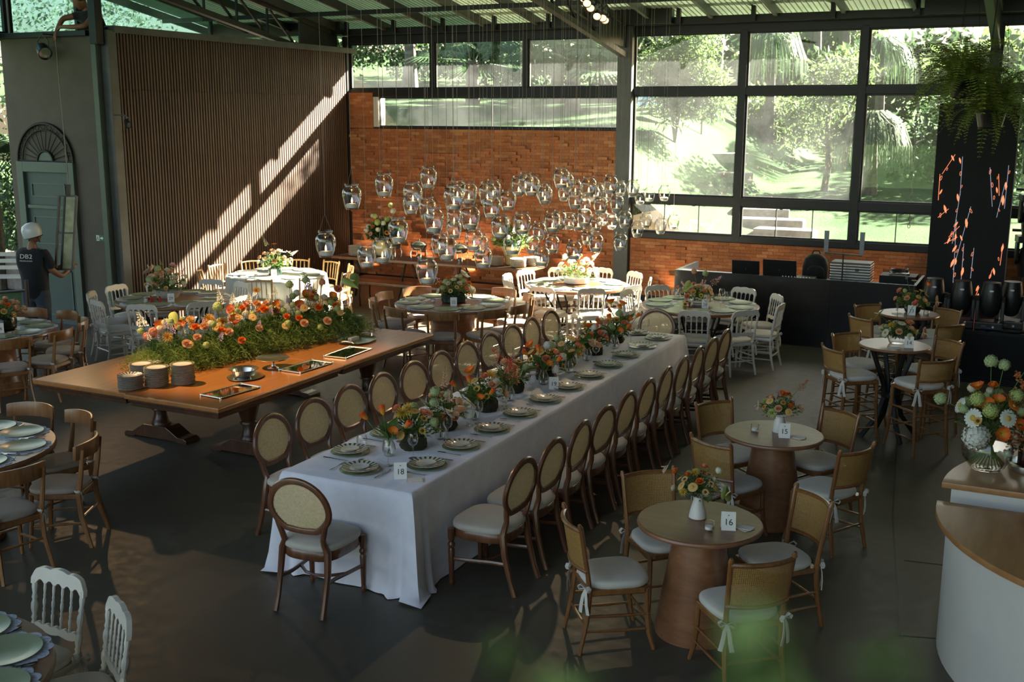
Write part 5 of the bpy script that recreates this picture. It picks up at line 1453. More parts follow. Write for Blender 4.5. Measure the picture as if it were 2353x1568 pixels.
def bloom(kind, col):
    key = (kind, col)
    if key in BL: return BL[key]
    m = MB(); mat = PM[col]; rs = random.Random(hash(kind) % 99)
    if kind == 'rose':
        for L, (R_, n, h, curl, p) in enumerate(((.30, 4, .95, .0, .35), (.55, 5, .95, .05, .42), (.80, 6, .85, .18, .55), (1.0, 6, .62, .25, .75))):
            for k in range(n): petal_grid(m, 2*PI*k/n+L*.5, PI/n*1.25, R_, -.35, h, curl, .2, 3, 3, p)
        me = m.mesh('rose', mat, True, 180)
    elif kind == 'tulip':
        for L in range(2):
            for k in range(3): petal_grid(m, 2*PI*k/3+L*PI/3, .85, .62-.05*L, -.6, 1.6, -.15, .12, 3, 4, .38+.05*L)
        me = m.mesh('tulip', mat, True, 180)
    elif kind == 'tulip_open':
        for L in range(2):
            for k in range(3): petal_grid(m, 2*PI*k/3+L*PI/3, .62, 1.0-.08*L, -.4, 1.0, .1, .1, 3, 4, .75)
        me = m.mesh('tulip', mat, True, 180)
    elif kind in ('gerbera', 'gerbera_gold'):
        for L in range(2):
            for k in range(16): petal_grid(m, 2*PI*(k+.5*L)/16, .17, 1.0-.12*L, .02*L, .12-.05*L, .16, .2, 1, 3, 1)
        c = MB(); c.lathe([(.30, .0), (.30, .08), (.2, .16), (0, .17)], 10)
        me = two(m, c, 'gerbera', mat, PM['heart_gold'] if kind == 'gerbera' else PM['heart_dark'])
    elif kind == 'spider':
        for k in range(44):
            z = (k+.5)/44; a = k*2.39996; e = math.acos(1-z*1.1)
            d = Vector((math.sin(e)*math.cos(a), math.sin(e)*math.sin(a), math.cos(e))); s = d.cross(Vector((.3, .2, 1))).normalized()*.045
            tip = d*1.0+Vector((0, 0, -.12)); mid = d*.6+Vector((0, 0, .08))
            m.add([d*.1-s, d*.1+s, mid+s*1.2, tip, mid-s*1.2], [(0, 1, 2, 4), (4, 2, 3)])
        me = m.mesh('spider_bloom', mat, True, 180)
    elif kind in ('pompom', 'hydrangea'):
        n = 70 if kind == 'pompom' else 110
        for k in range(n):
            z = 1-2*(k+.5)/n*.88; a = k*2.39996; r = math.sqrt(max(0, 1-z*z)); d = Vector((r*math.cos(a), r*math.sin(a), z))
            s = d.cross(Vector((.21, .5, .84))).normalized(); t_ = d.cross(s)
            w = .24 if kind == 'pompom' else .17; q = rs.uniform(.85, 1.1)
            p0 = d*.80*q
            m.add([p0-s*w, p0-t_*w+d*.1, p0+s*w, p0+t_*w+d*.1], [(0, 1, 2, 3)])
        c = MB(); c.lathe([(0, -.7), (.5, -.55), (.74, 0), (.5, .55), (0, .72)], 10)
        me = two(m, c, kind, mat, mat)
    elif kind == 'spike':
        for k in range(34):
            z = -1.2+3.4*k/34; a = k*2.39996; w = .42*(1-k/34*.75); rr = .42*(1-k/34*.8)
            c, s = math.cos(a), math.sin(a); o = Vector((c*rr, s*rr, z))
            for b in range(3):
                d = Vector((c*.6+.5*math.cos(a+b*2.1), s*.6+.5*math.sin(a+b*2.1), .45)).normalized(); q = d.cross(Vector((0, 0, 1))).normalized()*w*.42
                m.add([o, o+d*w*.55-q, o+d*w, o+d*w*.55+q], [(0, 1, 2, 3)])
        c = MB(); c.tube([(0, 0, -1.8), (0, 0, 2.2)], .05, 5)
        me = two(m, c, 'flower_spike', mat, M['stem'])
    elif kind == 'anthurium':
        n = 28; pts = []
        for k in range(n):
            a = 2*PI*k/n; x = .92*math.sin(a)**3*1.05; y = (.80*math.cos(a)-.32*math.cos(2*a)-.12*math.cos(3*a)-.05*math.cos(4*a))
            pts.append((x, -y))
        m.prism(pts, lambda a, b, t: (a, b, t+.18*(a*a+.3*b*b)), -.012, .012)
        c = MB(); c.tube([(0, -.25, .05), (0, .1, .32), (0, .3, .62)], [.07, .075, .04], 7)
        me = two(m, c, 'anthurium', mat, PM['cream'])
    elif kind == 'astilbe':
        for k in range(90):
            t_ = rs.random(); a = rs.uniform(0, 6.28); rr = .75*(1-t_)*rs.random()**.5; o = Vector((rr*math.cos(a), rr*math.sin(a), -.8+2.4*t_))
            d = Vector((rs.uniform(-1, 1), rs.uniform(-1, 1), rs.uniform(-.2, 1))).normalized(); q = d.cross(Vector((.3, .7, .2))).normalized()*.07
            m.add([o, o+d*.12-q, o+d*.26, o+d*.12+q], [(0, 1, 2, 3)])
        me = m.mesh('astilbe', mat, True, 180)
    elif kind == 'button':
        for k in range(11): petal_grid(m, 2*PI*k/11, .26, 1.0, .0, .35, .2, .25, 1, 2, 1)
        c = MB(); c.lathe([(.42, .05), (.40, .22), (0, .32)], 9)
        me = two(m, c, 'button_bloom', mat, PM['heart_dark'])
    BL[key] = me
    return me
NAMES = dict(rose='rose', tulip='tulip', tulip_open='tulip', gerbera='gerbera', gerbera_gold='gerbera', spider='spider_bloom', pompom='pompom', hydrangea='hydrangea', spike='flower_spike', anthurium='anthurium', astilbe='astilbe', button='button_bloom')
BIGLEAF = MB()
BIGLEAF.add([(0, 0, 0), (-.16, .3, .05), (0, .33, 0), (.16, .3, .05), (-.2, .6, .04), (0, .66, -.03), (.2, .6, .04), (0, 1.0, -.16)], [(0, 2, 1), (0, 3, 2), (1, 2, 5, 4), (2, 3, 6, 5), (4, 5, 7), (5, 6, 7)])
BIGLEAF = BIGLEAF.mesh('leaf', M['leaf_mid'], True, 180)
ROUNDLEAF = None
def put(parent, kind, col, pos, dirv, size, rs):
    o = link(NAMES[kind], bloom(kind, col), parent)
    o.location = pos
    q = Vector(dirv).to_track_quat('Z', 'Y') if kind != 'anthurium' else Vector(dirv).to_track_quat('Z', 'Y')
    e = q.to_matrix() @ Matrix.Rotation(rs.uniform(0, 6.28), 3, 'Z')
    o.rotation_euler = e.to_euler(); o.scale = (size,)*3
    return o
def dome(parent, base, rx, rz, flowers, seed, leaves=40, leafsize=.06, leafmat='leaf_mid', minel=.0, stem_base=None, foliage=900, fol_mat='leaf_mid', fol_size=.035, tall=()):
    """flowers: (kind, colour, size, count); blooms spread over an upper dome, stems run back to the base"""
    rs = random.Random(seed); nr = np.random.default_rng(seed)
    lst = [(k, c, s) for k, c, s, n in flowers for _ in range(n)]; rs.shuffle(lst)
    N = len(lst); stems = MB(); sb = Vector(stem_base or base)
    for i, (k, c, s) in enumerate(lst):
        z = minel+(1-minel)*((i+.5)/N); a = i*2.39996+seed
        r = math.sqrt(max(0, 1-z*z)); d = Vector((r*math.cos(a), r*math.sin(a), z+.12))
        q = rs.uniform(.82, 1.12)
        p = Vector(base)+Vector((d.x*rx*q, d.y*rx*q, d.z*rz*q))
        put(parent, k, c, p, (d.x, d.y, d.z+.25), s*rs.uniform(.85, 1.15), rs)
        stems.tube([sb, (sb+p)/2+Vector((0, 0, .01)), p], .0022, 4)
    for k, c, s, dx, dy, dz in tall:
        p = Vector(base)+Vector((dx, dy, dz)); put(parent, k, c, p, (dx*1.2, dy*1.2, max(.05, dz)), s, rs)
        stems.tube([sb, (sb*.45+p*.55)+Vector((0, 0, .02)), p], .0025, 4)
    o = stems.build('stems', M['stem'], parent); o['kind'] = 'stuff'
    if foliage:
        d = nr.normal(size=(foliage, 3)); d /= np.linalg.norm(d, axis=1)[:, None]; d[:, 2] = np.abs(d[:, 2])*1.0-.12
        P = np.array(base)+d*np.array([rx, rx, rz])*(nr.random(foliage)**.6)[:, None]*.92
        o = link('foliage', quads('foliage', leaf_cloud(nr, P, fol_size, .4, 0, d), M[fol_mat]), parent); o['kind'] = 'stuff'
    for k in range(leaves):
        a = rs.uniform(0, 6.28); el = rs.uniform(-.1, .8); d = Vector((math.cos(a)*math.cos(el), math.sin(a)*math.cos(el), math.sin(el)))
        o = link('leaf', BIGLEAF, parent); o.location = Vector(base)+Vector((d.x*rx, d.y*rx, d.z*rz))*rs.uniform(.45, .85); o.rotation_euler = d.to_track_quat('Y', 'Z').to_euler(); o.scale = (leafsize*rs.uniform(.7, 1.3),)*3
def vase(parent, prof, mat, n=28, name='vase'):
    m = MB(); m.lathe(prof, n, caps=True)
    if prof[-1][0] > 1e-5: m.f.pop()
    return m.build(name, M[mat], parent)
MIX = [('rose', 'peach', .034, 5), ('rose', 'coral', .032, 3), ('pompom', 'green', .03, 4), ('gerbera', 'cream', .036, 4), ('button', 'yellow', .024, 4), ('rose', 'orange', .03, 2)]
t = thing('flower_arrangement', 'peach and cream bouquet in a grey ribbed bowl before the slatted wall', 'flowers', (-11.05, 11.52, .7605))
vase(t, [(.13, 0), (.15, .02), (.19, .12), (.18, .12), (.14, .03)], 'grey_pot')
dome(t, (0, 0, .13), .27, .26, [('rose', 'cream', .042, 6), ('rose', 'peach', .05, 4), ('pompom', 'green', .05, 4), ('rose', 'apricot', .036, 6), ('astilbe', 'pink', .06, 3), ('hydrangea', 'cream', .045, 3)], 3, 10, .12, foliage=900, tall=[('anthurium', 'blush', .11, -.26, -.05, .26), ('rose', 'pink', .05, .12, .0, .34), ('spike', 'lime', .03, -.1, .0, .36), ('anthurium', 'peach', .14, -.33, .15, .10)])
t = thing('flower_arrangement', 'peach bouquet in a dark cylinder vase on the sage cloth', 'flowers', (-11.13, 14.02, .764))
vase(t, [(.10, 0), (.115, .01), (.115, .13), (.105, .13), (.10, .02)], 'dark_pot')
dome(t, (0, 0, .14), .27, .24, [('rose', 'peach', .045, 6), ('rose', 'coral', .04, 4), ('anthurium', 'white', .06, 4), ('rose', 'cream', .04, 5), ('pompom', 'blush', .04, 3)], 5, 5, .08, foliage=500, tall=[('spike', 'cream', .055, -.16, -.02, .38), ('spike', 'cream', .045, .33, .05, .22), ('gerbera', 'orange', .045, .0, .0, .36)])
t = thing('flower_arrangement', 'orange, yellow and cream bouquet in a mossy dark bowl', 'flowers', (-7.29, 13.05, .7605))
vase(t, [(.15, 0), (.18, .02), (.185, .10), (.165, .125), (.155, .125), (.17, .09), (.15, .02)], 'dark_pot')
dome(t, (0, 0, .13), .25, .22, [('pompom', 'green', .045, 5), ('gerbera', 'cream', .045, 7), ('rose', 'orange', .04, 4), ('button', 'apricot', .032, 7), ('rose', 'coral', .038, 3), ('rose', 'cream', .036, 4)], 8, 4, .08, foliage=600, tall=[('spike', 'pink', .04, .02, 0, .30), ('anthurium', 'cream', .10, .26, .03, .04), ('anthurium', 'white', .09, .16, .02, .26), ('astilbe', 'pink', .05, -.24, 0, .16)])
t = thing('flower_arrangement', 'white orchid bouquet in a white bowl in full sun', 'flowers', (-6.45, 15.40, .7605))
vase(t, [(.15, 0), (.19, .02), (.20, .10), (.185, .10), (.17, .02)], 'white_pot')
dome(t, (0, 0, .11), .27, .27, [('rose', 'white', .055, 8), ('hydrangea', 'white', .05, 5), ('pompom', 'lime', .03, 4), ('anthurium', 'white', .06, 4)], 9, 4, .08, foliage=500, tall=[('spike', 'white', .05, .30, 0, .33), ('spike', 'blush', .045, .22, -.05, .22), ('anthurium', 'white', .10, .32, -.02, .08), ('rose', 'white', .05, -.2, 0, .30)])
t = thing('flower_arrangement', 'mixed bouquet with a green heart leaf in a low white bowl', 'flowers', (-4.22, 14.42, .7605))
vase(t, [(.08, 0), (.07, .015), (.09, .03), (.19, .05), (.20, .075), (.19, .075), (.10, .04)], 'white_pot')
dome(t, (0, 0, .09), .22, .18, [('gerbera', 'peach', .05, 6), ('rose', 'coral', .042, 4), ('rose', 'apricot', .04, 4), ('astilbe', 'pink', .05, 4), ('button', 'yellow', .03, 4)], 12, 8, .12, foliage=500, tall=[('pompom', 'peach', .045, -.08, 0, .36), ('pompom', 'green', .045, .08, 0, .34), ('spike', 'yellow', .03, -.34, -.04, .30), ('astilbe', 'pink', .07, .22, 0, .24), ('anthurium', 'lime', .11, -.12, -.12, .16), ('rose', 'coral', .035, -.3, 0, .12), ('button', 'yellow', .035, .3, -.05, .06)])
t = thing('flower_arrangement', 'peach and red bouquet in a black bowl on table twenty-six', 'flowers', (-11.12, 8.86, .7605))
vase(t, [(.11, 0), (.14, .02), (.15, .12), (.13, .16), (.12, .16), (.13, .10)], 'black_gloss')
dome(t, (0, 0, .16), .22, .20, [('rose', 'peach', .045, 5), ('anthurium', 'peach', .06, 4), ('rose', 'orange', .04, 4), ('gerbera', 'apricot', .05, 4), ('pompom', 'red', .035, 2), ('rose', 'apricot', .04, 3)], 14, 4, .09, foliage=400)
t = thing('flower_arrangement', 'bouquet with a pink anthurium in a white footed vase on table sixteen', 'flowers', (-1.86, 6.52, .7605))
vase(t, [(.052, 0), (.058, .005), (.05, .05), (.03, .12), (.03, .14), (.055, .155), (.075, .165), (.07, .165), (.03, .15)], 'white_pot')
dome(t, (0, 0, .17), .15, .14, [('gerbera', 'apricot', .032, 7), ('button', 'apricot', .022, 6), ('rose', 'orange', .026, 2), ('spider', 'yellow', .036, 2), ('spike', 'lilac', .022, 3), ('gerbera_gold', 'red', .034, 1), ('rose', 'cream', .024, 3), ('pompom', 'green', .024, 2)], 16, 6, .08, foliage=500, fol_size=.025, tall=[('anthurium', 'blush', .058, -.20, -.05, .15), ('anthurium', 'lime', .06, .19, -.06, .04), ('rose', 'coral', .028, .03, 0, .18), ('pompom', 'cream', .026, .12, .02, .16), ('rose', 'orange', .027, -.14, -.06, .14)])
t = thing('flower_arrangement', 'orange and peach bouquet in a white footed compote on table fifteen', 'flowers', (-1.83, 8.72, .7605))
vase(t, [(.055, 0), (.058, .01), (.045, .09), (.032, .13), (.04, .14), (.095, .155), (.098, .165), (.09, .165), (.03, .15)], 'white_pot')
dome(t, (0, 0, .165), .155, .15, [('gerbera', 'apricot', .036, 4), ('rose', 'orange', .03, 3), ('gerbera_gold', 'goldbrown', .022, 5), ('spike', 'lilac', .024, 3), ('rose', 'coral', .032, 3), ('spider', 'lime', .045, 2), ('rose', 'peach', .032, 3)], 17, 6, .08, foliage=450, fol_size=.025, tall=[('anthurium', 'blush', .05, -.17, -.08, .05), ('astilbe', 'rust', .045, .15, .05, .22), ('rose', 'orange', .036, .02, -.04, .17)])
t = thing('flower_arrangement', 'loose bouquet with a red tulip in a low glass bowl on table fourteen', 'flowers', (-1.30, 11.75, .9855))
vase(t, [(.05, 0), (.085, .01), (.10, .05), (.09, .085), (.085, .085), (.095, .05), (.08, .012)], 'glass')
dome(t, (0, 0, .09), .19, .14, [('gerbera', 'cream', .042, 5), ('spider', 'yellow', .05, 2), ('rose', 'peach', .036, 3), ('gerbera', 'apricot', .036, 3), ('pompom', 'green', .03, 2)], 18, 8, .09, foliage=450, fol_size=.03, tall=[('tulip', 'red', .036, .14, 0, .34), ('spike', 'lilac', .026, -.03, .02, .28), ('anthurium', 'peach', .07, .26, -.08, .05), ('anthurium', 'lime', .08, -.20, 0, .20), ('rose', 'coral', .04, .1, -.05, .15)])
t = thing('flower_arrangement', 'loose orange bouquet on table thirteen beside the black booth', 'flowers', (-1.38, 13.76, .9855))
vase(t, [(.05, 0), (.085, .01), (.10, .05), (.09, .085), (.085, .085), (.095, .05), (.08, .012)], 'dark_pot')
dome(t, (0, 0, .09), .2, .17, [('gerbera', 'apricot', .038, 4), ('rose', 'peach', .038, 4), ('button', 'yellow', .028, 4), ('pompom', 'lime', .03, 3)], 19, 10, .1, foliage=500, fol_size=.03, tall=[('spike', 'lilac', .03, -.10, 0, .34), ('gerbera', 'apricot', .04, .0, 0, .30), ('tulip_open', 'tulip', .045, .16, 0, .26), ('anthurium', 'peach', .085, .27, -.05, .06), ('rose', 'coral', .045, -.16, -.03, .17)])
t = thing('flower_arrangement', 'wild bouquet in a round yellow pot on the plank console', 'flowers', (-10.72, 16.62, CZ))
vase(t, [(.11, 0), (.15, .02), (.205, .16), (.20, .28), (.17, .30), (.16, .30), (.19, .25), (.14, .03)], 'yellow_pot')
dome(t, (0, 0, .36), .32, .36, [('hydrangea', 'cream', .05, 9), ('button', 'orange', .045, 6), ('pompom', 'lime', .06, 6), ('rose', 'pink', .045, 5), ('gerbera', 'white', .04, 6)], 21, 12, .14, foliage=1300, fol_mat='leaf_dark', fol_size=.07, tall=[('pompom', 'lime', .05, .15, 0, .55), ('hydrangea', 'cream', .06, .2, 0, .45), ('rose', 'pink', .05, -.08, 0, .5)])
t = thing('flower_arrangement', 'white blossom sprays in a pale yellow vase on the console', 'flowers', (-8.15, 16.6, CZ))
vase(t, [(.09, 0), (.11, .02), (.13, .2), (.19, .32), (.18, .33), (.12, .22), (.09, .03)], 'yellow_pot')
dome(t, (0, 0, .36), .34, .34, [('hydrangea', 'white', .045, 12), ('spike', 'white', .04, 6), ('pompom', 'lime', .05, 4)], 22, 12, .16, foliage=700, fol_mat='leaf_mid', fol_size=.07)
# the big glass bowl on the bar
t = thing('flower_arrangement', 'white gerberas and red tulips in a round glass bowl on the bar', 'flowers', (-.23, 7.72, .971))
vase(t, [(.05, 0), (.10, .012), (.155, .09), (.165, .15), (.14, .22), (.105, .255), (.112, .27), (.10, .268), (.135, .215), (.158, .15), (.148, .092), (.095, .02)], 'glass', 36)
m = MB(); m.lathe([(0, .02), (.09, .022), (.145, .092), (.155, .15), (.15, .17), (0, .17)], 28); m.build('water', M['water'], t)
rs = random.Random(4); m = MB()
for k in range(26):
    a = 2*PI*k/26; m.tube([(.11*math.cos(a), .11*math.sin(a), .05), (.03*math.cos(a+2), .03*math.sin(a+2), .18), (.07*math.cos(a+2.6), .07*math.sin(a+2.6), .30)], .004, 5)
o = m.build('bowl_stems', M['stem'], t); o['kind'] = 'stuff'
dome(t, (0, 0, .33), .21, .22, [('hydrangea', 'cream', .035, 2), ('tulip_open', 'tulip', .045, 6), ('pompom', 'green', .04, 5), ('button', 'goldbrown', .03, 4), ('hydrangea', 'lime', .06, 4), ('gerbera', 'orange', .035, 2)], 31, 10, .13, stem_base=(0, 0, .27), foliage=300, fol_mat='leaf_dark',
     tall=[('gerbera', 'white', .065, -.10, -.17, .06), ('gerbera', 'white', .06, .11, -.16, .08), ('gerbera', 'white', .055, -.19, -.10, .12), ('hydrangea', 'white', .10, -.07, -.16, -.07), ('rose', 'orange', .035, .0, -.06, .27), ('gerbera', 'white', .05, .21, .10, .42), ('pompom', 'green', .05, -.03, .06, .40), ('pompom', 'green', .045, .05, .08, .38), ('pompom', 'green', .05, -.32, .02, .12), ('tulip_open', 'tulip', .05, -.02, -.15, .15), ('tulip_open', 'tulip', .05, .08, -.18, -.02)])
t = thing('flower_arrangement', 'rust coloured amaranth and orange tulips on a silver base at the bar edge', 'flowers', (.06, 7.85, .971))
vase(t, [(.16, 0), (.165, .01), (.165, .05), (.15, .055), (.14, .01)], 'silver', 30, 'base')
m = MB(); m.lathe([(.04, .012), (.045, .02), (.045, .16), (.02, .22), (.02, .26)], 14, (-.06, -.03, 0)); m.build('bottle', plain('dark bottle glass', (.03, .008, .004), .15), t)
dome(t, (0, 0, .16), .17, .34, [('astilbe', 'rust', .09, 12), ('tulip_open', 'tulip', .05, 5), ('spike', 'rust', .04, 6)], 33, 6, .1, foliage=300, fol_mat='leaf_dark')

# ------------------------------------------------------------------ long table flowers
def moss_bed(x, y, seed, flowers, tall=(), label=''):
    t = thing('moss_arrangement', label, 'flowers', (x, y, .764))
    rs = random.Random(seed); m = MB(); prof = []
    rings = []
    for j, (r, z) in enumerate(((.095, 0), (.105, .03), (.10, .07), (.08, .105), (.04, .12), (.0, .122))):
        rings.append([((r*rs.uniform(.88, 1.12))*math.cos(2*PI*k/18), (r*rs.uniform(.88, 1.12))*math.sin(2*PI*k/18), z+rs.uniform(0, .008) if j else 0) for k in range(18)])
    m.loft(rings); m.build('moss', M['moss'], t)
    dome(t, (0, 0, .12), .175, .18, [(k, c, z*1.3, n+(i % 2)) for i, (k, c, z, n) in enumerate(flowers)], seed, 9, .12, foliage=420, fol_size=.035, minel=-.05, tall=[(k, c, z*1.2, a, b, h) for k, c, z, a, b, h in tall])
A = [('rose', 'coral', .03, 2), ('spider', 'yellow', .05, 1), ('pompom', 'green', .035, 2), ('button', 'yellow', .024, 4), ('rose', 'peach', .034, 2), ('gerbera', 'apricot', .034, 2), ('hydrangea', 'white', .03, 2)]
B = [('spike', 'pink', .03, 3), ('rose', 'peach', .036, 3), ('button', 'goldbrown', .026, 3), ('pompom', 'green', .034, 2), ('rose', 'coral', .034, 2), ('spike', 'white', .025, 2)]
Cc = [('rose', 'orange', .036, 3), ('gerbera', 'apricot', .036, 3), ('button', 'yellow', .026, 4), ('hydrangea', 'white', .034, 2), ('astilbe', 'red', .05, 2), ('rose', 'coral', .032, 2)]
LT = [(-4.27, 6.98, A, [('rose', 'coral', .036, -.1, -.08, .2), ('spider', 'yellow', .06, .0, -.06, .2)]), (-4.32, 7.55, B, [('spike', 'pink', .045, -.05, .1, .26), ('anthurium', 'peach', .06, .17, -.05, .1)]), (-4.28, 8.22, A, [('tulip_open', 'tulip', .045, -.1, -.1, .24)]), (-4.36, 8.92, B, [('astilbe', 'red', .07, -.1, -.05, .18), ('astilbe', 'red', .06, .02, -.1, .14)]),
      (-4.30, 9.52, Cc, [('tulip_open', 'tulip', .045, -.12, -.1, .22), ('pompom', 'green', .04, .05, 0, .22)]), (-4.34, 10.12, A, [('spike', 'lilac', .035, -.08, .05, .22)]), (-4.30, 10.78, Cc, [('spider', 'yellow', .05, -.1, 0, .2), ('astilbe', 'red', .06, .05, -.05, .16)]), (-4.32, 11.48, B, [('tulip_open', 'tulip', .05, -.06, 0, .34), ('tulip_open', 'tulip', .045, .06, .05, .32), ('spike', 'lilac', .035, .14, .05, .24)])]
for i, (x, y, fl, tall) in enumerate(LT): moss_bed(x, y, 40+i, fl, tall, 'moss bed of orange and peach blooms on the long table, %s from near end' % ORD[i])
def bud_vase(x, y, seed, blooms, label, leaves=9):
    t = thing('bud_vase', label, 'vase', (x, y, .764)); rs = random.Random(seed)
    vase(t, [(.03, 0), (.04, .006), (.052, .05), (.046, .09), (.030, .125), (.036, .15), (.034, .15), (.028, .125), (.043, .09), (.048, .05), (.03, .01)], 'glass', 24)
    m = MB()
    for k, c, s, dx, dy, dz in blooms:
        put(t, k, c, (dx, dy, dz), (dx*1.5, dy*1.5, .25), s*1.2, rs); m.tube([(-dx*.08, -dy*.08, .015), (dx*.1, dy*.1, .13), (dx*.55, dy*.55, dz*.62), (dx, dy, dz)], .003, 5)
    o = m.build('stems', M['stem'], t); o['kind'] = 'stuff'
    for k in range(leaves):
        a = rs.uniform(0, 6.28); d = Vector((math.cos(a)*.7, math.sin(a)*.7, .8)).normalized(); o = link('leaf', BIGLEAF, t); o.location = (0, 0, .12); o.rotation_euler = d.to_track_quat('Y', 'Z').to_euler(); o.scale = (.2*rs.uniform(.8, 1.2),)*3
TU = lambda s: [('tulip', 'tulip', s, -.15, -.08, .30), ('tulip', 'tulip', s*1.1, -.08, .05, .32), ('tulip_open', 'tulip', s, .09, -.08, .22), ('tulip', 'tulip', s, .13, .04, .24)]
BV = [(-4.33, 6.72, TU(.034), 'tulips'), (-4.20, 7.28, [('rose', 'coral', .036, .04, -.04, .2), ('spike', 'white', .03, -.04, .02, .26), ('anthurium', 'blush', .06, .1, 0, .22)], 'coral rose and anthurium'), (-4.22, 7.9, TU(.03), 'tulips'), (-4.24, 8.6, [('astilbe', 'red', .07, 0, 0, .26), ('spike', 'pink', .03, -.06, .04, .28), ('astilbe', 'coral', .06, .07, -.03, .22)], 'red astilbe'),
      (-4.22, 9.30, TU(.032), 'tulips'), (-4.2, 9.86, [('rose', 'peach', .036, .05, -.03, .22), ('spike', 'lilac', .03, -.05, .02, .26)], 'peach rose and lilac spike'), (-4.24, 10.45, [('gerbera', 'apricot', .04, .05, 0, .22), ('anthurium', 'peach', .07, .1, -.05, .2)], 'apricot gerbera'), (-4.2, 11.15, TU(.034), 'tulips'), (-4.34, 11.85, TU(.03), 'tulips')]
for i, (x, y, bl, what) in enumerate(BV): bud_vase(x, y, 70+i, bl, 'small clear glass vase of %s on the long table, %s from near end' % (what, ORD[i]))
def pillar_candle(x, y, h, label):
    t = thing('pillar_candle', label, 'candle', (x, y, .764), 0, 'pillar candles on the long table')
    m = MB(); m.lathe([(.035, 0), (.034, .006), (.014, .015), (.018, .04), (.012, h-.02), (.038, h), (.038, h+.004), (0, h+.004)], 18); m.build('glass_stand', M['glass'], t)
    m = MB(); m.lathe([(.034, h+.004), (.035, h+.01), (.035, h+.075), (.032, h+.078), (0, h+.077)], 18); m.build('wax', M['wax'], t)
for i, (x, y, h) in enumerate(((-4.42, 7.25, .06), (-4.18, 7.72, .07), (-4.2, 8.42, .05), (-4.14, 9.4, .10), (-4.4, 10.4, .07))): pillar_candle(x, y, h, 'white pillar candle on a glass stand on the long table, %s from near end' % ORD[i])

# ------------------------------------------------------------------ garland of greenery and blooms on the buffet
t = thing('garland', 'long bank of feathery greenery and mixed blooms along the buffet', 'flowers', (0, 0, BZ))
rs = random.Random(91); nr = np.random.default_rng(91)
def gpath(u): return (-7.93+.62*u+.05*math.sin(u*7), 7.98+2.52*u)
def gheight(u): return .17+.17*abs(math.sin(u*PI*2.6+.5))*.6+.12*math.sin(PI*u)+.10*(u > .62)*math.sin((u-.62)/.38*PI)
P = []; D = []
for k in range(34000):
    u = nr.random(); x, y = gpath(u); w = .36+.06*math.sin(u*13)
    a = nr.random()*2*PI; r = nr.random()**.5; hz = nr.random()
    dx, dy = math.cos(a)*r*w, math.sin(a)*r*.3
    P.append((x+dx, y+dy, .015+gheight(u)*(1-.75*r*r)*hz)); D.append((dx*1.5, dy, .35))
o = link('greenery', quads('greenery', leaf_cloud(nr, np.array(P), .042, .13, .05, np.array(D)*.5), leafy('asparagus fern', (.075, .15, .025), (.22, .32, .07), .35, 5)), t); o['kind'] = 'stuff'
m = MB()
for k in range(260):                                            # feathery sprays reaching out over the table
    u = rs.random(); x, y = gpath(u); a = rs.uniform(0, 6.28); L = rs.uniform(.2, .5); c, s = math.cos(a), math.sin(a)
    pts = [(x, y, gheight(u)*.6), (x+c*L*.5, y+s*L*.4, gheight(u)*.8), (x+c*L, y+s*L*.7, max(.02, gheight(u)*rs.uniform(.0, .7)))]
    m.tube(pts, .0022, 4)
o = m.build('sprays', M['stem'], t); o['kind'] = 'stuff'
P = []; D = []
for k in range(260):
    u = rs.random(); x, y = gpath(u); a = rs.uniform(0, 6.28); L = rs.uniform(.25, .55); c, s = math.cos(a), math.sin(a)
    for q in range(60):
        v = rs.random(); h0 = gheight(u)
        P.append((x+c*L*v, y+s*L*.7*v, max(.01, h0*(.6+.5*v-.95*v*v)))); D.append((c+rs.uniform(-1, 1), s+rs.uniform(-1, 1), rs.uniform(-.3, .6)))
o = link('greenery', quads('greenery', leaf_cloud(nr, np.array(P), .034, .14, .05, np.array(D)), leafy('light asparagus fern', (.12, .20, .03), (.30, .40, .10), .4, 5)), t); o['kind'] = 'stuff'
stems = MB()
def gb(kind, col, size, u, dx, h, lean=(0, 0)):
    x, y = gpath(u); p = Vector((x+dx, y+lean[1], h)); put(t, kind, col, p, (dx*1.2+.5, -.6+lean[1], .75), size, rs); stems.tube([(x, y, .05), (x+dx*.6, y, h*.6), p], .003, 4)
KIN = [('tulip_open', 'tulip', .055), ('rose', 'peach', .048), ('rose', 'coral', .045), ('pompom', 'lime', .042), ('hydrangea', 'cream', .045), ('spike', 'lilac', .042), ('spider', 'goldbrown', .07), ('gerbera', 'apricot', .05), ('pompom', 'green', .036), ('hydrangea', 'lime', .04), ('spike', 'white', .045), ('rose', 'orange', .045)]
for k in range(124):
    u = (k+.5)/124*.94+.01; kd, col, sz = KIN[(k*5) % len(KIN)]
    dx = rs.uniform(-.2, .34) if k % 2 else rs.uniform(-.25, .05)
    gb(kd, col, sz*rs.uniform(.8, 1.15), u, dx, gheight(u)*max(.35, 1-2.2*max(0, dx)**1.2)+rs.uniform(.03, .13), (0, rs.uniform(-.08, .08)))
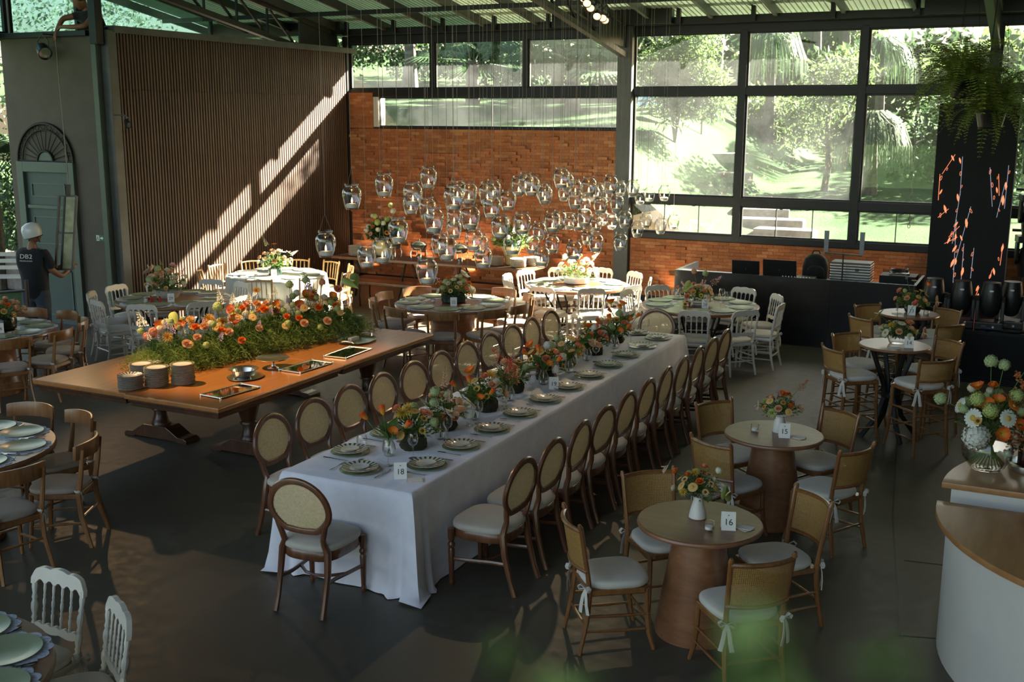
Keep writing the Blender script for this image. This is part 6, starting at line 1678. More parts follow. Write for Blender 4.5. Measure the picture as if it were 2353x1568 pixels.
for u, dx, h, kd, col, sz in ((.03, -.2, .48, 'spike', 'white', .065), (.0, .05, .40, 'pompom', 'coral', .05), (.02, -.1, .33, 'pompom', 'coral', .05), (.08, -.05, .44, 'spike', 'lilac', .05), (.35, -.1, .62, 'spike', 'white', .06), (.38, .0, .60, 'spike', 'white', .055), (.30, .0, .55, 'pompom', 'lime', .06), (.45, .05, .58, 'spike', 'white', .055), (.5, -.1, .5, 'rose', 'coral', .05),
                           (.62, 0, .60, 'spike', 'white', .05), (.7, .0, .66, 'pompom', 'lime', .05), (.78, .05, .62, 'spike', 'lilac', .06), (.8, -.05, .68, 'pompom', 'green', .05), (.86, .02, .64, 'pompom', 'coral', .045), (.9, .12, .56, 'rose', 'coral', .05), (.98, .1, .62, 'anthurium', 'lime', .12), (.12, -.1, .46, 'anthurium', 'lime', .10), (.6, -.2, .6, 'spider', 'goldbrown', .06)):
    gb(kd, col, sz, u, dx, h)
o = stems.build('stems', M['stem'], t); o['kind'] = 'stuff'
for k in range(26):
    u = rs.random(); x, y = gpath(u); a = rs.uniform(0, 6.28); d = Vector((math.cos(a), math.sin(a), .9)).normalized(); o = link('leaf', BIGLEAF, t); o.location = (x, y, gheight(u)*.7); o.rotation_euler = d.to_track_quat('Y', 'Z').to_euler(); o.scale = (.2*rs.uniform(.7, 1.2),)*3
# ------------------------------------------------------------------ hanging candle jars: (picture x, top, bottom, width) read off the photo, each set at its own distance
JAR_W, JAR_H = .18, .235
JARS = [(748.3, 529.2, 592.3, 47.8), (808.4, 423, 480.8, 45.9), (882.6, 397.2, 453.6, 43.6), (948.6, 418.3, 475, 45), (984.6, 382.9, 434.5, 40.2), (943.8, 445, 493.3, 38), (982, 450.8, 506, 40), (996.8, 474.7, 537.8, 48), (1042.7, 424, 484.3, 47.5), (1051, 411.6, 465, 40),
 (1077.3, 419.2, 468, 40), (1080.6, 469, 530, 45), (1043.3, 475, 521.6, 36), (1043, 502, 551, 36.5), (915, 494.8, 563.7, 47), (842.4, 558.9, 617, 44), (878.4, 546.4, 606.3, 46.9), (981, 589.5, 655.5, 50), (1010, 535, 583, 40), (1027, 538.8, 601, 47), (1089.2, 525.4, 577, 42), (1103, 540, 583, 38), (1110, 563.6, 618, 42),
 (1119.8, 419.7, 469.4, 41), (1133, 412, 460, 37), (1129.7, 450, 501.4, 42), (1149.6, 490.4, 551, 43.5), (1167.3, 436.2, 485.3, 38.7), (1177.2, 534.6, 585.9, 43), (1199.3, 486, 542.3, 42), (1191.6, 406.4, 449.5, 36), (1208, 397.6, 443, 37), (1221.4, 399.8, 454, 38), (1252.4, 424, 472, 35), (1247, 418, 462, 33), (1239, 510, 550, 33), (1269, 486, 534.6, 38.7), (1285.5, 480.4, 530, 34), (1223.6, 539, 585, 35), (1244.6, 565.5, 613, 38.7), (1269, 539, 583.2, 33.5),
 (1290, 384.3, 434, 38.7), (1303.2, 397.6, 438.5, 32), (1295.5, 425, 459.4, 30), (1322, 412, 450.6, 30), (1322, 434, 481.5, 36.5), (1353, 406.4, 451.7, 36.5), (1374, 422, 459, 30), (1365, 430, 459.4, 28), (1307.6, 490.4, 526.9, 29.5), (1328.6, 490.4, 531.3, 31), (1343, 477, 521.3, 36), (1344, 456, 485, 27.5), (1379.5, 447.3, 493.7, 34.3), (1402.7, 403, 446.2, 34.3), (1417, 446.2, 487.7, 33), (1424.8, 417.5, 449.5, 28), (1394, 430, 458, 28.5),
 (1369.5, 492.6, 533.5, 30), (1385, 484, 517, 27.5), (1406, 490.4, 528, 28), (1436, 479.3, 526.9, 32.5), (1454.6, 410.8, 453.9, 31), (1471, 433, 471.6, 28), (1492, 426.3, 466, 27), (1526.4, 426.3, 460.6, 28), (1464.5, 505.9, 545.6, 30), (1484.4, 488.2, 525.7, 29), (1517.6, 500.3, 537.9, 28.5), (1547.4, 492.6, 528, 27.5), (1425.8, 534.6, 576.6, 33), (1369.5, 534.6, 581, 35), (1349.6, 522.4, 563.3, 30), (1318.7, 551.2, 598.7, 37)]
def ray_point(px, py, depth):
    return Vector((0, 0, CAM_H))+(_r*((px-1176.5)/CAM_F)+_d*((py-784)/CAM_F)+_f)*depth
jar = MB(); w = JAR_W/2
prof = [(.0, .004), (.050, .002), (.058, .012), (.072, .05), (.085, .10), (.090, .14), (.086, .17), (.070, .195), (.058, .205), (.057, .215), (.064, .222), (.066, .231), (.061, .235)]
inner = [(.056, .231), (.052, .216), (.053, .205), (.066, .191), (.082, .168), (.086, .14), (.081, .10), (.068, .05), (.054, .018), (0, .016)]
jar.lathe(prof+inner, 28); JAR = jar.mesh('glass_jar', M['glass'], True, 60)
c = MB(); c.lathe([(0, .017), (.048, .018), (.056, .032), (.058, .048), (.045, .055), (.012, .058), (0, .057)], 20); CANDLE = c.mesh('candle', M['wax'])
f = MB(); f.lathe([(0, .060), (.006, .066), (.0085, .075), (.006, .090), (.002, .104), (0, .110)], 8); FLAME = f.mesh('flame', M['flame'])
wk = MB(); wk.tube([(0, 0, .055), (0, 0, .066)], .0012, 4); WICK = wk.mesh('wick', M['ink'])
y_ = MB()
for s in (-1, 1): y_.tube([(s*.062, 0, .222), (s*.045, .004, .27), (s*.02, -.003, .33), (0, 0, .375)], .0014, 4)
y_.tube([(.0635*math.cos(2*PI*k/16), .0635*math.sin(2*PI*k/16), .217) for k in range(16)], .0014, 4, closed=True)
BRIDLE = y_.mesh('wire_bridle', M['string'])
order = sorted(range(len(JARS)), key=lambda i: JARS[i][0])
for n, i in enumerate(order):
    px, ty, by, wd = JARS[i]; dep = CAM_F*JAR_W/wd
    p = ray_point(px, (ty+by)/2, dep); p.z -= JAR_H/2
    nth = 'leftmost of all' if n == 0 else 'rightmost of all' if n == len(JARS)-1 else '%s from the slatted wall' % ordinal(n) if n < 37 else '%s from the tall windows' % ordinal(len(JARS)-1-n)
    t = thing('candle_jar', 'hanging clear glass jar with a lit candle, %s in the cluster' % nth, 'candle jar', p, rnd.uniform(0, 6.28), 'hanging candle jars')
    part('glass_jar', JAR, t); part('wire_bridle', BRIDLE, t)
    cd = part('candle', CANDLE, t); part('wick', WICK, cd); part('flame', FLAME, cd)
    top = roof_z(p.y)-p.z-.1
    m = MB(); m.tube([(0, 0, .375), (.004, .003, .8), (0, 0, top)], .0017, 4); m.build('cord', M['string'], t)
# ------------------------------------------------------------------ black booth and its gear
BQ = dict(x0=-5.05, x1=-1.57, y0=15.92, y1=17.05, z=1.02)
t = thing('dj_booth', 'long glossy black booth counter before the window wall', 'booth', ((BQ['x0']+BQ['x1'])/2, (BQ['y0']+BQ['y1'])/2, 0))
w, d = BQ['x1']-BQ['x0'], BQ['y1']-BQ['y0']
for k in range(3):
    m = MB(); m.box((-w/2+w*(k+.5)/3, -d/2+.02, .5), (w/3-.003, .04, 1.0)); m.build('front_panel', M['black_gloss'], t, smooth=False)
for s in (-1, 1):
    m = MB(); m.box((s*(w/2-.02), .02, .5), (.04, d-.04, 1.0)); m.build('side_panel', M['black_gloss'], t, smooth=False)
m = MB(); m.box((0, .02, .85), (w-.08, d-.06, .02)); m.build('counter', M['black_matt'], t, smooth=False)
zt = .861
def laptop(x, y, rz, label, wd):
    t = thing('laptop', label, 'laptop', (x, y, zt), rz)
    m = MB(); m.box((0, 0, .010), (wd, wd*.68, .018)); m.build('base', M['black_plastic'], t, smooth=False, bevel=.004)
    m = MB(); m.box((0, 0, 0), (wd, .010, wd*.64)); o = m.build('screen_lid', M['black_plastic'], t, smooth=False, bevel=.004); o.location = (0, -wd*.38, .02+wd*.31); o.rotation_euler = (.22, 0, 0)
    m = MB(); m.prism([(-.010, -.02), (.004, -.002), (-.002, 0), (.010, .02), (-.004, .002), (.002, 0)], lambda a, b, q: (a, q, b), -.006, -.0055); m.build('lid_emblem', plain('pale emblem', (.35, .42, .4), .4), o, smooth=False)
laptop(-4.10, 16.6, .05, 'smaller black laptop standing open on the booth', .42)
laptop(-3.56, 16.55, .0, 'larger black laptop standing open on the booth', .50)
t = thing('controller', 'silver mixing controller beside the larger laptop', 'mixer', (-3.3, 16.45, zt))
m = MB(); m.box((0, 0, .04), (.5, .34, .08)); m.build('body', M['steel_grey'], t, smooth=False, bevel=.006)
for k in range(10):
    m = MB(); m.lathe([(.012, .08), (.010, .10), (0, .101)], 10, (-.2+.044*k, -.12, 0)); m.build('knob', M['silver'], t)
t = thing('backpack', 'dark backpack leaning behind the booth', 'backpack', (-3.12, 16.82, zt), .2)
rings = [[(rx*math.cos(2*PI*k/18)*(1 if abs(math.cos(2*PI*k/18)) < .8 else .96), ry*math.sin(2*PI*k/18), z) for k in range(18)] for rx, ry, z in ((.17, .10, 0), (.20, .13, .04), (.20, .14, .2), (.17, .12, .32), (.10, .08, .38), (.03, .03, .4))]
m = MB(); m.loft(rings); m.build('bag', M['black_cloth'], t)
m = MB(); m.loft([[(x*.7, y*.35-.13, z*.45+.05) for x, y, z in r] for r in rings]); m.build('front_pocket', M['black_cloth'], t)
m = MB(); m.tube([(-.06, 0, .39), (-.04, 0, .44), (.04, 0, .44), (.06, 0, .39)], .01, 6); m.build('carry_loop', M['black_cloth'], t)
t = thing('flight_case', 'silver ridged flight case standing on the booth', 'case', (-2.55, 16.6, zt))
m = MB(); m.box((0, 0, .17), (.56, .34, .34)); m.build('body', M['steel_grey'], t, smooth=False, bevel=.008)
for k in range(8):
    m = MB(); m.box((0, 0, .02+.04*k), (.575, .355, .014)); m.build('ridge', M['silver'], t, smooth=False, bevel=.003)
m = MB(); m.box((.1, -.185, .24), (.05, .012, .04)); m.build('latch', M['black_plastic'], t, smooth=False)
t = thing('antenna_stand', 'twin paddle antennas on a T-shaped stand on the booth', 'antenna', (-2.63, 16.25, zt))
m = MB(); m.tube([(0, 0, 0), (0, 0, .49)], .010, 7); m.build('pole', M['black_plastic'], t)
m = MB(); m.tube([(-.26, 0, .49), (.26, 0, .47)], .010, 7); m.build('crossbar', M['steel_grey'], t)
for a in (0, 2.1, 4.2):
    m = MB(); m.tube([(0, 0, .12), (.12*math.cos(a), .12*math.sin(a), .0)], .007, 6); m.build('leg', M['black_plastic'], t)
for s in (-1, 1):
    m = MB(); m.prism([(-.03, 0), (.03, 0), (.035, .32), (-.035, .32)], lambda a, b, q: (a, q, b), -.006, .006); o = m.build('paddle', plain('grey paddle', (.22, .25, .28), .3), t, smooth=False, bevel=.003); o.location = (s*.25, 0, .49)
t = thing('microphone_cable', 'coiled black cable and microphone at the end of the booth', 'cable', (-1.9, 16.75, 1.03))
m = MB(); m.box((0, 0, -.085), (.5, .4, .165)); m.build('box', M['black_matt'], t, smooth=False)
m = MB(); m.tube([(.14*math.cos(k*.5)*(1-.004*k), .10*math.sin(k*.5), .01+.002*k) for k in range(40)], .008, 5); m.build('coil', M['black_plastic'], t)
m = MB(); m.tube([(-.1, -.1, .02), (.16, -.16, .03)], [.012, .018], 8); m.build('microphone', M['silver'], t)

# ------------------------------------------------------------------ stage, screen column, moving heads
t = thing('stage', 'low black draped stage beside the booth', 'stage', (.55, 16.6, 0))
m = MB(); m.box((0, 0, .29), (3.4, 3.4, .58)); m.build('skirt', M['black_cloth'], t, smooth=False)
m = MB(); m.box((0, 0, .60), (3.44, 3.44, .04)); m.build('deck', M['black_gloss'], t, smooth=False)
SX0, SX1, SY, SZ0, SZ1 = -1.55, -.50, 16.95, .62, 3.48
t = thing('screen_column', 'tall black video column showing glowing copper leaf branches', 'screen', ((SX0+SX1)/2, SY, SZ0))
wS, hS = SX1-SX0, SZ1-SZ0
m = MB(); m.box((0, .22, hS/2), (wS, .44, hS)); m.build('cabinet', M['black_cloth'], t, smooth=False)
rs = random.Random(5); M['copper_glow'] = emit('lit copper leaf pixels', (.80, .24, .11), .8); M['stem_glow'] = emit('lit grey stem pixels', (.28, .30, .36), .6)
lf = MB(); lf.prism([(0, -.07), (.018, -.03), (.026, .01), (.015, .05), (.0, .075), (-.016, .045), (-.022, 0), (-.014, -.04)], lambda a, b, q: (a, q, b), -.004, 0); LEAFG = lf.mesh('leaf_graphic', M['copper_glow'], False)
ring = MB(); ring.tube([(.014*math.cos(a), 0, .035*math.sin(a)) for a in [2*PI*k/12 for k in range(12)]], .003, 4, closed=True, sx=1, sy=.6); RINGG = ring.mesh('bud_graphic', M['copper_glow'], False)
def px_screen(px, py):                                          # photo position -> screen plane
    dv = _r*((px-1176.5)/CAM_F)+_d*((py-784)/CAM_F)+_f; k = SY/dv.y; q = Vector((0, 0, CAM_H))+dv*k
    return q.x-(SX0+SX1)/2, q.z-SZ0
BR = [((2160, 400), (2156, 460), 1), ((2195, 355), (2165, 400), 1), ((2212, 360), (2206, 450), 0), ((2207, 440), (2188, 560), 0), ((2180, 480), (2155, 500), 1), ((2231, 475), (2190, 620), 0), ((2205, 520), (2180, 545), 1), ((2198, 505), (2190, 650), 0), ((2238, 570), (2230, 640), 0), ((2275, 385), (2280, 475), 0), ((2310, 420), (2290, 500), 0), ((2295, 400), (2296, 450), 1), ((2305, 560), (2298, 610), 1), ((2200, 545), (2170, 560), 1), ((2215, 560), (2205, 690), 0), ((2280, 620), (2274, 640), 1), ((2250, 660), (2238, 690), 1), ((2318, 380), (2308, 480), 0)]
for (a, b, orange) in BR:
    p, q = px_screen(*a), px_screen(*b)
    m = MB(); m.bar((p[0], -.006, p[1]), (q[0], -.006, q[1]), .006, .006); m.build('branch_graphic', M['copper_glow'] if orange else M['stem_glow'], t, smooth=False)
    L = math.dist(p, q); n = max(2, int(L/.16))
    for k in range(n):
        u = (k+.4)/n; x, z = p[0]+(q[0]-p[0])*u, p[1]+(q[1]-p[1])*u
        if abs(x) > wS/2-.03 or z < .02 or z > hS-.1: continue
        o = link('leaf_graphic' if rs.random() < .6 else 'bud_graphic', LEAFG if rs.random() < .6 else RINGG, t); o.location = (x+rs.uniform(-.03, .03), -.008, z+rs.uniform(-.02, .02)); o.rotation_euler = (0, rs.uniform(-.5, .5), 0); s = rs.uniform(.55, 1.0); o.scale = (s*.8, 1, s)
def moving_head(x, y, z, rz, label, up=True, lit=False):
    t = thing('moving_head_light', label, 'stage light', (x, y, z), rz, 'moving head stage lights')
    if not up: t.rotation_euler = (PI, 0, rz)
    m = MB(); m.box((0, 0, .05), (.34, .30, .10)); b = m.build('base', M['black_plastic'], t, smooth=False, bevel=.015)
    m = MB(); m.lathe([(.014, 0), (.014, .006), (0, .006)], 12, (.05, -.152, .045), Matrix.Rotation(PI/2, 3, 'X')); m.build('dial', M['silver'], b)
    m = MB(); m.box((-.06, -.151, .05), (.06, .004, .03)); m.build('display', M['steel_grey'], b, smooth=False)
    for s in (-1, 1):
        m = MB(); m.prism([(-.08, .10), (.08, .10), (.07, .36), (.03, .42), (-.03, .42), (-.07, .36)], lambda a, c, q: (q, a, c), s*.15-.022, s*.15+.022); m.build('yoke_arm', M['black_plastic'], t, smooth=False, bevel=.012)
    m = MB(); m.lathe([(.05, .15), (.095, .19), (.125, .30), (.13, .40), (.12, .50), (.105, .58), (.105, .60), (.09, .60)], 24); h = m.build('head', M['black_plastic'], t)
    m = MB(); m.lathe([(0, .585), (.088, .59)], 20, caps=False); m.build('lens', emit('lamp lens', (.75, .85, 1), 2.2) if lit else M['mirror'], h)
    m = MB(); m.lathe([(.026, 0), (.024, .004), (0, .004)], 14, (0, -.120, .50), Matrix.Rotation(PI/2+.12, 3, 'X')); o = m.build('maker_badge', M['card'], h); o.scale = (1, 1, .5); o.location = (0, 0, .25)
    return t
sz = .62
for i, (px, yy, lab) in enumerate(((2145, 15.2, 'moving head stage light nearest the booth, standing on the stage'), (2209, 15.15, 'second moving head stage light from the booth, on the stage'), (2277, 15.15, 'third moving head stage light from the booth, on the stage'), (2324, 15.35, 'moving head stage light at the picture edge, on the stage'))):
    dv = _r*((px-1176.5)/CAM_F)+_d*((690-784)/CAM_F)+_f; k = yy/dv.y; moving_head(dv.x*k, yy, sz, toward_camera(dv.x*k, yy), lab)
t = thing('light_tower', 'upright truss pipe carrying hung stage lights behind the screen', 'truss', (-.28, 17.6, 0))
for x in (-.02, .4):
    m = MB(); m.tube([(x, .25, 0), (x, .25, 3.6)], .025, 8); m.build('upright', M['steel_grey'], t)
for z in (2.95, 2.25, 1.65):
    m = MB(); m.tube([(-.2, .25, z), (.7, .25, z)], .022, 8); m.build('crossbar', M['steel_grey'], t)
for z, lab in ((2.9, 'highest'), (2.2, 'middle'), (1.6, 'lowest')): moving_head(-.24, 17.62, z, .2, 'moving head hung upside down at the picture edge, %s of three' % lab, False, z < 2)
t = thing('cable_tangle', 'tangle of cables with a blue plug on the stage edge', 'cable', (-.45, 15.02, .62))
m = MB(); m.tube([(.2*math.cos(k*.7)+.01*k, .06*math.sin(k*1.1), .012+.004*(k % 3)) for k in range(34)], .008, 5); m.build('cable', M['black_plastic'], t)
m = MB(); m.box((-.12, -.02, .02), (.05, .03, .03)); m.build('plug', plain('blue plug', (.03, .08, .4), .4), t, smooth=False, bevel=.005)
t = thing('floor_cables', 'black cables lying along the floor before the stage', 'cable', (-.3, 14.6, 0))
for k in range(3):
    m = MB(); m.tube([(-.9, .1*k, .01), (-.2, .05+.12*k, .01), (.5, -.05+.1*k, .01), (1.6, .1*k, .01)], .011, 6); m.build('cable', M['black_plastic'], t)
# tall dark drapes in the corner above the stage
t = thing('corner_drape', 'black drape hanging in the upper corner by the ferns', 'drape', (.55, 16.2, 0))
pts = [(-.65+1.9*k/40, .04*math.sin(k*1.3)) for k in range(41)]
m = MB(); m.loft([[(x, y, z) for x, y in pts]+[(x, y+.02, z) for x, y in pts[::-1]] for z in (3.55, 5.2)]); m.build('cloth', M['black_cloth'], t)

# ------------------------------------------------------------------ hanging ferns
def fern(loc, n, L, seed, label):
    t = thing('hanging_fern', label, 'fern', loc, 0, 'hanging ferns')
    m = MB(); m.lathe([(.10, -.20), (.13, -.18), (.17, .0), (.18, .01), (.165, .01), (.12, -.16)], 22); m.build('pot', M['black_plastic'], t)
    for a in (0, 2.1, 4.2):
        m = MB(); m.tube([(.17*math.cos(a), .17*math.sin(a), 0), (.01*math.cos(a), .01*math.sin(a), roof_z(loc[1])-loc[2]-.15)], .003, 4); m.build('hanger_wire', M['iron'], t)
    rs = random.Random(seed)
    kinds = []
    for q in range(4):                                          # four frond shapes shared by all fronds
        g = MB(); N = 26; up = (.9, .6, .35, .75)[q]; dr = (.6, .75, .95, .7)[q]
        path = [(0, (j/N)*.95, up*math.sin(PI*.55*j/N)*.9-dr*(j/N)**2.2) for j in range(N+1)]
        for j in range(1, N):
            u = j/N; w = .13*math.sin(PI*(u*.85+.12))**.8; p = Vector(path[j])
            tdir = (Vector(path[j+1])-Vector(path[j-1])).normalized()
            for s in (-1, 1):
                side = Vector((s, .25, -.12)).normalized()
                g.add([p, p+side*w*.5+tdir*.013, p+side*w+tdir*.004, p+side*w*.5-tdir*.013], [(0, 1, 2, 3)])
        g.tube(path, [.006*(1-j/(N+3)) for j in range(N+1)], 4)
        kinds.append(g.mesh('frond', M['fern_leaf'], False))
    for k in range(n):
        o = link('frond', kinds[k % 4], t); o.location = (rs.uniform(-.07, .07), rs.uniform(-.07, .07), -.03); o.rotation_euler = (rs.uniform(-.35, .55), rs.uniform(-.3, .3), k*2.39996); s = L*rs.uniform(.7, 1.15); o.scale = (s, s, s)
fern((-1.03, 13.85, 3.70), 110, .72, 3, 'big hanging fern with sunlit fronds above the screen column')
fern((-.72, 14.05, 3.36), 90, .66, 4, 'lower hanging fern in shade beside the picture edge')

# ------------------------------------------------------------------ lamps
def aim_spot(name, loc, target, energy, color, cone, blend=.5, size=.05):
    l = bpy.data.lights.new(name, 'SPOT'); l.energy = energy; l.color = color; l.spot_size = RAD(cone); l.spot_blend = blend; l.shadow_soft_size = size
    o = bpy.data.objects.new(name, l); C.objects.link(o); o.location = loc; o.rotation_euler = (Vector(target)-Vector(loc)).to_track_quat('-Z', 'Y').to_euler(); return o
M['lens_warm'] = emit('warm lamp lens', (1, .66, .30), 1.4)
def can_lamp(loc, target, label, r=.09, L=.22, lens='lens_warm', mount=(0, 0, .25), group=None):
    t = thing('can_lamp', label, 'lamp', loc, 0, group)
    dv = (Vector(target)-Vector(loc)).normalized(); Mx = dv.to_track_quat('Z', 'Y').to_matrix()
    m = MB(); m.lathe([(0, -L*.55), (r*.6, -L*.55), (r*.85, -L*.35), (r, L*.1), (r, L*.45), (r*.9, L*.45), (r*.85, L*.1)], 20, (0, 0, 0), Mx); m.build('housing', M['black_plastic'], t)
    m = MB(); m.lathe([(0, L*.36), (r*.86, L*.36)], 18, (0, 0, 0), Mx, caps=False); m.build('lens', M[lens], t)
    m = MB(); m.tube([(-r*1.1, 0, 0), (-r*1.1, 0, mount[2]*.6), tuple(mount), (r*1.1, 0, mount[2]*.6), (r*1.1, 0, 0)], .010, 6); m.build('bracket', M['steel_grey'], t)
    return t
can_lamp((-13.72, 12.05, 4.22), (-7.4, 8.7, .8), 'black can lamp hung at the top of the door wall', .10, .26, 'mirror', (0, .0, .24))
m = MB(); m.tube([(0, 0, .24), (0, .22, .24)], .012, 6); m.build('wall_arm', M['steel_grey'], bpy.data.objects['can_lamp'])
aim_spot('can_lamp_light', (-13.5, 11.93, 4.12), (-7.6, 8.3, .8), 80, (1, .60, .28), 30, .6)
can_lamp((-9.6, 6.9, 5.9), (-7.2, 8.7, .8), 'unseen can lamp assumed under the roof to warm the buffet', .10, .26, 'mirror', (0, .0, .80))  # fixture out of view, put in for the warm buffet light
aim_spot('buffet_lamp_light', (-9.5, 6.97, 5.7), (-7.2, 8.6, .8), 1000, (1, .62, .30), 30, .6)
can_lamp((-12.45, 12.36, 3.16), (-7.0, 8.6, .5), 'small black spotlight on the post beside the slatted wall', .05, .18, 'mirror', (-.05, .0, .12))
m = MB(); m.tube([(-.05, 0, .12), (-.26, 0, .12)], .012, 6); m.build('wall_arm', M['steel_grey'], bpy.data.objects['can_lamp.002'])
t = thing('lamp_bar', 'short bar under the roof carrying six small lamps', 'truss', (-5.4, 12.9, 4.85))
m = MB(); m.tube([(-.1, .6, .08), (.5, -.35, .0)], .025, 8); m.build('bar', M['black_plastic'], t)
m = MB(); m.tube([(.2, .1, .05), (.2, .1, .95)], .02, 7); m.build('drop_pole', M['black_plastic'], t)
for i, (px, py) in enumerate(((1350, 2), (1358, 13), (1373, 32), (1386, 36), (1391, 41), (1343, -8))):
    p = ray_point(px, py, 13.2+.12*i); can_lamp(p, p+Vector((.35, -1.2, -.8)), 'small black lamp with a golden lens under the roof, %s along its bar' % ORD[i], .055, .16, 'lens_warm', (0, .05, .16), 'small roof lamps')
aim_spot('roof_lamp_light', (-5.0, 12.2, 4.35), (-4.3, 8.4, .7), 90, (1, .70, .40), 40, .8)
# warm uplights grazing the bricks: a few inferred, the rest added for relief
for i, x in enumerate((-12.2, -11.1, -10.0, -8.9, -7.8, -5.9, -4.0, -2.3)):
    t = thing('uplight', 'small unseen floor uplight washing the bricks, %s from the slatted wall' % ORD[i], 'lamp', (x, 18.42, 0), 0, 'uplights along the brick wall')
    m = MB(); m.lathe([(.06, 0), (.065, .01), (.065, .10), (.055, .10), (.05, .03)], 16); m.build('housing', M['black_plastic'], t)
    m = MB(); m.lathe([(0, .06), (.052, .06)], 14, caps=False); m.build('lens', M['lens_warm'], t)
    aim_spot('uplight_light', (x, 18.36, .16), (x-.05, 18.62, 1.6 if i < 5 else .9), (28 if i != 2 else 60) if i < 5 else 8, (1, .66, .38), 95, .8, .03)

# ------------------------------------------------------------------ small wall fittings
t = thing('exit_sign', 'green exit sign with running figure and arrow on the door wall', 'sign', (-13.10, GY-.006, 1.42))
t.scale = (.8, 1, .8)
m = MB(); m.box((0, 0, 0), (.22, .010, .13)); m.build('plate', plain('exit green', (.015, .10, .04), .5), t, smooth=False)
m = MB(); m.box((-.055, -.0055, 0), (.075, .002, .105)); pic = m.build('figure_panel', M['card'], t, smooth=False)
G_ = plain('exit green mark', (.015, .10, .04), .5)
m = MB(); m.lathe([(0, 0), (.010, 0), (.010, .002), (0, .002)], 10, (-.048, -.0068, .034), Matrix.Rotation(PI/2, 3, 'X'))
for p, q in (((-.052, .02), (-.058, -.008)), ((-.058, -.008), (-.040, -.02)), ((-.040, -.02), (-.044, -.042)), ((-.058, -.008), (-.072, -.026)), ((-.072, -.026), (-.084, -.03)), ((-.052, .016), (-.036, .004)), ((-.052, .016), (-.07, .012))): m.bar((p[0], -.0072, p[1]), (q[0], -.0072, q[1]), .008, .008)
m.build('running_figure', G_, t, smooth=False)
m = MB(); m.prism([(.005, -.014), (.05, -.014), (.05, -.034), (.09, 0), (.05, .034), (.05, .014), (.005, .014)], lambda a, b, q: (a, q, b), -.0068, -.0055); m.build('arrow', M['card'], t, smooth=False)
t = thing('socket_box', 'white socket box with red and black sockets on the brick wall', 'socket', (-10.05, YB-.03, .42))
m = MB(); m.box((0, 0, 0), (.13, .03, .15)); m.build('plate', M['card'], t, smooth=False, bevel=.006)
m = MB(); m.box((-.02, -.016, .015), (.04, .006, .03)); m.build('socket', M['black_plastic'], t, smooth=False)
m = MB(); m.box((.025, -.016, -.005), (.03, .006, .03)); m.build('socket', plain('red socket', (.5, .02, .02), .4), t, smooth=False)
# ------------------------------------------------------------------ people
M['skin'] = plain('brown skin', (.28, .13, .07), .55, 0, .08, 20)
M['hair'] = plain('black hair', (.010, .008, .007), .7, 0, .3, 60, .5)
M['shirt'] = fabric('black cotton', (.010, .010, .012), 200, .95, .2)
M['jeans'] = fabric('blue denim', (.045, .06, .085), 300, .9, .1, .25)
M['trouser'] = fabric('grey cargo cotton', (.10, .095, .075), 300, .9, .1)
def skin_mesh(nodes, edges, name, mat, root=0, sub=2):
    """nodes: (pos, radius); one continuous skinned surface"""
    me = bpy.data.meshes.new(name+'_cage'); me.from_pydata([n[0] for n in nodes], edges, [])
    o = bpy.data.objects.new(name+'_cage', me); C.objects.link(o)
    sk = o.modifiers.new('skin', 'SKIN'); sk.use_smooth_shade = True
    sl = me.skin_vertices[0].data if me.skin_vertices else None
    if sl is None:
        bm = bmesh.new(); bm.from_mesh(me); bm.verts.layers.skin.verify(); bm.to_mesh(me); bm.free(); sl = me.skin_vertices[0].data
    for i, n in enumerate(nodes):
        r = n[1]; sl[i].radius = (r, r) if not isinstance(r, tuple) else r
        sl[i].use_root = (i == root)
    ss = o.modifiers.new('sub', 'SUBSURF'); ss.levels = sub; ss.render_levels = sub
    dg = bpy.context.evaluated_depsgraph_get(); dg.update()
    out = bpy.data.meshes.new_from_object(o.evaluated_get(dg)); out.name = name
    bpy.data.objects.remove(o); bpy.data.meshes.remove(me)
    out.materials.clear(); out.materials.append(mat)
    out.polygons.foreach_set('use_smooth', [True]*len(out.polygons))
    return out
def head_mb(m, c, yaw, pitch, s=1.0):
    """head looking along local -Y, with brow, nose, lips, chin and ears"""
    Rm = Matrix.Rotation(yaw, 3, 'Z') @ Matrix.Rotation(pitch, 3, 'X')
    n, k = 24, 18; vs = []; fs = []
    for j in range(k+1):
        th = PI*j/k
        for i in range(n):
            a = 2*PI*i/n; x, y, z = math.sin(th)*math.cos(a), math.sin(th)*math.sin(a), math.cos(th)
            px, py, pz = x*.077, y*.098, z*.122
            if z < 0: px *= 1-.28*z*z*1.2; py *= 1-.12*z*z
            if y < -.3:
                f = max(0, 1-(x/.28)**2)
                py -= .022*f*max(0, 1-((z+.12)/.17)**2)            # nose
                py -= .007*f*max(0, 1-((z+.47)/.09)**2)            # lips
                py -= .010*f*max(0, 1-((z+.78)/.14)**2)            # chin
                py -= .006*max(0, 1-((z-.2)/.1)**2)*max(0, 1-(x/.6)**2)
                for s_ in (-1, 1): py += .009*max(0, 1-((x-s_*.34)/.2)**2)*max(0, 1-((z-.06)/.12)**2)  # eye sockets
            vs.append(Rm @ Vector((px, py, pz))*s+Vector(c))
    for j in range(k):
        for i in range(n):
            l = (i+1) % n; fs.append((j*n+i, j*n+l, (j+1)*n+l, (j+1)*n+i))
    m.add(vs, fs)
    for sd in (-1, 1):
        q = MB(); q.lathe([(0, -.006), (.016, -.006), (.024, 0), (.018, .006), (0, .004)], 10)
        m.add([Rm @ (Vector((sd*.076, .01, -.005))+Matrix.Rotation(sd*1.35, 3, 'Y') @ Vector((v[0]*.8, v[1], v[2]*1.0)))*s+Vector(c) for v in q.v], q.f)
    return Rm
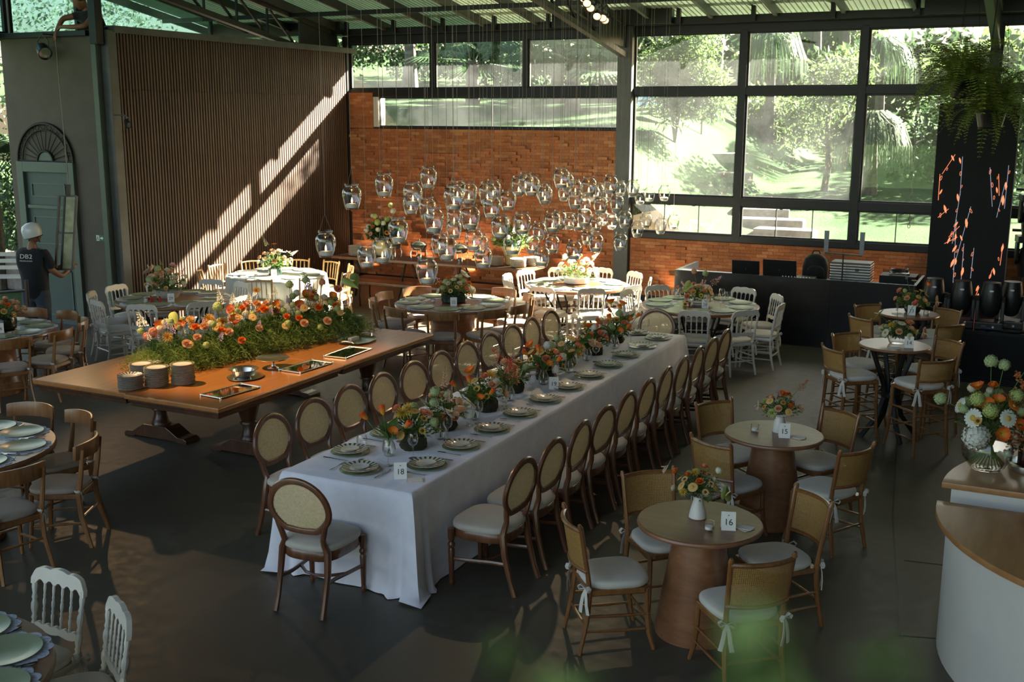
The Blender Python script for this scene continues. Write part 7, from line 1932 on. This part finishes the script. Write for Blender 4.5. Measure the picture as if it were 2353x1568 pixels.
def body_object(root, nodes, edges, head_c, yaw, pitch, name='body'):
    me = skin_mesh(nodes, edges, 'body', M['skin'])
    m = MB(); m.v = [tuple(v.co) for v in me.vertices]; m.f = [tuple(p.vertices) for p in me.polygons]
    Rm = head_mb(m, head_c, yaw, pitch)
    bpy.data.meshes.remove(me)
    return m.build(name, M['skin'], root, angle=180), Rm
def hand_nodes(nodes, edges, wrist_i, palm, fwd, side, up, curl):
    """palm node, four fingers and a thumb rooted in it"""
    fwd, side, up = Vector(fwd).normalized(), Vector(side).normalized(), Vector(up).normalized()
    palm = Vector(palm); b = len(nodes)
    nodes.append((palm, (.030, .018))); edges.append((wrist_i, b))
    for k, (off, L) in enumerate(((-.030, .072), (-.010, .08), (.010, .076), (.029, .06))):
        r0 = palm+fwd*.035+side*off; p1 = r0+fwd*L*.45-up*curl*.01; p2 = p1+fwd*L*.3*(1-curl)-up*L*.45*curl; p3 = p2-fwd*L*.3*curl+fwd*L*.25*(1-curl)-up*L*.3*curl
        i0 = len(nodes); nodes += [(r0, .0095), (p1, .009), (p2, .0085), (p3, .0075)]; edges += [(b, i0), (i0, i0+1), (i0+1, i0+2), (i0+2, i0+3)]
    r0 = palm-side*.036-fwd*.005; p1 = r0-side*.022+fwd*.025-up*.01; p2 = p1+fwd*.028-up*curl*.02+side*.01*curl
    i0 = len(nodes); nodes += [(r0, .011), (p1, .010), (p2, .0085)]; edges += [(b, i0), (i0, i0+1), (i0+1, i0+2)]

# worker with the white helmet, seen from behind, steadying the hoisted lamp frame
wx, wy = -12.62, 10.62
W = thing('person', 'person in white helmet, black shirt and jeans steadying a hoisted frame', 'person', (wx, wy, 0), .28)
N_ = [((0, 0, .96), (.15, .11)), ((0, .01, 1.12), (.155, .115)), ((0, .02, 1.30), (.17, .115)), ((0, .01, 1.42), (.13, .09)), ((0, -.005, 1.50), .06), ((.01, .01, 1.58), .055),
      ((.19, .01, 1.40), .062), ((.235, .05, 1.16), .048), ((.26, .24, 1.05), .040), ((.29, .42, 1.13), .030),
      ((-.19, .02, 1.40), .062), ((-.20, .12, 1.17), .048), ((.0, .30, 1.10), .040), ((.14, .40, 1.16), .030),
      ((.10, 0, .88), .105), ((.115, .0, .50), .070), ((.12, -.03, .14), .050), ((.12, -.03, .06), .048), ((.125, .10, .035), .04), ((-.10, 0, .88), .105), ((-.12, .02, .50), .070), ((-.13, .0, .14), .050), ((-.13, 0, .06), .048), ((-.14, .13, .035), .04)]
E_ = [(0, 1), (1, 2), (2, 3), (3, 4), (4, 5), (2, 6), (6, 7), (7, 8), (8, 9), (2, 10), (10, 11), (11, 12), (12, 13), (0, 14), (14, 15), (15, 16), (16, 17), (17, 18), (0, 19), (19, 20), (20, 21), (21, 22), (22, 23)]
hand_nodes(N_, E_, 9, (.30, .46, 1.17), (.05, .6, .6), (-.2, -.5, .6), (0, -.6, .6), .7)
hand_nodes(N_, E_, 13, (.18, .44, 1.20), (.3, .5, .6), (.5, -.4, .3), (0, -.6, .6), .7)
b, Rm = body_object(W, N_, E_, (.02, .03, 1.665), PI-.75, -.22)
m = MB(); head = Vector((.02, .03, 1.665))
q = MB(); q.lathe([(0, .150), (.05, .146), (.10, .118), (.122, .07), (.126, .02), (.122, -.03), (.112, -.055), (.105, -.05), (.112, .0), (.105, .07), (0, .135)], 28)
m.v = [tuple(Rm @ Vector((v[0]*.92, v[1]*1.08+.012, v[2]+.012))+head) for v in q.v]; m.f = q.f
m.build('helmet', plain('white helmet shell', (.74, .76, .74), .3, 0, .03, 5, coat=.4), W)
for s in (-1, 1):
    m = MB(); m.tube([Rm @ Vector((s*.098, .0, -.03))+head, Rm @ Vector((s*.085, -.03, -.09))+head, Rm @ Vector((0, -.045, -.135))+head], .005, 5, sx=1.8, sy=.6); m.build('chin_strap', M['black_plastic'], W)
m = MB(); m.tube([Rm @ Vector((.112*math.cos(a)*.95, .112*math.sin(a)*1.1+.01, -.035))+head for a in [2*PI*k/24 for k in range(24)]], .006, 5, closed=True); m.build('helmet_rim', M['black_plastic'], W)
SN = [((0, 0, .72), (.20, .16)), ((0, .0, .92), (.205, .165)), ((0, .01, 1.10), (.20, .16)), ((0, .02, 1.30), (.195, .14)), ((0, .01, 1.43), (.145, .105)), ((0, 0, 1.475), (.07, .065)), ((.19, .01, 1.405), .080), ((.225, .04, 1.24), .072), ((.238, .06, 1.17), .068), ((-.19, .02, 1.405), .080), ((-.20, .09, 1.25), .072), ((-.20, .13, 1.18), .068)]
me = skin_mesh(SN, [(0, 1), (1, 2), (2, 3), (3, 4), (4, 5), (3, 6), (6, 7), (7, 8), (3, 9), (9, 10), (10, 11)], 'shirt', M['shirt']); link('shirt', me, W)
JN = [((0, 0, .92), (.155, .125)), ((.10, 0, .80), .118), ((.115, 0, .50), .088), ((.122, -.03, .10), .074), ((-.10, 0, .80), .118), ((-.12, .02, .50), .088), ((-.13, 0, .10), .074), ((0, 0, 1.04), (.15, .12))]
me = skin_mesh(JN, [(0, 1), (1, 2), (2, 3), (0, 4), (4, 5), (5, 6), (0, 7)], 'jeans', M['jeans']); link('jeans', me, W)
o = part('back_print', text_mesh('DB2', .085, M['card'], .001), W, (-.02, -.128, 1.365), (PI/2-.1, 0, 0)); o.scale = (1.25, 1, 1)
o = part('back_print', text_mesh('PRODUCAO', .024, M['card'], .001), W, (-.02, -.135, 1.305), (PI/2-.05, 0, 0)); o.scale = (1.45, 1, 1)
for s in (-1, 1):
    m = MB(); m.loft([[(s*.125+.05*math.cos(2*PI*k/14)*w_, .05+.13*math.sin(2*PI*k/14)*l_-.02, z) for k in range(14)] for w_, l_, z in ((1, 1, 0), (1.02, 1.02, .03), (.85, .8, .08), (.6, .4, .11))]); m.build('shoe', M['black_plastic'], W)
m = MB(); m.tube([Vector((.285, .40, 1.12))+Vector((.034*math.cos(a), .02*math.sin(a), .03*math.sin(a))) for a in [2*PI*k/12 for k in range(12)]], .008, 5, closed=True, sx=1.6, sy=.6); m.build('wristwatch', M['black_plastic'], W)

# lamp frame on its rope
F0, F1 = Vector((-12.33, 11.05, 2.17)), Vector((-12.45, 10.99, 1.14))
t = thing('light_trough', 'long metal trough frame hanging from a rope beside the door', 'lamp frame', (0, 0, 0))
ax = (F1-F0).normalized(); sd = Vector((.9, .42, 0)).normalized(); nm = ax.cross(sd)
for k, off in enumerate((-.12, -.035, .12)):
    m = MB(); m.bar(F0+sd*off, F1+sd*off, .024, .05, nm); m.build('rail', M['steel_grey'] if k != 1 else M['steel_warm'], t, smooth=False)
m = MB(); m.bar(F0+sd*.045+nm*.012, F1+sd*.045+nm*.012, .13, .010, nm); m.build('reflector', plain('yellowed reflector', (.34, .34, .20), .45, .2, .25, 9), t, smooth=False)
for u in (0, .5, 1):
    p = F0+(F1-F0)*u; m = MB(); m.bar(p-sd*.12, p+sd*.12, .025, .04, nm); m.build('cross_brace', M['steel_grey'], t, smooth=False)
m = MB(); m.bar(F0, F0-ax*.16, .05, .05, nm); m.build('clamp', M['steel_warm'], t, smooth=False, bevel=.006)
m = MB(); m.tube([F0-ax*.16, (F0-ax*.16)*.5+Vector((-13.63, 12.21, 4.42))*.5, (-13.63, 12.21, 4.42)], .008, 6); o = m.build('hoist_rope', M['rope']); tag(o, 'hoisting rope from the crouching rigger to the lamp frame', 'rope')
t = thing('barrier_rail', 'dark pipe barrier standing before the helmeted worker', 'barrier', (-12.6, 10.05, 0), .1)
for x in (-.42, .42):
    m = MB(); m.tube([(x, 0, 0), (x*1.0, .02, 1.12)], .025, 8); m.build('post', M['steel_warm'], t)
    m = MB(); m.tube([(x, -.25, .02), (x, .25, .02)], .025, 8); m.build('foot', M['steel_warm'], t)
m = MB(); m.tube([(-.42, .02, .88), (.42, .02, .98)], .020, 8); m.build('rail', M['steel_warm'], t)

# rigger crouching on top of the wall, lowering the rope
RG = thing('person', 'person in black shirt crouching on the wall top lowering a rope', 'person', (-13.25, 12.60, 4.10), .0)
N_ = [((.12, .08, .30), (.13, .11)), ((.07, .04, .44), (.14, .11)), ((.0, -.02, .58), (.15, .11)), ((-.02, -.05, .68), (.10, .08)), ((-.04, -.09, .74), .052), ((-.05, -.12, .77), .05),
      ((.15, -.08, .65), .058), ((.12, -.28, .47), .044), ((-.10, -.35, .46), .036), ((-.25, -.36, .47), .028),
      ((-.19, -.06, .66), .058), ((-.36, -.24, .60), .045), ((-.375, -.33, .46), .036), ((-.38, -.37, .38), .029),
      ((.14, -.02, .32), .095), ((.0, -.22, .46), .07), ((.10, -.02, .12), .05), ((.08, -.12, .08), .04), ((.20, .08, .30), .09), ((.24, -.16, .40), .07), ((.24, .05, .12), .05), ((.23, -.05, .08), .04)]
E_ = [(0, 1), (1, 2), (2, 3), (3, 4), (4, 5), (2, 6), (6, 7), (7, 8), (8, 9), (2, 10), (10, 11), (11, 12), (12, 13), (0, 14), (14, 15), (15, 16), (16, 17), (0, 18), (18, 19), (19, 20), (20, 21)]
hand_nodes(N_, E_, 9, (-.29, -.365, .465), (-.9, 0, -.2), (.1, -.3, -.8), (-.2, -1, .2), .6)
hand_nodes(N_, E_, 13, (-.382, -.385, .33), (0, -.1, -1), (.9, -.2, 0), (.2, 1, 0), .6)
b, Rm = body_object(RG, N_, E_, (-.06, -.17, .83), -.35, .75)
head = Vector((-.06, -.17, .83)); m = MB(); q = MB(); q.lathe([(0, .128), (.05, .123), (.080, .085), (.086, .03), (.080, -.01), (.06, -.03), (.0, .0)], 22)
m.v = [tuple(Rm @ Vector((v[0]*.97, v[1]*1.12+.028, v[2]+.006))+head) for v in q.v]; m.f = q.f; m.build('hair', M['hair'], RG)
SN = [((.12, .08, .32), (.15, .13)), ((.07, .04, .45), (.16, .13)), ((.0, -.02, .58), (.17, .13)), ((-.02, -.05, .675), (.12, .095)), ((-.035, -.08, .715), .06), ((.155, -.08, .65), .075), ((.14, -.19, .56), .065), ((-.20, -.06, .66), .075), ((-.29, -.16, .63), .066)]
link('shirt', skin_mesh(SN, [(0, 1), (1, 2), (2, 3), (3, 4), (2, 5), (5, 6), (2, 7), (7, 8)], 'shirt', M['shirt']), RG)
JN = [((.13, .08, .30), (.14, .12)), ((.14, -.02, .32), .105), ((.0, -.22, .46), .082), ((.10, -.03, .14), .065), ((.20, .07, .30), .10), ((.24, -.16, .40), .082), ((.24, .03, .14), .065)]
link('trousers', skin_mesh(JN, [(0, 1), (1, 2), (2, 3), (0, 4), (4, 5), (5, 6)], 'trousers', M['trouser']), RG)

# soft leaves of a potted plant right below the lens
t = thing('potted_plant', 'out of focus green plant in the near foreground', 'plant', (.0, .0, 0))
def near_leaf(px, py, dep, size, rs):
    p = ray_point(px, py, dep); o = link('leaf', BIGLEAF_NEAR, t); o.location = p; o.rotation_euler = (rs.uniform(-1.2, .4), rs.uniform(-.5, .5), rs.uniform(0, 6.28)); o.scale = (size,)*3
NL = MB(); NL.add([(0, 0, 0), (-.22, .3, .05), (0, .33, 0), (.22, .3, .05), (-.26, .6, .04), (0, .66, -.03), (.26, .6, .04), (0, 1.0, -.12)], [(0, 2, 1), (0, 3, 2), (1, 2, 5, 4), (2, 3, 6, 5), (4, 5, 7), (5, 6, 7)])
BIGLEAF_NEAR = NL.mesh('leaf', leafy('soft green leaf', (.40, .55, .16), (.55, .70, .24), .35, 8), True, 180)
rs = random.Random(17)
LN = [(1130, 1500, .24, .016), (1230, 1540, .25, .018), (1330, 1590, .25, .018), (1430, 1620, .25, .016), (1720, 1430, .24, .018), (1695, 1520, .23, .022), (1790, 1490, .24, .018), (1750, 1580, .23, .024), (2045, 1480, .24, .016), (2100, 1545, .25, .018), (1860, 1600, .23, .022), (1640, 1600, .23, .02)]
for px, py, dep, s in LN: near_leaf(px, py, dep, s, rs)
m = MB(); root = ray_point(1600, 2300, .75)
for px, py, dep, s in LN: m.tube([root, root*.5+ray_point(px, py+260, dep)*.5, ray_point(px, py, dep)], .0016, 4)
o = m.build('stems', M['stem'], t); o['kind'] = 'stuff'
m = MB(); m.lathe([(.08, -.22), (.10, -.2), (.13, 0), (.12, 0), (.10, -.05)], 20, root); m.build('pot', M['terracotta'], t)
# mezzanine ledge the plant stands on
mb = MB(); mb.box((-.3, -1.2, root.z-.29), (6.0, 3.4, .14)); struct('floor_mezzanine', mb, M['floor'], smooth=False)

# keep every label within sixteen words
SHORTER = [('small clear glass vase of', 'glass vase of'), ('sage green charger', 'green charger'), ('the cut-off table before the buffet', 'the cut-off table'), ('clear stemmed wine glass', 'wine glass'), ('ivory plate with olive rays', 'olive-rayed plate'),
           ('small ivory plate topping the setting', 'small ivory plate'), ('white pillar candle on a glass stand', 'white pillar candle'), ('moss bed of orange and peach blooms', 'moss bed of blooms'), ('lacy blue-white placemat', 'lacy placemat'), (' standing', ''), (' wide folded leaves', ' folded leaves'), (' from the slatted wall side', ' from slatted wall'), ('the sunlit white-bouquet table', 'the sunlit table'), (' in the cluster', '')]
for o in bpy.data.objects:
    lab = o.get('label')
    if not lab: continue
    for a, b in SHORTER:
        if len(lab.split()) <= 15: break
        lab = lab.replace(a, b)
    o['label'] = lab
